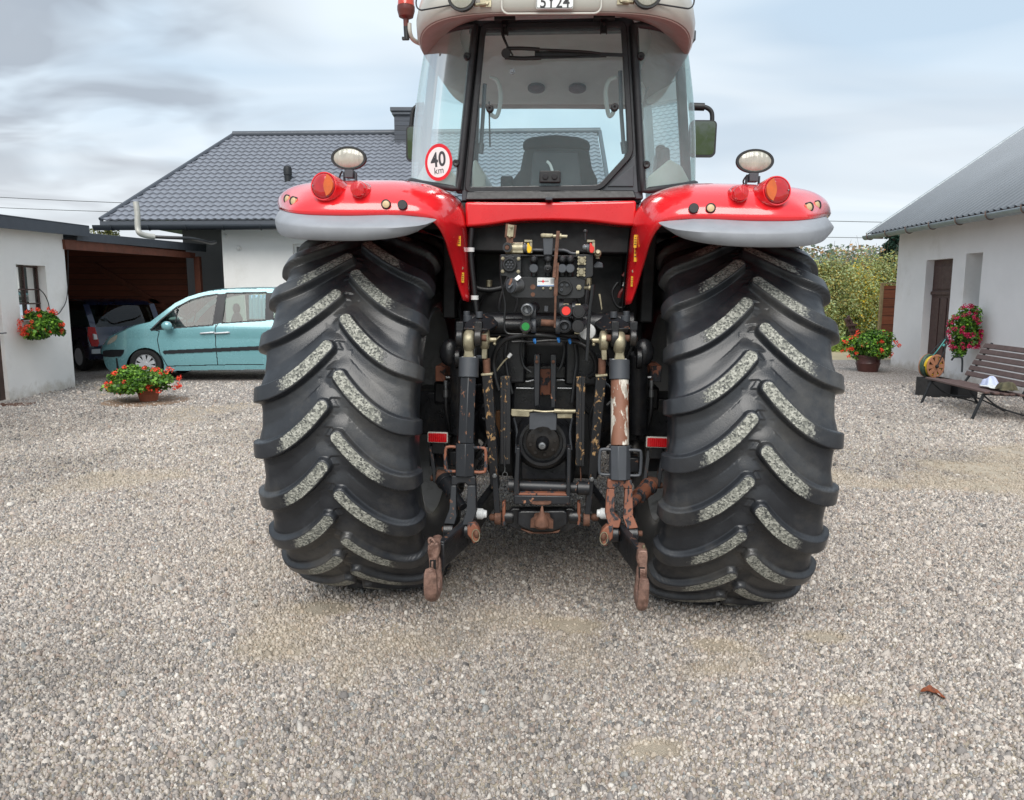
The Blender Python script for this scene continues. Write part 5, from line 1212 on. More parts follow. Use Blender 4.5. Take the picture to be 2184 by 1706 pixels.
poly(q4, ((1925, 690), (1945, 684), (1915, 800), (1895, 800)), -.30, .01, 'cable_tag', 'white', .001)
poly(q4, ((1650, 880), (1670, 880), (1690, 1030), (1680, 1050), (1665, 960)), -.34, .01, 'cable_bracket', 'zinc', .001)
# pipes, hoses and castings crowding the space behind the linkage
r3 = random.Random(21)
for i in range(16):
    s = -1 if i % 2 else 1; x0 = s*r3.uniform(.16, .46); z0 = r3.uniform(1.15, 1.95); y0 = r3.uniform(-.30, -.16)
    pts = [V((x0, y0, z0))]
    for k in range(3): pts.append(pts[-1]+V((r3.uniform(-.12, .12), r3.uniform(-.05, .03), -r3.uniform(.06, .22))))
    b = MB(); b.tube(pts, r3.choice((.007, .010, .013)), 8); hs = part(b, 'hydraulic_hose', 'hose')
    b = MB(); b.cyl(pts[0]+V((0, 0, .02)), pts[0]-V((0, 0, .03)), .016, n=6); part(b, 'hose_fitting', r3.choice(('steel', 'zinc', 'greyp')), .001, parent=hs)
for i in range(18):
    s = -1 if i % 2 else 1; c_ = V((s*r3.uniform(.10, .34), -.31, r3.uniform(.72, 1.38)))
    hexnut(c_, (0, -1, 0), r3.choice((.009, .012)), .012, 'housing_bolt', r3.choice(('black', 'greyp', 'black')))
for s in (-1, 1):
    b = MB(); b.lathe((s*.22, -.20, 1.30), (s*.3, -1, 0), [(0, .10), (.06, .095), (.10, .07), (.13, .065)], 24); part(b, 'lift_housing', 'black', .004)
    b = MB(); b.bb((s*.10, -.36, 1.18), (s*.30, -.20, 1.42)); part(b, 'valve_block', 'black', .012)
    b = MB(); b.bb((s*.36, -.34, .70), (s*.42, -.15, 1.0)); b.bb((s*.42, -.30, .72), (s*.50, -.18, .80)); part(b, 'sway_block', 'chipB', .006)
for pts, r, m in (([(610, 120), (600, 200), (612, 300), (640, 420)], .010, 'hose'), ([(1000, 130), (1012, 230), (1000, 330), (985, 470)], .011, 'hose'), ([(700, 100), (690, 180), (705, 260), (750, 300)], .007, 'hose'), ([(930, 100), (940, 170), (925, 250), (905, 290)], .007, 'hose'),
                  ([(470, 560), (540, 600), (560, 700), (548, 830)], .009, 'hose'), ([(1110, 480), (1085, 560), (1095, 680), (1120, 800)], .009, 'hose'), ([(650, 560), (668, 640), (662, 760)], .006, 'greyp'), ([(985, 560), (972, 640), (980, 740)], .006, 'greyp')):
    rod(q5, pts, -.44, r, 'hydraulic_hose', m, 8)
# ---------------------------------------------------------------- buildings
M['wallL'] = mat('white_plaster', '#efebe7', .85, 0, .04, 1.4, bump=.25, bscale=50, dirt='#bdb7ae', dirtamt=.62)
M['wallR'] = mat('grey_white_plaster', '#eae7e7', .85, 0, .04, 1.2, bump=.3, bscale=40, dirt='#aeaaa8', dirtamt=.62)
M['wallH'] = mat('house_render_light', '#ebebe9', .85, 0, .03, 1.5, bump=.15, bscale=60)
M['wallG'] = mat('house_render_grey', '#85888c', .85, 0, .04, 2, bump=.15, bscale=60)
M['fascia'] = mat('anthracite_sheet', '#4a4f57', .45, .1, .08, 3)
M['brownwood'] = mat('brown_stained_wood', '#6b3b2a', .7, 0, .25, 6, bump=.3, bscale=40)
M['doorw'] = mat('dark_brown_door', '#4e3834', .6, 0, .2, 8, bump=.2)
M['gutd'] = mat('anthracite_gutter', '#2b3036', .4, .1, .1, 10)
M['gutg'] = mat('grey_zinc_gutter', '#8f979c', .45, .3, .1, 6, dirt='#6d6a66', dirtamt=.6)
M['iron'] = mat('black_iron', '#202225', .6, .2, .3, 20)
def wallmat(name, col, dirt):
    t = NT(name); co = t.co('Object'); c = t.ramp(t.noise(1.3, 6, co, .6), [(.3, lin(srgb(col), .94)), (.7, lin(srgb(col), 1.03))])
    sp = t.n('ShaderNodeSeparateXYZ'); t.l(co, sp.inputs[0])
    band = t.math('ADD', t.math('MULTIPLY', sp.outputs[2], -2.6), t.math('MULTIPLY', t.noise(5, 6, co, .7), 1.5))
    c = t.mix(t.ramp(band, [(.25, 0), (.75, .75)]), c, srgb(dirt))
    c = t.mix(t.ramp(t.noise(.9, 7, co, .7), [(.56, 0), (.74, .3)]), c, srgb(dirt))
    t.bsdf(c, .88, 0, t.bump(t.noise(38, 5, co), .35, .006)); return t.mat
M['wallL'] = wallmat('white_plaster_stained', '#efebe7', '#b9aea0'); M['wallR'] = wallmat('grey_white_plaster_stained', '#e7e4e4', '#b3a99e'); M['wallH'] = wallmat('house_render_stained', '#ebebe9', '#bdb8ae')
def planks(name, a, b_, scale, axis='Z'):
    t = NT(name); co = t.co('Object'); sp = t.n('ShaderNodeSeparateXYZ'); t.l(co, sp.inputs[0])
    z = sp.outputs[{'X': 0, 'Y': 1, 'Z': 2}[axis]]; zz = t.math('MULTIPLY', z, scale); fr = t.math('FRACT', zz); fl = t.math('FLOOR', zz)
    wn_ = t.n('ShaderNodeTexWhiteNoise', noise_dimensions='1D'); t.l(fl, wn_.inputs['W'])
    m = t.n('ShaderNodeMapping'); m.inputs['Scale'].default_value = (1, 1, 12) if axis == 'Z' else (12, 1, 1); t.l(co, m.inputs[0])
    g = t.noise(4, 5, m.outputs[0]); c = t.mix(t.ramp(g, [(.3, 0), (.7, 1)]), srgb(a), srgb(b_))
    c = t.mix(t.math('MULTIPLY', wn_.outputs[0], .35), c, (.02, .015, .01, 1)); gap = t.ramp(fr, [(0, 1), (.06, 0), (.94, 0), (1, 1)]); c = t.mix(gap, c, (.01, .008, .006, 1))
    t.bsdf(c, .75, 0, t.bump(t.math('SUBTRACT', g, gap), .5, .02)); return t.mat
M['boards'] = planks('dark_boarding', '#6e3a29', '#854a34', 7)
M['fenceb'] = planks('red_brown_fence_boards', '#8c4a32', '#a5603f', 4.6)
M['bench'] = mat('bench_brown_paint', '#57433f', .6, 0, .22, 9, bump=.3, bscale=50, dirt='#7a6a5c', dirtamt=.6)

def wallbuild(name, m, O, u, n, L, zt, th, holes, parent=None):
    """wall from O along u (length L), outward normal n, top zt, thickness th, rectangular holes (u0,u1,z0,z1)"""
    O = V(O); u = V(u).normalized(); n = V(n).normalized(); b = MB()
    us = sorted({0, L, *[h[0] for h in holes], *[h[1] for h in holes]}); zs = sorted({0, *[h[2] for h in holes], *[h[3] for h in holes]})+[None]
    P = lambda a, z, d: O+u*a-n*d+V((0, 0, z))
    top = zt if callable(zt) else (lambda a: zt)
    for i in range(len(us)-1):
        for j in range(len(zs)-1):
            a0, a1, z0, z1 = us[i], us[i+1], zs[j], zs[j+1]
            mid = ((a0+a1)/2, (z0+(z1 if z1 is not None else z0+.1))/2)
            if any(h[0] < mid[0] < h[1] and h[2] < mid[1] < h[3] for h in holes): continue
            za, zb = (z1, z1) if z1 is not None else (top(a0), top(a1))
            for d in (0, th): b.add([P(a0, z0, d), P(a1, z0, d), P(a1, zb, d), P(a0, za, d)], [(0, 1, 2, 3)])
    for h in holes:
        q = [(h[0], h[2]), (h[1], h[2]), (h[1], h[3]), (h[0], h[3])]
        for k in range(4):
            a, c_ = q[k], q[(k+1) % 4]; b.add([P(*a, 0), P(*c_, 0), P(*c_, th), P(*a, th)], [(0, 1, 2, 3)])
    for a in (0, L): b.add([P(a, 0, 0), P(a, 0, th), P(a, top(a), th), P(a, top(a), 0)], [(0, 1, 2, 3)])
    b.add([P(0, top(0), 0), P(L, top(L), 0), P(L, top(L), th), P(0, top(0), th)], [(0, 1, 2, 3)])
    return b.build(name, m, parent, fix=False)
# --- left white outbuilding, wall facing the yard
A = WZ(161, 825); B_ = WZ(26, 854); uL = (B_-A).normalized(); nL = V((-uL.y, uL.x, 0)); nL = nL if nL.x > 0 else -nL
def onL(px, py, d=0): return hit(px, py, A+nL*d, nL)
def uz(p, O, u): return (p-O).dot(u), p.z
LB = thing('outbuilding', 'white plastered outbuilding at the left edge with small barred window and dark grey roof edge', 'building')
def uL_(px, py): return uz(onL(px, py), A, uL)
w0 = uL_(*cL(117, 577)); w1 = uL_(*cL(335, 585)); wb = uL_(*cL(148, 985))
hole = (w1[0], w0[0], wb[1]-.03, w0[1]); dr_ = uL_(21, 854)[0]
zA = uL_(136, 500)[1]; zB = uL_(0, 486); topf = lambda a: zA+(zB[1]-zA)*a/zB[0]
wallbuild('wall', M['wallL'], A, uL, nL, 9.5, topf, .35, [hole, (dr_, dr_+1.1, .02, 2.05)], LB)
wallbuild('end_wall', M['wallL'], A-nL*.35+nL*0, -nL, -uL, 4.5, zA+.2, .3, [], LB)
b = MB(); z0 = zA; zt_ = uL_(*cL(470, 312))[1]
def fas(a0, a1, dz0, dz1, d0, d1): 
    return [A+uL*a0+nL*d0+V((0, 0, topf(a0)+dz0)), A+uL*a1+nL*d0+V((0, 0, topf(a1)+dz0)), A+uL*a1+nL*d0+V((0, 0, topf(a1)+dz1)), A+uL*a0+nL*d0+V((0, 0, topf(a0)+dz1))]
b.prism(fas(-.45, 9.6, -.02, .17, .22, 0), -nL*.03)
b.prism([A+uL*-.45+nL*.22+V((0, 0, topf(-.45)+.15)), A+uL*9.6+nL*.22+V((0, 0, topf(9.6)+.15)), A+uL*9.6-nL*5+V((0, 0, topf(9.6)+.1)), A+uL*-.45-nL*5+V((0, 0, topf(-.45)+.1))], (0, 0, .03))
b.build('roof_sheet', M['fascia'], LB, .004)
# window
wf = bpy.data.objects.new('window', None); link(wf, LB)
PW = lambda a, z, d: A+uL*a-nL*d+V((0, 0, z)); u0, u1, z0, z1 = hole; dp = .14
b = MB()
for z in (z0+.01, z0+(z1-z0)*.30, z0+(z1-z0)*.56, z1-.02): b.bar(PW(u0, z, dp), PW(u1, z, dp), .022, .03, (0, 0, 1))
for a in (u0+.02, (u0+u1)/2, u1-.02): b.bar(PW(a, z0, dp), PW(a, z1, dp), .022, .03, uL)
b.build('window_frame', M['doorw'], wf, .002)
b = MB(); b.add([PW(u0, z0, dp+.02), PW(u1, z0, dp+.02), PW(u1, z1, dp+.02), PW(u0, z1, dp+.02)], [(0, 1, 2, 3)]); b.build('pane', M['carglass'], wf, fix=False)
def curtain(name, fn, u0, u1, z0, z1, m, parent, k=9, amp=.02):
    n = 60; vs = []
    for j in range(2):
        for i in range(n+1):
            t = i/n; vs.append(fn(u0+(u1-u0)*t, z0 if j == 0 else z1, amp*math.sin(t*k*6.28)+amp*.5*math.sin(t*k*15)))
    b = MB(); b.add(vs, [(i, i+1, n+2+i, n+1+i) for i in range(n)]); return b.build(name, m, parent, fix=False, angle=80)
M['curtain'] = mat('white_net_curtain', '#b9c2c6', .8, 0, .08, 20)
curtain('curtain', lambda a, z, o: PW(a, z, dp+.06+o), u0, u0+(u1-u0)*.42, z0, z1, M['curtain'], wf, 4); curtain('curtain', lambda a, z, o: PW(a, z, dp+.06+o), u0+(u1-u0)*.55, u1, z0, z1, M['curtain'], wf, 4)
b = MB(); b.prism([PW(dr_+.0, .02, .06), PW(dr_+1.1, .02, .06), PW(dr_+1.1, 2.05, .06), PW(dr_, 2.05, .06)], -nL*.04); b.build('door', planks('old_door_boards', '#3a2a24', '#57423a', 8, 'Y'), LB)
b = MB(); b.tube([PW(dr_+.10, 1.05, .03), PW(dr_+.10, 1.05, -.04), PW(dr_+.0, 1.05, -.04)], .012, 6); b.build('door_handle', M['steel'], LB)
b = MB(); b.tube([onL(*cL(x, y), .03) for x, y in ((292, 760), (330, 800), (358, 860), (375, 920), (425, 950), (465, 905), (492, 850), (503, 760), (506, 600), (504, 400))], .008, 6); tag(b.build('cable', M['hose']), 'thin black cable looping down the white wall beside the window', 'cable')
b = MB(); g0 = WZ(*cL(20, 1625)); b.box(g0+V((-.1, 0, .008)), (1.0, .28, .012), (0, 0, .1)); tag(b.build('metal_plate', M['rust'], None, .003), 'rusty flat plate on the gravel by the old door', 'plate')
# --- carport
CPT = thing('carport', 'lean-to carport of brown boards with dark grey fascia between the white outbuilding and the house', 'carport')
beam0 = hit(*cL(484, 465), A, nL); uC = -uL
def onC(px, py, d=0): return hit(px, py, A+nL*(.05+d), nL)
def quadC(pts, d, th): 
    b = MB(); b.prism([onC(*cL(x, y), d) for x, y in pts], -nL*th); return b
quadC(((482, 392), (575, 398), (1455, 492), (1452, 532), (490, 465)), .0, .12).build('beam', M['brownwood'], CPT, .004)
quadC(((575, 336), (1535, 430), (1535, 485), (575, 400)), .06, .03).build('fascia', M['fascia'], CPT, .004)
pe = onC(*cL(1468, 520)); b = MB(); b.bb((pe.x-.07, pe.y-.07, 0), (pe.x+.07, pe.y+.07, pe.z)); b.build('post', M['brownwood'], CPT, .006)
c0 = onC(*cL(575, 345)); c1_ = onC(*cL(1535, 432))
b = MB(); dz_ = V((0, 0, -.07)); b.prism([c0+uC*.05+dz_, c1_+dz_, c1_-nL*6.5+dz_, c0+uC*.05-nL*6.5+dz_], (0, 0, .05)); b.build('roof_sheet', M['fascia'], CPT)
YE = pe.y+.55; xe = WY(398, 600, YE).x
b = MB(); b.bb((-13.5, YE, 0), (xe, YE+.06, pe.z+.32)); b.build('board_wall', M['boards'], CPT)
b = MB(); b.bb((-13.5, A.y+.35, 0), (-13.44, YE, pe.z+.3)); b.build('board_wall', M['boards'], CPT)
b = MB(); b.bar((-10.6, YE-.05, 2.4), (-8.2, YE-.05, .9), .12, .05, (0, 0, 1)); b.bar((-12.5, YE-.05, 1.45), (xe, YE-.05, 1.45), .12, .05, (0, 0, 1)); b.build('brace', M['brownwood'], CPT, .004)
M['galv'] = mat('galvanised_pipe', '#b9b7b0', .45, .4, .1, 10)
def YP(x, y, Y): return WY(*cL(x, y), Y)
b = MB(); b.tube([YP(1010, 112, 15.2), YP(1022, 200, 15.2), YP(1025, 300, 15.2), YP(1040, 345, 15.2), YP(1090, 364, 15.3), YP(1150, 372, 15.4)], .055, 14); fl = b.build('flue_pipe', M['galv'])
tag(fl, 'pale galvanised pipe bent upright above the carport roof', 'pipe')
b = MB(); b.tube([YP(1120, 372, 15.5), YP(1250, 378, 15.6), YP(1400, 385, 15.8), YP(1490, 400, 16.2), YP(1560, 418, 16.6), YP(1600, 412, 17.0)], .035, 10); tag(b.build('roof_hose', M['hose']), 'crumpled dark hose lying along the carport roof edge', 'hose')
# --- house
HR = R(1.2); HS = thing('house', 'single-storey house with dark grey metal tile roof behind the cars and the tractor', 'house')
YH = 17.6
eL = WY(216, 470, YH); rL = WY(499, 289, 21.2); eR = V((2.25, YH-.35, eL.z+.02)); rR = V((2.30, 20.75, rL.z))
def tiles(name, e0, e1, r0, r1, m, parent, rows=22, wave=.185, clipx=True):
    """stepped wave tiles; e* eave ends, r* ridge ends"""
    n = int((e1-e0).length/(wave/8)); vs = []; fs = []; up = ((r0+r1)/2-(e0+e1)/2); nrm = (e1-e0).cross(up).normalized()
    if nrm.z < 0: nrm = -nrm
    sl = up.length; k = 0
    def pt(u, v, off):
        L_ = e0.lerp(r0, v); R_ = e1.lerp(r1, v); x = e0.x+(e1.x-e0.x)*u
        xx = min(max(x, L_.x), R_.x); t = (xx-L_.x)/(R_.x-L_.x); return L_.lerp(R_, t)+nrm*off
    for j in range(rows):
        for t in (0, .02, .5, 1.0):
            for i in range(n+1):
                u = i/n; s_ = math.sin(2*math.pi*i/8); wv = .011*s_
                v = (j+t)/rows + (.013/sl*s_)
                off = wv+(.034*(1-t) if t > 0 else -.004)
                vs.append(pt(u, min(max(v, 0), 1), off))
    w_ = n+1
    for r in range(rows*4-1):
        for i in range(n): fs.append((r*w_+i, r*w_+i+1, (r+1)*w_+i+1, (r+1)*w_+i))
    b = MB(); b.add(vs, fs); return b.build(name, m, parent, fix=False, angle=35)
M['tile'] = mat('metal_roof_tile', '#7f838c', .38, .15, .04, 2, spec=.6)
tiles('roof', eL, eR, rL, rR, M['tile'], HS)
b = MB(); bk0 = V((eL.x, YH+7.2, eL.z)); bk1 = V((eR.x, YH+6.8, eR.z))
b.add([rL, rR, bk1, bk0], [(0, 1, 2, 3)]); b.add([rL+V((0, 0, -.02)), bk0, eL+V((0, 0, .02))], [(0, 1, 2)]); b.build('roof_back', M['tile'], HS, fix=False)
b = MB(); b.tube([rL+V((-.02, 0, .03)), rR+V((.05, 0, .03))], .085, 10, smooth=False); b.build('ridge_cap', M['fascia'], HS)
b = MB(); b.tube([eL+V((-.02, 0, .02)), rL+V((-.02, 0, .02))], .055, 8, smooth=False); b.build('verge_trim', M['fascia'], HS); b = MB(); b.tube([eR+V((.03, 0, .02)), rR+V((.03, 0, .02))], .055, 8, smooth=False); b.build('verge_trim', M['fascia'], HS)
d_ = (eR-eL).normalized(); b = MB(); b.bar(eL+V((-.05, .03, -.055)), eR+V((.05, .03, -.055)), .085, .02, (0, 0, 1)); b.build('fascia_board', M['fascia'], HS)
b = MB(); g0, g1 = eL+V((-.14, -.07, -.115)), eR+V((.2, -.07, -.115)); rings = []
for p_ in (g0, g1): rings.append([p_+V((0, -.085*math.sin(a), -.085*math.cos(a)*1.35)) for a in [math.pi*(i/10)-math.pi/2 for i in range(11)]])
b.loft(rings, closed=False); o = b.build('gutter', M['gutd'], HS); md = o.modifiers.new('s', 'SOLIDIFY'); md.thickness = .012
b = MB()
for k in range(14):
    p_ = g0.lerp(g1, (k+.5)/14); b.tube([p_+V((0, .08, .02)), p_+V((0, .07, -.08)), p_+V((0, 0, -.122)), p_+V((0, -.07, -.08)), p_+V((0, -.08, .0))], .010, 6)
b.build('gutter_brackets', M['gutd'], HS)
xw = WY(478, 600, 18.2).x; xg = WY(395, 600, 20.4).x
wx0 = WY(623, 500, 18.2); 
wallbuild('front_wall', M['wallH'], (xw, 18.2, 0), (1, 0, 0), (0, -1, 0), 2.0-xw, 3.25, .4, [(wx0.x-xw, wx0.x-xw+1.3, .95, WY(623, 520, 18.2).z), (4.6, 6.0, .95, 2.3)], HS)
wallbuild('recess_wall', M['wallG'], (xg, 20.4, 0), (1, 0, 0), (0, -1, 0), xw-xg+.4, 3.6, .3, [], HS)
b = MB(); b.bb((xw, 18.2+.4, 0), (xw+.35, 20.4, 3.3)); b.bb((xg, 20.7, 0), (xg+.3, 24.2, 3.3)); b.bb((1.7, 18.6, 0), (2.0, 24.2, 3.3)); b.bb((xg, 24.2, 0), (2.0, 24.5, 3.3)); b.build('side_wall', M['wallG'], HS)
for (ux, w_, z0_, z1_) in ((wx0.x, 1.3, .95, WY(623, 520, 18.2).z), (xw+4.6, 1.4, .95, 2.3)):
    b = MB(); y_ = 18.30
    for z in (z0_+.03, z1_-.03): b.bb((ux, y_, z-.03), (ux+w_, y_+.05, z+.03))
    for x in (ux+.03, ux+w_/2, ux+w_-.03): b.bb((x-.03, y_-.002, z0_+.06), (x+.03, y_+.048, z1_-.06))
    wo = b.build('window', M['white'], HS, .003); b = MB(); b.add([(ux, y_+.03, z0_), (ux+w_, y_+.03, z0_), (ux+w_, y_+.03, z1_), (ux, y_+.03, z1_)], [(0, 1, 2, 3)]); b.build('pane', M['carglass'], wo, fix=False)
# chimney, vent
b = MB(); x0 = WY(842, 260, 20.6).x; x1 = WY(905, 260, 20.6).x; zc = WY(860, 240, 20.6).z; b.bb((x0, 20.5, 4.9), (x1, 21.2, zc))
ch = b.build('chimney', planks('chimney_slats', '#4a4f58', '#4d525b', 8.5), HS)
b = MB(); b.bb((x0-.09, 20.41, zc+.001), (x1+.09, 21.29, zc+.10)); b.bb((x0-.05, 20.45, zc-.08), (x1+.05, 21.25, zc-.002)); b.build('chimney_cap', M['fascia'], ch, .01)
sl_ = (rL.z-eL.z)/(21.2-YH); yb2 = 20.2; b = MB(); b.prism([V((x0-.25, yb2, eL.z+sl_*(yb2-YH)+.09)), V((x1+.25, yb2, eL.z+sl_*(yb2-YH)+.09)), V((x1+.05, 20.7, eL.z+sl_*(20.7-YH)+.15)), V((x0-.05, 20.7, eL.z+sl_*(20.7-YH)+.15))], (0, 0, .03)); b.build('chimney_flashing', M['fascia'], ch)
vp = WY(615, 400, 19.0); b = MB(); b.lathe((vp.x, 19.0, vp.z-.05), (0, 0, 1), [(-.25, .12), (.08, .11), (.10, .085), (.34, .085), (.35, .10), (.50, .10), (.55, .08), (.58, .0)], 20); b.build('vent_pipe', M['iron'], HS)
for (x, y, r) in ((1778, 456, .055), (1680, 366, .05)):
    p_ = YP(x, y, 18.2); b = MB(); b.lathe(p_, (0, -1, 0), [(0, r), (.05, r), (.09, r*.7), (.10, 0)], 18); b.build('wall_lamp', M['white'], HS)
# --- right building
A2 = WZ(1899, 780); B2 = WZ(1961, 797); u2 = V((A2.x*0+.055, 1, 0)).normalized()*-1
O2 = A2.copy(); n2 = V((u2.y, -u2.x, 0)); n2 = n2 if n2.x < 0 else -n2
def onR(px, py, d=0): return hit(px, py, O2+n2*d, n2)
def uR(px, py): return uz(onR(px, py), O2, u2)
RB = thing('barn', 'low grey-white plastered barn on the right with corrugated metal roof and brown door', 'building')
dl = uR(*cR(640, 792)); dr2 = uR(*cR(787, 772)); wl0 = uR(*cR(860, 752)); wl1 = uR(*cR(952, 745)); wz0 = uR(*cR(905, 1085))[1]
ztR = uR(1912, 512)[1]
hd_ = (dl[0], dr2[0], .05, (dl[1]+dr2[1])/2); hw_ = (wl0[0], wl1[0], max(wz0, .8), wl0[1])
wallbuild('wall', M['wallR'], O2, u2, n2, 12, ztR+.12, .45, [hd_, hw_], RB)
wallbuild('gable_wall', M['wallR'], O2-n2*.45, -n2, -u2, 6, lambda a: ztR+.1+a*.6, .4, [], RB)
PR = lambda a, z, d: O2+u2*a-n2*d+V((0, 0, z))
b = MB(); d0 = .16; a0, a1, z0, z1 = hd_; b.prism([PR(a0, z0, d0), PR(a1, z0, d0), PR(a1, z1, d0), PR(a0, z1, d0)], -n2*.05)
do = b.build('door', M['doorw'], RB)
b = MB(); W_ = a1-a0
for (p, q) in ((.08, .34), (.38, .62), (.66, .92)): b.prism([PR(a0+W_*p, z0+.12, d0-.004), PR(a0+W_*q, z0+.12, d0-.004), PR(a0+W_*q, z0+(z1-z0)*.66, d0-.004), PR(a0+W_*p, z0+(z1-z0)*.66, d0-.004)], n2*.018)
b.prism([PR(a0+W_*.1, z0+(z1-z0)*.74, d0-.004), PR(a0+W_*.9, z0+(z1-z0)*.74, d0-.004), PR(a0+W_*.9, z0+(z1-z0)*.94, d0-.004), PR(a0+W_*.1, z0+(z1-z0)*.94, d0-.004)], n2*.018)
b.prism([PR(a0, z0+(z1-z0)*.69, d0-.004), PR(a1, z0+(z1-z0)*.69, d0-.004), PR(a1, z0+(z1-z0)*.72, d0-.004), PR(a0, z0+(z1-z0)*.72, d0-.004)], n2*.03)
b.build('door_panels', M['doorw'], do, .006)
a0, a1, z0, z1 = hw_; b = MB(); dw = .36
for z in (z0+.03, z1-.03): b.bar(PR(a0, z, dw), PR(a1, z, dw), .06, .05, (0, 0, 1))
for a in (a0+.03, (a0+a1)/2, a1-.03): b.bar(PR(a, z0+.06, dw), PR(a, z1-.06, dw), .06, .05, u2)
wo = b.build('window', M['white'], RB, .004); b = MB(); b.add([PR(a0, z0, dw+.01), PR(a1, z0, dw+.01), PR(a1, z1, dw+.01), PR(a0, z1, dw+.01)], [(0, 1, 2, 3)]); b.build('pane', M['carglass'], wo, fix=False)
# corrugated roof
E0 = hit(1850, 500, O2-u2*.45, u2); vg = hit(2184, 275, O2-u2*.45, u2)-E0; vg = vg.normalized(); Lr = 13.5
def corr():
    per = .19; n = int(Lr/per); prof = [(0, 0), (.30, 0), (.42, .032), (.66, .032), (.78, 0)]; us = []
    for k in range(n):
        for (p, h) in prof: us.append(((k+p)*per, h))
    nr_ = vg.cross(u2).normalized(); nr_ = nr_ if nr_.z > 0 else -nr_; vs = []
    for t in (0, 6.8):
        for a, h in us: vs.append(E0+u2*a+vg*t+nr_*h)
    m_ = len(us); b = MB(); b.add(vs, [(i, i+1, m_+i+1, m_+i) for i in range(m_-1)]); return b, nr_
b, nr_ = corr(); M['corr'] = mat('corrugated_zinc_roof', '#94989d', .5, .15, .06, .8, dirt='#7d8083', dirtamt=.6); o = b.build('roof', M['corr'], RB, fix=False); md = o.modifiers.new('s', 'SOLIDIFY'); md.thickness = .006
b = MB(); p0_, p1_ = E0+vg*6.8, E0+u2*Lr+vg*6.8; b.add([p0_, p1_, p1_+V((5.6, 0, -3.9)), p0_+V((5.6, 0, -3.9))], [(0, 1, 2, 3)]); b.build('roof_back', M['corr'], RB, fix=False)
b = MB(); b.tube([E0+nr_*.02-u2*.02, E0+vg*6.8+nr_*.02-u2*.02], .03, 8, smooth=False); b.build('verge_trim', M['gutg'], RB)
b = MB(); b.bar(E0+V((.10, 0, -.02)), E0+u2*Lr+V((.10, 0, -.02)), .14, .03, (0, 0, 1)); b.bb(E0+V((.05, -.05, -.10)), E0+V((.35, .0, -.04))); b.build('eaves_board', M['brownwood'], RB)
gp = E0+n2*.03+V((0, 0, -.035)); rings = []
for a in (.0, Lr): rings.append([gp+u2*a+n2*(.085*math.cos(q))+V((0, 0, -.095*math.sin(q))) for q in [math.pi*i/12 for i in range(13)]])
b = MB(); b.loft(rings, closed=False); b.add(rings[0], [tuple(range(13))]); o = b.build('gutter', M['gutg'], RB, fix=False); md = o.modifiers.new('s', 'SOLIDIFY'); md.thickness = .01
M['strap'] = mat('rusty_strap', '#6e5a50', .7, .1, .3, 20)
for k in range(13):
    b = MB(); c_ = gp+u2*(.25+k*.95); b.tube([c_+n2*(.094*math.cos(q))+V((0, 0, -.104*math.sin(q))) for q in [math.pi*i/10 for i in range(-1, 12)]], .009, 6, smooth=False); b.build('gutter_strap', M['strap'], RB)

# ---------------------------------------------------------------- plants
def foliage(name, cen, rad, n, size, cols, m=None, parent=None, hollow=.35, droop=0, seed=1, flat=.6, clumps=0, zmin=None):
    rs = np.random.RandomState(seed); cen = np.array(cen); rad = np.array(rad)
    d = rs.randn(n, 3); d /= np.linalg.norm(d, axis=1, keepdims=True); r = (hollow+(1-hollow)*rs.rand(n)**.45)[:, None]
    if clumps:
        cd = rs.randn(clumps, 3); cd /= np.linalg.norm(cd, axis=1, keepdims=True); cr = .35+.5*rs.rand(clumps, 1); cs = .22+.25*rs.rand(clumps, 1)
        k = rs.randint(0, clumps, n); P = cd[k]*cr[k]+d*r*cs[k]; tint = (rs.rand(clumps, 1)*.5+.75)[k]
    else: P = d*r; tint = 1
    P = P*rad + cen; 
    if droop: P[:, 2] -= droop*((P[:, 0]-cen[0])**2+(P[:, 1]-cen[1])**2)/rad[0]
    if zmin is not None: P[:, 2] = np.maximum(P[:, 2], zmin+.02*rs.rand(n))
    nrm = d*(1-flat)+np.array([0, 0, 1])*flat*.6+rs.randn(n, 3)*.45; nrm /= np.linalg.norm(nrm, axis=1, keepdims=True)
    t = np.cross(nrm, rs.randn(n, 3)); t /= np.linalg.norm(t, axis=1, keepdims=True); bt = np.cross(nrm, t); s_ = (size*(.6+.8*rs.rand(n)))[:, None]
    co = np.stack([P-t*s_*.5, P-bt*s_*.42+nrm*s_*.10, P+t*s_*.5, P+bt*s_*.42+nrm*s_*.10], 1).astype(np.float32)
    me = bpy.data.meshes.new(name); me.vertices.add(n*4); me.vertices.foreach_set('co', co.reshape(-1)); F = np.arange(n*4, dtype=np.int32); F = F.reshape(-1, 4)
    F = np.concatenate([F[:, [0, 1, 2]], F[:, [0, 2, 3]]]); me.loops.add(F.size); me.loops.foreach_set('vertex_index', F.reshape(-1)); me.polygons.add(len(F)); me.polygons.foreach_set('loop_start', np.arange(len(F), dtype=np.int32)*3); me.update(calc_edges=True)
    pal = np.array([srgb(h)[:3] for h in cols]); c_ = pal[rs.randint(0, len(pal), n)]*((.86+.28*rs.rand(n, 1)) if name == 'crown' else (.7+.6*rs.rand(n, 1)))*tint
    at = me.attributes.new('col', 'FLOAT_COLOR', 'POINT'); cc = np.ones((n, 4, 4), np.float32); cc[:, :, :3] = c_[:, None]; at.data.foreach_set('color', cc.reshape(-1))
    me.materials.append(m or M['leaf']); return link(bpy.data.objects.new(name, me), parent)
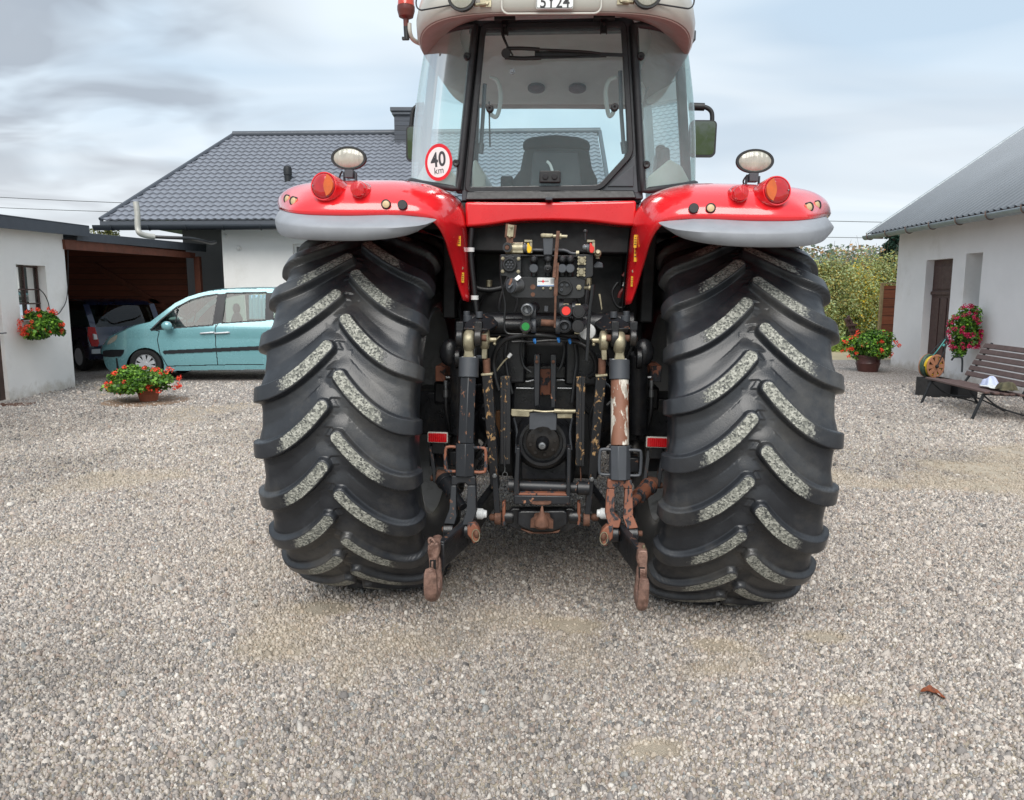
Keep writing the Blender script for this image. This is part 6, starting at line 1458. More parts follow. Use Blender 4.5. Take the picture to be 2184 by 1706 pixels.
def leafmat(name, rough=.55, trans=.25):
    t = NT(name); a = t.n('ShaderNodeAttribute'); a.attribute_name = 'col'; p = t.n('ShaderNodeBsdfPrincipled'); t.l(a.outputs[0], p.inputs[0]); p.inputs['Roughness'].default_value = rough
    tl = t.n('ShaderNodeBsdfTranslucent'); t.l(a.outputs[0], tl.inputs[0]); mm = t.n('ShaderNodeMixShader'); mm.inputs[0].default_value = trans; t.l(p.outputs[0], mm.inputs[1]); t.l(tl.outputs[0], mm.inputs[2]); t.l(mm.outputs[0], t.out.inputs[0]); return t.mat
M['leaf'] = leafmat('leaf'); M['petal'] = leafmat('petal', .6, .2)
GER = ('#4f7a24', '#6b9a30', '#3c6120', '#83ad3e', '#55802a', '#2f4f1c')
ORG = ('#f0482c', '#e8391f', '#ff5a3a', '#f2604a'); PNK = ('#d0235e', '#c11a52', '#e23f77', '#b81a4b')
def blossoms(parent, pts, r, cols, seed):
    for i, p_ in enumerate(pts): foliage('blossom', p_, (r*(.8+.5*rng.random()),)*3, 26, r*.75, cols, M['petal'], parent, hollow=.5, seed=seed+i)
def geranium(name, label, base, pr, ph, potm, cen, rad, n, cols, nb, seed, group=None, lsize=.05, br=.035):
    t = thing(name, label, 'potted flowers' if potm else 'flowers', base, 0, group)
    if potm:
        b = MB(); b.lathe((0, 0, 0), (0, 0, 1), [(0, pr*.78), (ph*.1, pr*.82), (ph*.45, pr*.95), (ph*.5, pr*.99), (ph*.55, pr*.95), (ph*.85, pr), (ph*.86, pr*1.06), (ph, pr*1.06), (ph, pr*.95), (ph*.8, pr*.9)], 36); b.build('pot', potm, t)
        b = MB(); b.lathe((0, 0, ph*.86), (0, 0, 1), [(0, pr*.93), (.01, 0)], 20); b.build('soil', M['void'], t)
    foliage('foliage', cen, rad, n, lsize, GER, None, t, droop=.18, seed=seed, clumps=26, zmin=.03)
    b = MB()
    for i in range(22 if potm else 0):
        a = rng.random()*6.28; rr_ = .2+.75*rng.random(); q = V((cen[0]+rad[0]*rr_*math.cos(a), cen[1]+rad[1]*rr_*math.sin(a), cen[2]+rad[2]*(.2-.5*rr_)+rng.random()*.1)); b.tube([V((0, 0, ph*.8 if potm else cen[2]-rad[2]*.6)), (q+V((0, 0, ph)))*.5, q], .005, 5)
    if potm: b.build('stems', M['stem'], t)
    pts = []
    for i in range(nb):
        a = rng.random()*6.28; e = rng.uniform(-.55, 1.25) if i % 3 else rng.uniform(-.6, .1); rr_ = math.cos(e)
        if math.sin(a) > .6: a = -a
        pts.append((cen[0]+rad[0]*.93*rr_*math.cos(a), cen[1]+rad[1]*.93*rr_*math.sin(a), max(.04, cen[2]+rad[2]*1.05*math.sin(e)-.14*rr_*rad[0])))
    blossoms(t, pts, br, cols, seed*100); return t
M['stem'] = mat('green_stem', '#5d7a35', .6); M['terra'] = mat('terracotta', '#a8664c', .8, 0, .12, 12, bump=.2, dirt='#8a6a5a', dirtamt=.6); M['brownpot'] = mat('brown_glazed_pot', '#4a2a26', .4, 0, .2, 10)
gp_ = WZ(*cL(1108, 1598)); geranium('flower_pot', 'terracotta pot of orange-red geraniums on the gravel in front of the teal car', gp_, .155, .24, M['terra'], (-.05, 0, .38), (.58, .46, .23), 8000, ORG, 34, 3, br=.034)
b = MB(); b.lathe(gp_+V((-.05, .02, .008)), (0, 0, 1), [(0, .62), (.004, .60), (.010, .3), (.010, 0)], 40); tag(b.build('soil_patch', mat('brown_soil', '#86705e', .95, 0, .25, 8, bump=.6)), 'round patch of bare brown soil under the terracotta pot', None, None, 'structure')
gp_ = WZ(1850, 792); geranium('flower_pot', 'dark brown pot of orange geraniums beside the corner of the barn', gp_, .25, .36, M['brownpot'], (.03, 0, .58), (.62, .5, .31), 8500, ORG, 24, 5, br=.040)
wp_ = onL(*cL(312, 1015), .22); geranium('window_flowers', 'hanging bunch of orange-red geraniums under the small barred window', (wp_.x, wp_.y, 0), .1, .1, None, (0, 0, wp_.z), (.27, .48, .25), 5000, ORG, 52, 9, br=.028)
b = MB(); b.box((wp_.x-.08, wp_.y, wp_.z-.12), (.18, .6, .14)); b.v = [(x+0, y, z) for x, y, z in b.v]; bx = b.build('planter_box', M['terra'], None, .01); fl_ = [o for o in C.objects if o.name.startswith('window_flowers')][0]; bx.parent = fl_; bx.location = (-wp_.x, -wp_.y, 0)
pk = onR(*cR(848, 1178), .30); geranium('wall_flowers', 'cascade of magenta pink petunias hanging on the barn wall beside the window', (pk.x, pk.y, 0), .1, .1, None, (0, 0, pk.z), (.27, .32, .48), 5000, PNK, 90, 13, br=.034)
# shrubs behind, right
BUSH = ('#97a468', '#a3af74', '#b3a85e', '#aeb577', '#8a9a60', '#bbaa60', '#a9b683', '#9a8c55', '#a9b78e')
YEL = ('#c9a82c', '#d7b63a', '#a79c3a', '#93a045')
shr = [(8.9, 23.5, 1.3, 2.3, BUSH, 'lower grey-green and ochre shrub right behind the tall tyre'), (10.1, 24.5, 1.2, 2.9, BUSH, 'tall olive and ochre autumn shrub in the middle of the hedge row'), (11.3, 25.2, 1.2, 2.8, YEL+BUSH, 'yellowest autumn shrub next to the wooden fence panel'), (12.5, 26.0, 1.3, 3.1, BUSH, 'tall green shrub behind the wooden fence panel'), (7.4, 25, 1.4, 2.6, BUSH, 'olive shrub half hidden by the right rear tyre')]
for i, (x, y, r, h, cols, lb) in enumerate(shr):
    t = thing('shrub', lb, 'shrub', (x, y, 0), 0, 'autumn shrubs behind the yard')
    foliage('crown', (0, 0, h*.54), (r, r*.8, h*.5), 16000, .062, cols, None, t, hollow=.2, seed=40+i, clumps=60, zmin=.05)
    b = MB()
    for k in range(16):
        a = rng.random()*6.28; q = V((math.cos(a)*r*.6, math.sin(a)*r*.5, h*(.75+.42*rng.random()))); b.tube([V((math.cos(a)*.15, math.sin(a)*.15, 0)), q*.5+V((0, 0, .2)), q], [.02, .004], 5, smooth=True)
    b.build('stems', mat('twig_brown', '#5b5145', .8) if i == 0 else bpy.data.materials['twig_brown'], t)
M['needle'] = leafmat('spruce_needles', .6, .1)
def spruce(x, y, h, r, lb):
    t = thing('spruce', lb, 'tree', (x, y, 0)); b = MB(); b.cyl((0, 0, 0), (0, 0, h), .16, .02, 10); b.build('trunk', bpy.data.materials['twig_brown'], t)
    rs = np.random.RandomState(5); 
    objs = []
    for k in range(14):
        z = h*(.1+.88*k/14); rad = r*(1-k/14.5); foliage('branches', (0, 0, z), (rad, rad, h*.045), 900, .16, ('#1e3a2e', '#27473a', '#17301f', '#35564a'), M['needle'], t, hollow=.1, droop=.35, seed=60+k, clumps=9)
spruce(WY(1903, 560, 27).x, 27, 4.4, 1.5, 'dark blue-green spruce rising behind the corner of the barn')
t = thing('small_tree', 'small olive tree top showing behind the house eaves', 'tree', (WY(222, 485, 34).x, 34, 0)); foliage('crown', (0, 0, 4.0), (.9, .8, .75), 2500, .10, ('#7d7f55', '#93905e', '#6c6f48'), None, t, seed=77, clumps=14); b = MB(); b.cyl((0, 0, 0), (0, 0, 3.9), .10, .04, 8); b.build('trunk', bpy.data.materials['twig_brown'], t)
# low weeds at the edge of the field
b = foliage('ground_cover', (12, 22.3, .1), (7, 1.6, .28), 9000, .09, ('#7f9a3c', '#93a84a', '#5f7a30', '#a7b35a'), None, None, hollow=0, seed=81, clumps=60, zmin=.0); tag(b, 'fresh green weeds along the far edge of the yard', None, None, 'stuff')
# distant wooded rise
def hill():
    n, m = 240, 24; vs = []
    for j in range(m+1):
        for i in range(n+1):
            x = -420+840*i/n; y = 190+150*j/m
            hh = (9.5+5*math.sin(x*.013+1)+3.5*math.sin(x*.031))*sstep(0, .8, np.array(j/m))*1.0
            vs.append((x, y, float(hh)-2+2.0*rng.random()))
    fs = [(j*(n+1)+i, j*(n+1)+i+1, (j+1)*(n+1)+i+1, (j+1)*(n+1)+i) for j in range(m) for i in range(n)]
    t = NT('far_wood'); co = t.co('Object'); c_ = t.ramp(t.noise(.25, 6, co, .7), [(.3, srgb('#5a6a5c')), (.45, srgb('#6f7a62')), (.58, srgb('#8d7a5c')), (.7, srgb('#5d6e66'))]); t.bsdf(c_, .95, 0, t.bump(t.noise(.6, 4, co), 1, 1.5))
    b = MB(); b.add(vs, fs); tag(b.build('hill', t.mat, fix=False), None, None, None, 'structure')
    fo = foliage('far_woods', (90, 250, 10), (260, 70, 6), 70000, .9, ('#5a6a5c', '#6f7a62', '#8d7a5c', '#a07a50', '#4c5f57', '#5f6f66'), None, None, hollow=0, seed=91); tag(fo, 'hazy autumn woods on the far rise beyond the shrubs', None, None, 'stuff')
hill()
# power lines
for (a, c_, Y, lb) in (((-400, 398), (700, 446), 42, 'upper thin power line crossing the sky behind the house'), ((-400, 424), (700, 462), 44, 'lower thin power line crossing the sky behind the house'), ((1300, 459), (2600, 479), 42, 'upper thin power line between the tractor and the barn'), ((1300, 497), (2600, 509), 46, 'lower thin power line between the tractor and the barn')):
    p0_, p1_ = WY(*a, Y), WY(*c_, Y); mid_ = (p0_+p1_)/2+V((0, 0, -.15)); b = MB(); b.tube([p0_, mid_, p1_], .016, 5); tag(b.build('power_line', M['hose']), lb, 'power line', 'power lines in the sky')
# fence panel, trestle
fx0 = WY(1879, 700, 18.9).x; fz = WY(1890, 606, 18.9).z
t = thing('fence_panel', 'red-brown boarded fence panel joined to the corner of the barn', 'fence')
b = MB(); b.bb((fx0, 18.9, .12), (fx0+2.2, 18.94, fz-.03)); b.build('boards', M['fenceb'], t); b = MB(); b.bb((fx0-.06, 18.88, 0), (fx0-.002, 18.97, fz)); b.build('post', mat('weathered_post', '#9a8460', .8, 0, .2, 12), t, .004); b = MB(); b.bb((fx0-.06, 18.87, fz+.002), (fx0+2.2, 18.97, fz+.035)); b.build('cap_rail', bpy.data.materials['weathered_post'], t, .003)
q = lambda x, y: WY(*cR(x, y), 19.6); t = thing('trestle', 'dark wooden trestle leaning in the weeds behind the brown flower pot', 'trestle')
for (a, c_) in (((205, 1095), (262, 1210)), ((193, 1110), (242, 1222))): b = MB(); b.bar(q(*a), q(*c_), .07, .06); b.build('leg', M['doorw'], t, .003)
for (a, c_) in (((190, 1148), (250, 1143)), ((205, 1175), (262, 1170)), ((196, 1112), (214, 1106))): b = MB(); b.bar(q(*a)-V((0, .06, 0)), q(*c_)-V((0, .06, 0)), .05, .05); b.build('rung', M['doorw'], t, .003)

# ---------------------------------------------------------------- bench and what stands round it
SZ = .37; f0 = WZ(*cB(550, 1132), SZ); f1 = WZ(*cB(1240, 1302), SZ); bu = (f1-f0); BLn = bu.length; bu.normalize(); bn = V((-bu.y, bu.x, 0)); bn = bn if bn.x > 0 else -bn
bt = thing('bench', 'weathered brown slatted garden bench with iron legs in front of the barn', 'bench', f0*1)
BP = lambda a, d, z: bu*a+bn*d+V((0, 0, z-SZ))
for k in range(5):
    d = .035+.105*k; z = SZ-.008*k; b = MB(); b.bar(BP(-.05+.04*(k > 1), d, z), BP(BLn+(0 if k < 2 else .0)+.03*((k*7) % 3), d, z), .066, .028, bn); b.build('seat_slat', M['bench'], bt, .006)
for k in range(6):
    d = .56+.045*k; z = SZ+.09+.083*k; b = MB(); b.bar(BP(.02, d, z), BP(BLn+.9, d, z), .072, .026, (bn*.42+V((0, 0, 1)))); b.build('back_slat', M['bench'], bt, .006)
for a in (.12, BLn-.06):
    b = MB(); b.bar(BP(a, .02, SZ-.03), BP(a-.02, -.09, 0), .05, .02, bu); b.build('leg', M['iron'], bt, .002)
    b = MB(); b.bar(BP(a, .50, SZ-.03), BP(a, .72, 0), .05, .02, bu); b.build('leg', M['iron'], bt, .002)
    b = MB(); b.bar(BP(a, .0, SZ-.03), BP(a, .55, SZ-.045), .02, .04, bn); b.bar(BP(a, .50, SZ-.04), BP(a, .84, SZ+.55), .02, .04, (0, 0, 1)); b.tube([BP(a, .03, SZ-.05), BP(a+.0, .25, .16), BP(a, .68, .03)], .012, 6); b.build('bench_frame', M['iron'], bt, .002)
b = MB(); b.tube([BP(.12, .3, .12), BP(BLn*.5, .3, .20), BP(BLn-.06, .3, .12)], .010, 6); b.build('tie_rod', M['iron'], bt)
def cloth(name, lb, cat, c_, rx, ry, hz, m, seed, wr=.03):
    n = 36; rs = np.random.RandomState(seed); vs = []
    X = np.linspace(-1, 1, n)
    for j in range(n):
        for i in range(n):
            x, y = X[i], X[j]; rr_ = 1-.25*abs(math.sin(3*math.atan2(y, x)+seed)); d = math.hypot(x, y)
            k = rr_; h = hz*max(0, 1-d*d)**.8*(.72+.22*math.sin(3*x+seed)*math.cos(2.5*y+seed*2))+wr*.35*math.sin(9*x+3*y)*math.cos(7*y-4*x+seed)*max(0, 1.2-d)
            q = bu*(y*ry*k)+bn*(x*rx*k); vs.append(c_+q+V((0, 0, max(.004, h+.01))))
    b = MB(); b.add(vs, [(j*n+i, j*n+i+1, (j+1)*n+i+1, (j+1)*n+i) for j in range(n-1) for i in range(n-1)]); o = b.build(name, m, fix=False, angle=80); md = o.modifiers.new('s', 'SOLIDIFY'); md.thickness = .004; return tag(o, lb, cat)
def sp_(x, y, z):
    p_ = hit(*cB(x, 1215), f0+bn*.34, bn); p_.z = z; return p_
cloth('towel', 'crumpled white and pale blue cloth lying on the bench seat', 'cloth', sp_(1300, 1165, SZ+.016), .10, .16, .20, mat('pale_blue_cloth', '#c3cbe6', .85, 0, .12, 14), 2)
cloth('rag', 'flat white rag with grey stripes spread on the bench seat', 'cloth', sp_(1360, 1200, SZ+.016)+V((0, -.02, .004)), .15, .24, .02, mat('white_rag', '#cfd3d2', .9, 0, .25, 12), 5, .012)
cloth('cap', 'crumpled olive green cap on the bench seat', 'cap', sp_(1500, 1165, SZ+.016), .12, .15, .17, mat('olive_cloth', '#54503d', .9, 0, .3, 16), 8)
for (x0, x1, y1, h_, lb) in ((560, 830, 1370, .30, 'larger black plastic crate under the left end of the bench'), (935, 1150, 1385, .22, 'smaller black plastic crate under the middle of the bench')):
    p_ = WZ(*cB((x0+x1)/2, y1-8)); w_ = (x1-x0)*.18/1600*p_.y; t = thing('crate', lb, 'crate', p_+V((0, .18, 0)), 0, 'black crates under the bench')
    for (nm, c_, s_) in (('crate_side', (0, -.16, h_/2), (w_, .012, h_)), ('crate_side', (0, .16, h_/2), (w_, .012, h_)), ('crate_side', (-w_/2-.006, 0, h_/2), (.012, .332, h_)), ('crate_side', (w_/2+.006, 0, h_/2), (.012, .332, h_)), ('crate_base', (0, 0, .01), (w_-.002, .306, .012)), ('crate_rim', (0, -.172, h_-.02), (w_+.03, .012, .03))):
        b = MB(); b.box(c_, s_); b.build(nm, M['ink'], t, .002)
# hose reel
hc = hit(*cB(655, 990), (0, 12.2, 0), (0, 1, 0)); t = thing('hose_reel', 'brown garden hose reel with yellow and green hose beside the barn door', 'hose reel', hc)
ax_ = V((.38, -1, 0)).normalized(); br_ = mat('reel_brown_plastic', '#9c6a4e', .5, 0, .1, 10)
for d, nm in ((-.0, 'reel_flange'), (.16, 'reel_flange')):
    b = MB(); N = 8
    o_ = -ax_*d; b.lathe(o_, ax_, [(0, .19), (.012, .195), (.016, .19), (.016, .165), (0, .165)], 48, close=True); b.lathe(o_, ax_, [(0, .06), (.018, .055), (.02, 0)], 24); x_, y_ = b.frame(ax_)
    for k in range(N):
        a = 2*math.pi*k/N; dd = x_*math.cos(a)+y_*math.sin(a); b.bar(o_+dd*.05+ax_*.008, o_+dd*.172+ax_*.008, .05, .012, x_*-math.sin(a)+y_*math.cos(a), w1=.075)
    b.build(nm, br_, t)
x_, y_ = MB().frame(ax_)
def coil(r, d0, d1, n, col, nm):
    pts = [-ax_*(d0+(d1-d0)*i/(n*24))+(x_*math.cos(i*math.pi/12)+y_*math.sin(i*math.pi/12))*(r+.004*math.sin(i*.7)) for i in range(n*24+1)]; b = MB(); b.tube(pts, .011, 6, smooth=False); b.build(nm, col, t)
hy = mat('yellow_hose', '#c9a71c', .5, 0, .1, 20); hg = mat('dark_green_hose', '#3d5548', .5, 0, .15, 20)
coil(.145, .012, .055, 3, hy, 'yellow_hose'); coil(.165, .02, .06, 2, hy, 'yellow_hose'); coil(.16, .07, .15, 4, hg, 'green_hose'); coil(.18, .08, .15, 3, hg, 'green_hose')
b = MB(); b.ball(ax_*.03, .03, 12, 8); b.tube([ax_*.03, V((.07, -.04, .16)), V((.17, -.02, .42))], .009, 8); b.tube([-ax_*.16, V((-.02, .12, .2)), V((.16, .08, .45))], .009, 8); b.bar(V((.15, -.04, .42)), V((.19, .10, .47)), .03, .03); b.tube([V((0, 0, 0)), V((.02, .05, -hc.z+.02))], .010, 6); b.tube([-ax_*.16, V((-.12, .18, -hc.z+.02))], .010, 6); b.bar(V((-.16, .16, -hc.z+.015)), V((.12, .02, -hc.z+.015)), .03, .02); b.build('reel_frame', M['iron'], t)
b = MB(); b.tube([V((.14, .02, .44)), V((.04, .0, .30)), V((-.05, .02, .16)), V((-.08, .03, .12))], .008, 6); b.cyl(V((.12, .0, .36)), V((.10, .0, .33)), .018); b.build('hose_end', mat('teal_hose_end', '#3f8a86', .5), t)
gq = WZ(*cB(545, 1290)); b = MB(); b.tube([gq+V((.05, .1, .03)), gq+V((-.06, .02, .03)), gq+V((-.08, 0, .14)), gq+V((-.02, 0, .26)), gq+V((.06, .05, .28))], .014, 8); tag(b.build('green_hose_loop', mat('bright_green_hose', '#2ba05a', .45)), 'bright green hose loop standing beside the black crate', 'hose')
q = lambda x, y: onR(*cB(x, y), .12); b = MB(); b.tube([q(970, 1060), q(975, 960), q(968, 890), q(920, 880), q(875, 885), q(850, 915)], .018, 8); b.cyl(q(880, 885), q(875, 862), .012); b.tube([q(845, 868), q(900, 862)], .008, 6); tag(b.build('water_tap', M['greyp']), 'old bent water tap on the barn wall behind the bench', 'tap')
# fallen leaf
lp = WZ(1990, 1483, .012); b = MB(); n = 14; vs = []
for j in range(7):
    for i in range(n):
        u_ = i/(n-1); w_ = math.sin(math.pi*u_)**.7*.028*(1+.25*math.sin(u_*19)); v_ = (j/6-.5)*2; x = (u_-.5)*.095; y = v_*w_; vs.append(lp+V((x*.94+y*.3, -x*.38+y*.9, .006+.016*abs(v_)**1.5*math.sin(math.pi*u_)+.008*math.sin(u_*5))))
b.add(vs, [(j*n+i, j*n+i+1, (j+1)*n+i+1, (j+1)*n+i) for j in range(6) for i in range(n-1)]); o = b.build('fallen_leaf', mat('brown_leaf', '#7a3d1c', .6, 0, .35, 60, dirt='#3a1c10', dirtamt=.55), fix=False, angle=80); tag(o, 'curled rusty brown leaf lying on the gravel at the lower right', 'leaf')
# ---------------------------------------------------------------- cars
M['teal'] = mat('teal_metallic_paint', '#74a6ad', .25, .15, .02, 2, coat=.8, spec=.5)
M['navy'] = mat('navy_paint', '#0e1632', .3, .2, .05, 2, coat=.7)
M['trim'] = mat('black_car_trim', '#1b1d22', .5, 0, .1, 20)
M['cartyre'] = mat('car_tyre', '#17181a', .6, 0, .15, 20)
M['alloy'] = mat('wheel_cover_silver', '#c3c6ca', .35, .4, .05, 10)
M['interior'] = mat('car_interior', '#3b3e42', .85, 0, .15, 10)
def inpoly(x, y, P):
    P = np.array(P, float); n = len(P); r = np.zeros(x.shape, bool); j = n-1
    for i in range(n):
        xi, yi = P[i]; xj, yj = P[j]; c_ = ((yi > y) != (yj > y)) & (x < (xj-xi)*(y-yi)/(yj-yi+1e-12)+xi); r ^= c_; j = i
    return r
def pdist(x, y, P, close=True):
    P = np.array(P, float); d = np.full(x.shape, 1e9); n = len(P)
    for i in range(n if close else n-1):
        a = P[i]; b_ = P[(i+1) % n]; ab = b_-a; t = np.clip(((x-a[0])*ab[0]+(y-a[1])*ab[1])/(ab@ab), 0, 1); d = np.minimum(d, np.hypot(x-a[0]-t*ab[0], y-a[1]-t*ab[1]))
    return d
def carwheel(parent, c_, r, w_, out, spokes=9):
    wz = bpy.data.objects.new('wheel', None); link(wz, parent); wz.location = c_
    b = MB(); o = V(out); b.lathe((0, 0, 0), o, [(-w_, r*.62), (-w_, r*.92), (-w_*.8, r), (-w_*.2, r), (-.01, r*.93), (0, r*.8), (-.01, r*.66), (-.03, r*.62)], 40); b.build('tyre', M['cartyre'], wz)
    b = MB(); b.lathe((0, 0, 0), o, [(-.05, r*.64), (-.008, r*.64), (-.004, r*.60), (-.03, r*.57), (-.05, r*.3), (-.05, 0)], 36); b.build('rim', M['iron'], wz)
    b = MB(); x_, y_ = b.frame(o)
    for k in range(spokes):
        a = 2*math.pi*k/spokes; d = x_*math.cos(a)+y_*math.sin(a); b.bar(d*r*.14-o*.02, d*r*.60-o*.014, r*.16, .012, x_*-math.sin(a)+y_*math.cos(a), w1=r*.26)
    b.lathe(-o*.022, o, [(0, r*.2), (.012, r*.18), (.014, 0)], 20); b.lathe((0, 0, 0), o, [(-.03, r*.57), (-.008, r*.58), (-.006, r*.63), (-.03, r*.63)], 36); b.build('wheel_cover', M['alloy'], wz, .002)
    return wz
def teal_car():
    t = thing('parked_car', 'light teal people carrier parked side-on in front of the house', 'car')
    Y0, YC = 14.0, 14.92
    top = [(768, 1250), (768, 1222), (776, 1200), (790, 1180), (797, 1158), (815, 1132), (870, 1100), (950, 1058), (1020, 1030), (1065, 1018), (1118, 1005), (1210, 935), (1300, 868), (1390, 822), (1480, 793), (1560, 776), (1660, 765), (1800, 758), (2020, 757), (2300, 766), (2480, 792), (2560, 900), (2600, 1030), (2625, 1150), (2630, 1250)]
    bot = [(2630, 1300), (2600, 1352), (1500, 1364), (1225, 1372), (1000, 1386), (900, 1387), (825, 1375), (790, 1342), (772, 1290)]
    poly_ = top+bot; wc = (1080, 1338); wr = 140; wc2 = (2205, 1332)
    win1 = [(1128, 1064), (1200, 992), (1312, 902), (1420, 846), (1520, 818), (1617, 803), (1580, 1026), (1300, 1046)]
    win2 = [(1684, 796), (1978, 790), (1972, 990), (1652, 1010)]; win3 = [(2040, 793), (2380, 800), (2440, 960), (2036, 985)]
    wins = [win1, win2, win3]
    st = 3; xs = np.arange(764, 2636, st); ys = np.arange(750, 1392, st)
    X, Y = np.meshgrid(xs, ys, indexing='ij'); cx_, cy_ = X+st/2, Y+st/2
    ins = inpoly(cx_, cy_, poly_) & (np.hypot(cx_-wc[0], cy_-wc[1]) > wr) & (np.hypot(cx_-wc2[0], cy_-wc2[1]) > wr)
    inw = np.zeros(X.shape, bool); sealw = np.zeros(X.shape, bool)
    for w_ in wins: 
        i_ = inpoly(cx_, cy_, w_); inw |= i_; sealw |= (pdist(cx_, cy_, w_) < 9) & ~i_
    sealw |= inpoly(cx_, cy_, [(1617, 800), (1684, 794), (1652, 1012), (1580, 1028)]) | inpoly(cx_, cy_, [(1978, 788), (2042, 790), (2036, 990), (1972, 994)])
    strip = inpoly(cx_, cy_, [(1212, 1228), (1225, 1218), (1960, 1184), (2560, 1176), (2560, 1206), (1960, 1212), (1222, 1244)])
    bump_ = inpoly(cx_, cy_, [(760, 1222), (800, 1214), (925, 1211), (918, 1240), (898, 1262), (830, 1266), (768, 1262)])
    gap = (pdist(cx_, cy_, [(1118, 1060), (1185, 1075), (1170, 1140), (1190, 1240), (1245, 1335), (1620, 1325), (1605, 1180), (1600, 1050), (1622, 1020)], False) < 3.2) | (pdist(cx_, cy_, [(1600, 1050), (1655, 800)], False) < 2) | (pdist(cx_, cy_, [(1620, 1325), (1960, 1322)], False) < 3)
    hl = inpoly(cx_, cy_, [(796, 1176), (806, 1150), (830, 1120), (868, 1102), (874, 1108), (868, 1135), (850, 1152), (815, 1170)])
    def off(x, y):
        d = 0 if x > 1180 else .62*((1180-x)/412)**2.4
        if x > 2450: d = max(d, .25*((x-2450)/180)**2)
        if y < 1060: d += .24*((1060-y)/300)**1.2
        if y > 1180: d += .05*((y-1180)/180)**2
        if 1000 < y < 1130: d += -.012*math.sin((y-1000)/130*math.pi)
        return d
    xo = np.concatenate([xs, [xs[-1]+st]]); yo = np.concatenate([ys, [ys[-1]+st]])
    P = {}
    def pt(x, y):
        k = (x, y)
        if k not in P: P[k] = YP(x, y, Y0+off(x, y))
        return P[k]
    def emit(mask, name, m, far=False, din=0, bridge=True):
        b = MB(); idx = {}; vs = []; fs = []
        I, J = np.nonzero(mask)
        for i, j in zip(I, J):
            f = []
            for a, c_ in ((0, 0), (1, 0), (1, 1), (0, 1)):
                k = (int(xo[i+a]), int(yo[j+c_]))
                if k not in idx:
                    idx[k] = len(vs); p_ = pt(*k)
                    vs.append(V((p_.x, (2*YC-p_.y if far else p_.y)+din*(-1 if far else 1), p_.z)))
                f.append(idx[k])
            fs.append(tuple(f))
        b.add(vs, fs); return b.build(name, m, t, fix=False, angle=60)
    body = ins & ~inw & ~sealw & ~strip & ~bump_ & ~hl & ~gap
    front_door = inpoly(cx_, cy_, [(1118, 1060), (1185, 1075), (1170, 1140), (1190, 1240), (1245, 1335), (1620, 1325), (1605, 1180), (1600, 1050), (1622, 1020)])
    rear_door = (cx_ > 1600) & (cx_ < 2040) & (cy_ > 1000) & (cy_ < 1325)
    emit(body & front_door & ~rear_door, 'front_door', M['teal']); emit(body & rear_door, 'rear_door', M['teal']); emit(body & ~front_door & ~rear_door, 'body', M['teal'])
    emit(ins & (gap & ~inw & ~strip), 'door_gap', M['trim'], din=.008); emit(ins & sealw & ~inw, 'window_surround', M['trim'], din=-.002); emit(ins & strip, 'rub_strip', M['trim'], din=-.012); emit(ins & bump_, 'bumper_strip', M['trim'], din=-.01)
    emit(hl & ins, 'headlight', M['lclear'], din=-.004)
    emit(ins & ~inw, 'body_far_side', M['teal'], far=True)
    for k, w_ in enumerate(wins):
        for far in (False, True):
            b = MB(); ps = [pt(x, y)+V((0, .012, 0)) for x, y in w_]
            if far: ps = [V((p_.x, 2*YC-p_.y, p_.z)) for p_ in ps]
            b.add(ps, [tuple(range(len(ps)))]); b.build('side_window', M['carglass'], t, fix=False)
    # top skin : hood, windscreen, roof
    tp = resamp([V((x, y, 0)) for x, y in top], 90)
    def strip_(lo, hi, name, m, crown=.05):
        rings = []
        for q in tp:
            if not (lo <= q.x <= hi): continue
            p_ = pt(q.x, q.y); n = 14; y1 = 2*YC-p_.y; r = []
            for k in range(n+1):
                s_ = k/n; r.append(V((p_.x-(.18 if q.x < 1000 else .10 if q.x < 1300 else 0)*(1-(2*s_-1)**2)*(1 if q.x < 1300 else 0), p_.y+(y1-p_.y)*s_, p_.z+crown*(1-(2*s_-1)**4))))
            rings.append(r)
        b = MB(); b.loft(rings, closed=False); return b.build(name, m, t, fix=False, angle=50)
    strip_(760, 1085, 'hood', M['teal'], .03); strip_(1060, 1420, 'windscreen', M['carglass'], .03); strip_(1395, 2700, 'roof', M['teal'], .035)
    # grille-side bumper closure, floor, wheel wells
    b = MB(); x0 = YP(900, 1300, 14.5).x; x1 = YP(2600, 1300, 14.5).x; b.bb((x0, 14.32, .22), (x1, 15.5, .42)); b.build('floor', M['void'], t)
    b = MB(); rings = [[V((pt(x, y).x-.06*(1-(2*k/10-1)**2), pt(x, y).y+(2*YC-2*pt(x, y).y)*k/10, pt(x, y).z)) for k in range(11)] for x, y in [(768, 1250), (772, 1290), (790, 1342), (825, 1375)]]; b.loft(rings, closed=False); b.build('front_bumper', M['teal'], t, fix=False)
    for c_ in (wc, wc2):
        p_ = YP(c_[0], c_[1], Y0+.06); R_ = .353; b = MB(); b.cyl((p_.x, Y0+.10, p_.z), (p_.x, Y0+.40, p_.z), R_, n=40, cap=False); b.lathe((p_.x, Y0+.42, p_.z), (0, 1, 0), [(0, R_), (.01, 0)], 30)
        b.build('wheel_arch', M['void'], t, fix=False)
        carwheel(t, V((p_.x, Y0+.07, .315)), .315, .2, (0, -1, 0)); carwheel(t, V((p_.x, 2*YC-Y0-.07, .315)), .315, .2, (0, 1, 0))
    # details
    b = MB()
    for (x0, x1) in ((1490, 1590), (1596, 1702)):
        a = YP(x0, 1092, Y0-.03); c_ = YP(x1, 1086, Y0-.03); b.tube([a+V((0, .04, 0)), a+V((.02, 0, .004)), c_+V((-.02, 0, .004)), c_+V((0, .04, 0))], .016, 8)
    b.build('door_handle', M['alloy'], t)
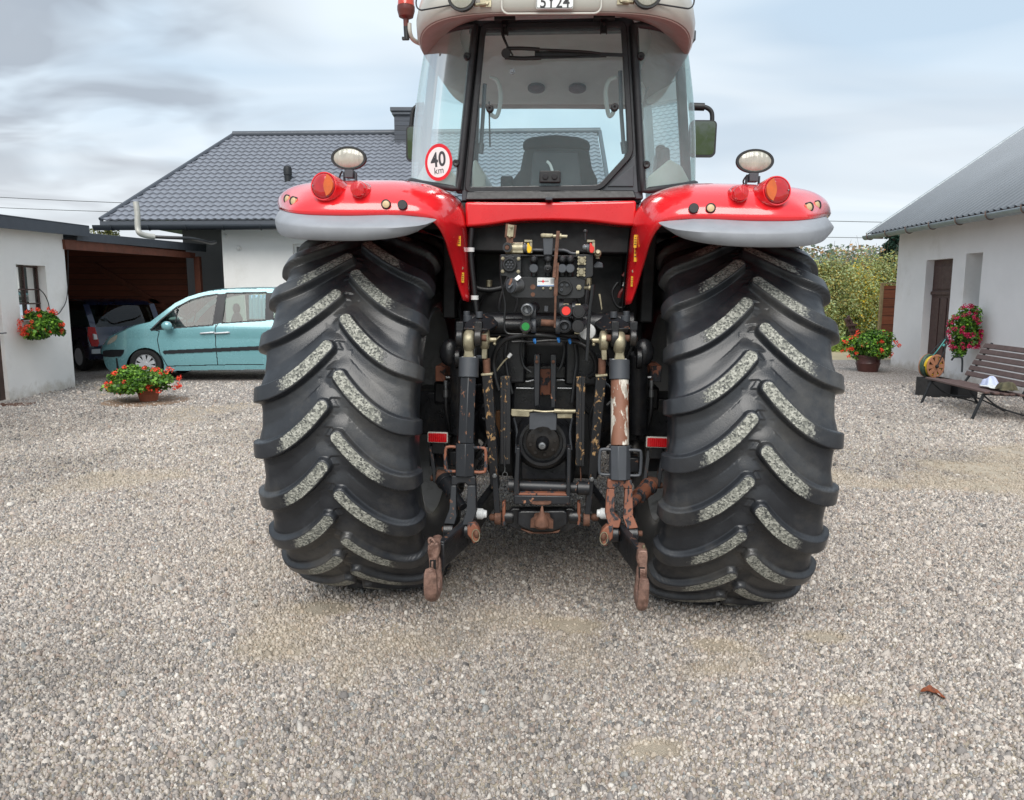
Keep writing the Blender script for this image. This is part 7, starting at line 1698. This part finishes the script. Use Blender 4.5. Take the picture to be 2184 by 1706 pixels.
    b = MB(); m0 = YP(1240, 1035, Y0-.12); b.ball(m0, (.10, .06, .085), 16, 10); b.bar(m0+V((0, .03, -.02)), m0+V((.06, .14, -.06)), .05, .04); b.build('wing_mirror', M['teal'], t)
    b = MB(); b.tube([YP(1318, 905, Y0+.10), YP(1305, 1045, Y0+.03)], .012, 6); b.build('quarter_pillar', M['trim'], t)
    def seat(x, y, nm='seat'):
        for yy in (Y0+.5, Y0+1.3):
            b = MB(); p_ = YP(x, y, yy); b.ball(p_+V((0, 0, .02)), (.06, .13, .10), 14, 8); b.ball(p_+V((0, 0, -.30)), (.09, .24, .26), 16, 10); b.box(p_+V((-.18, 0, -.5)), (.5, .46, .16)); b.build(nm, M['interior'], t, .02)
    seat(1600, 930); seat(1760, 915); seat(2150, 915)
    b = MB(); c_ = YP(1420, 985, Y0+.5); b.tube([c_+V((.05*math.sin(a), .17*math.cos(a), .17*math.sin(a))) for a in [i*math.pi/12 for i in range(25)]], .013, 6, smooth=False); b.build('steering_wheel', M['interior'], t)
    b = MB(); d0 = YP(1180, 1040, Y0+.2); d1_ = YP(1400, 1060, Y0+.2); b.bb((d0.x, Y0+.15, d1_.z-.2), (d1_.x, Y0+1.6, d0.z+.03)); b.build('dashboard', M['interior'], t, .04)
    b = MB(); b.ball(YP(1310, 985, Y0+.9), (.12, .2, .05)); b.build('dash_item', M['curtain'], t)
    q0, q1 = YP(1835, 805, Y0+.10), YP(1972, 985, Y0+.06)
    curtain('curtain', lambda a, z, o: V((a, Y0+.17+o-(z-1.2)*-.10, z)), q0.x, q1.x, q1.z, q0.z, mat('blue_curtain', '#a5cfe2', .8, 0, .08, 12), t, 4, .015)
teal_car()
def blue_car():
    t = thing('parked_car', 'dark navy hatchback parked under the carport behind the teal car', 'car')
    cor = V((-8.72, 15.55, 0)); h = V((-.80, .60, 0)).normalized(); r = V((h.y, -h.x, 0)) ; r = r if r.x > 0 else -r
    Mx = Matrix((( -h.x, r.x, 0, cor.x), (-h.y, r.y, 0, cor.y), (0, 0, 1, 0), (0, 0, 0, 1)))   # local x: backwards, y: across, z up ; origin = near rear corner
    t.matrix_world = Mx
    W = 1.62
    def ring(x, zs, ins_): return [V((x+dx, ins_[k], z)) for k, (z, dx) in enumerate(zs)]
    # profile in (x,z) of the tail, lofted across y
    prof = [(-.25, .24), (-.04, .28), (.02, .42), (.03, .60), (-.02, .68), (-.03, .80), (-.05, .95)]
    def across(prof, name, m, bow=.10, y0=0, y1=W, inx=0):
        rings = []
        for (x, z) in prof:
            rings.append([V((x-bow*abs(2*k/16-1)**3.5*1.0+inx, y0+(y1-y0)*k/16, z)) for k in range(17)])
        b = MB(); b.loft(rings, closed=False); return b.build(name, m, t, fix=False, angle=50)
    across(prof, 'tailgate', M['navy'])
    across([(-.05, .95), (-.12, 1.10), (-.22, 1.28), (-.30, 1.40)], 'rear_window', M['carglass'], y0=.16, y1=W-.16, bow=.07, inx=-.01)
    across([(-.30, 1.40), (-.45, 1.47), (-1.2, 1.53), (-2.2, 1.49)], 'roof', M['navy'], y0=.14, y1=W-.14, bow=.02)
    across([(-.07, .94), (-.14, 1.10), (-.24, 1.28), (-.32, 1.42)], 'rear_pillar', M['navy'], y0=.05, y1=.17, bow=.0, inx=-.02); across([(-.07, .94), (-.14, 1.10), (-.24, 1.28), (-.32, 1.42)], 'rear_pillar', M['navy'], y0=W-.17, y1=W-.05, bow=0, inx=-.02)
    for y in (0, W):
        s_ = 1 if y == 0 else -1; side = [(-.13, .26), (-.10, .62), (-.13, .94), (-3.0, .92), (-3.85, .72), (-3.95, .3)]
        b = MB(); pts = []
        # lower side with a wheel arch cut as polygon notch
        arc = lambda cx_: [(cx_+.36*math.cos(a), .32+.36*math.sin(a)) for a in [math.pi*(k/12) for k in range(13)]]
        pts = [(-.13, .26), (-.11, .62), (-.13, .94), (-3.0, .94), (-3.75, .74), (-3.95, .30)]+[(-3.56, .26)]+arc(-3.2)[::-1]+[(-1.06, .26)]+arc(-.70)[::-1]
        pts = [p_ for p_ in pts]
        b.prism([V((x, y, z)) for x, z in pts], (0, s_*.05, 0)); b.build('body_side', M['navy'], t, .02, seg=3)
        b = MB(); b.add([V((-.20, y+s_*.06, .95)), V((-.36, y+s_*.14, 1.40)), V((-2.2, y+s_*.14, 1.44)), V((-2.9, y+s_*.06, .95))], [(0, 1, 2, 3)]); b.build('side_window', M['carglass'], t, fix=False)
        carwheel(t, V((-.70, y+s_*.03, .31)), .31, .18, (0, -s_, 0), 14); carwheel(t, V((-3.2, y+s_*.03, .31)), .31, .18, (0, -s_, 0), 14)
        b = MB(); b.prism([V((-.06, y+s_*.02, .56)), V((-.03, y+s_*.13, .55)), V((-.01, y+s_*.16, .62)), V((-.06, y+s_*.12, .95)), V((-.13, y+s_*.01, .96)), V((-.14, y-s_*.004, .80))], (.035, -s_*.004, 0)); b.build('tail_light', M['lred'], t, .006)
        b = MB(); b.prism([V((-.02, y+s_*.06, .70)), V((.0, y+s_*.12, .70)), V((-.01, y+s_*.11, .80)), V((-.04, y+s_*.06, .82))], (.045, 0, 0)); b.build('reversing_light', M['white'], t, .004)
        b = MB(); b.prism([V((-.10, y+s_*.01, .40)), V((.0, y+s_*.10, .40)), V((.03, y+s_*.42, .41)), V((.03, y+s_*.42, .50)), V((.0, y+s_*.10, .50)), V((-.10, y+s_*.01, .49))], (.012, 0, 0)); b.build('bumper_trim', M['alloy'], t, .004)
    b = MB(); b.bb((-3.8, .1, .25), (-.2, W-.1, .9)); b.build('underbody', M['void'], t); b = MB(); b.bb((-2.7, .2, .9), (-2.2, W-.2, 1.1)); b.bb((-1.5, .2, .9), (-1.35, .75, 1.3)); b.build('seats', M['interior'], t, .03)
    b = MB(); b.loft([[V((-2.2, .14, 1.48)), V((-2.2, W-.14, 1.48))], [V((-2.95, .1, .95)), V((-2.95, W-.1, .95))]], closed=False); b.build('windscreen', M['carglass'], t, fix=False)
    b = MB(); b.loft([[V((-2.93, .0, .94)), V((-2.93, W, .94))], [V((-3.7, .05, .76)), V((-3.7, W-.05, .76))], [V((-3.95, .12, .5)), V((-3.95, W-.12, .5))], [V((-3.95, .12, .25)), V((-3.95, W-.12, .25))]], closed=False); b.build('hood', M['navy'], t, fix=False)
    b = MB(); b.prism([V((.04, W/2-.26, .62)), V((.04, W/2+.26, .62)), V((.02, W/2+.26, .74)), V((.02, W/2-.26, .74))], (.01, 0, 0)); b.build('number_plate', M['white'], t)
blue_car()
print('objects', len(bpy.data.objects))
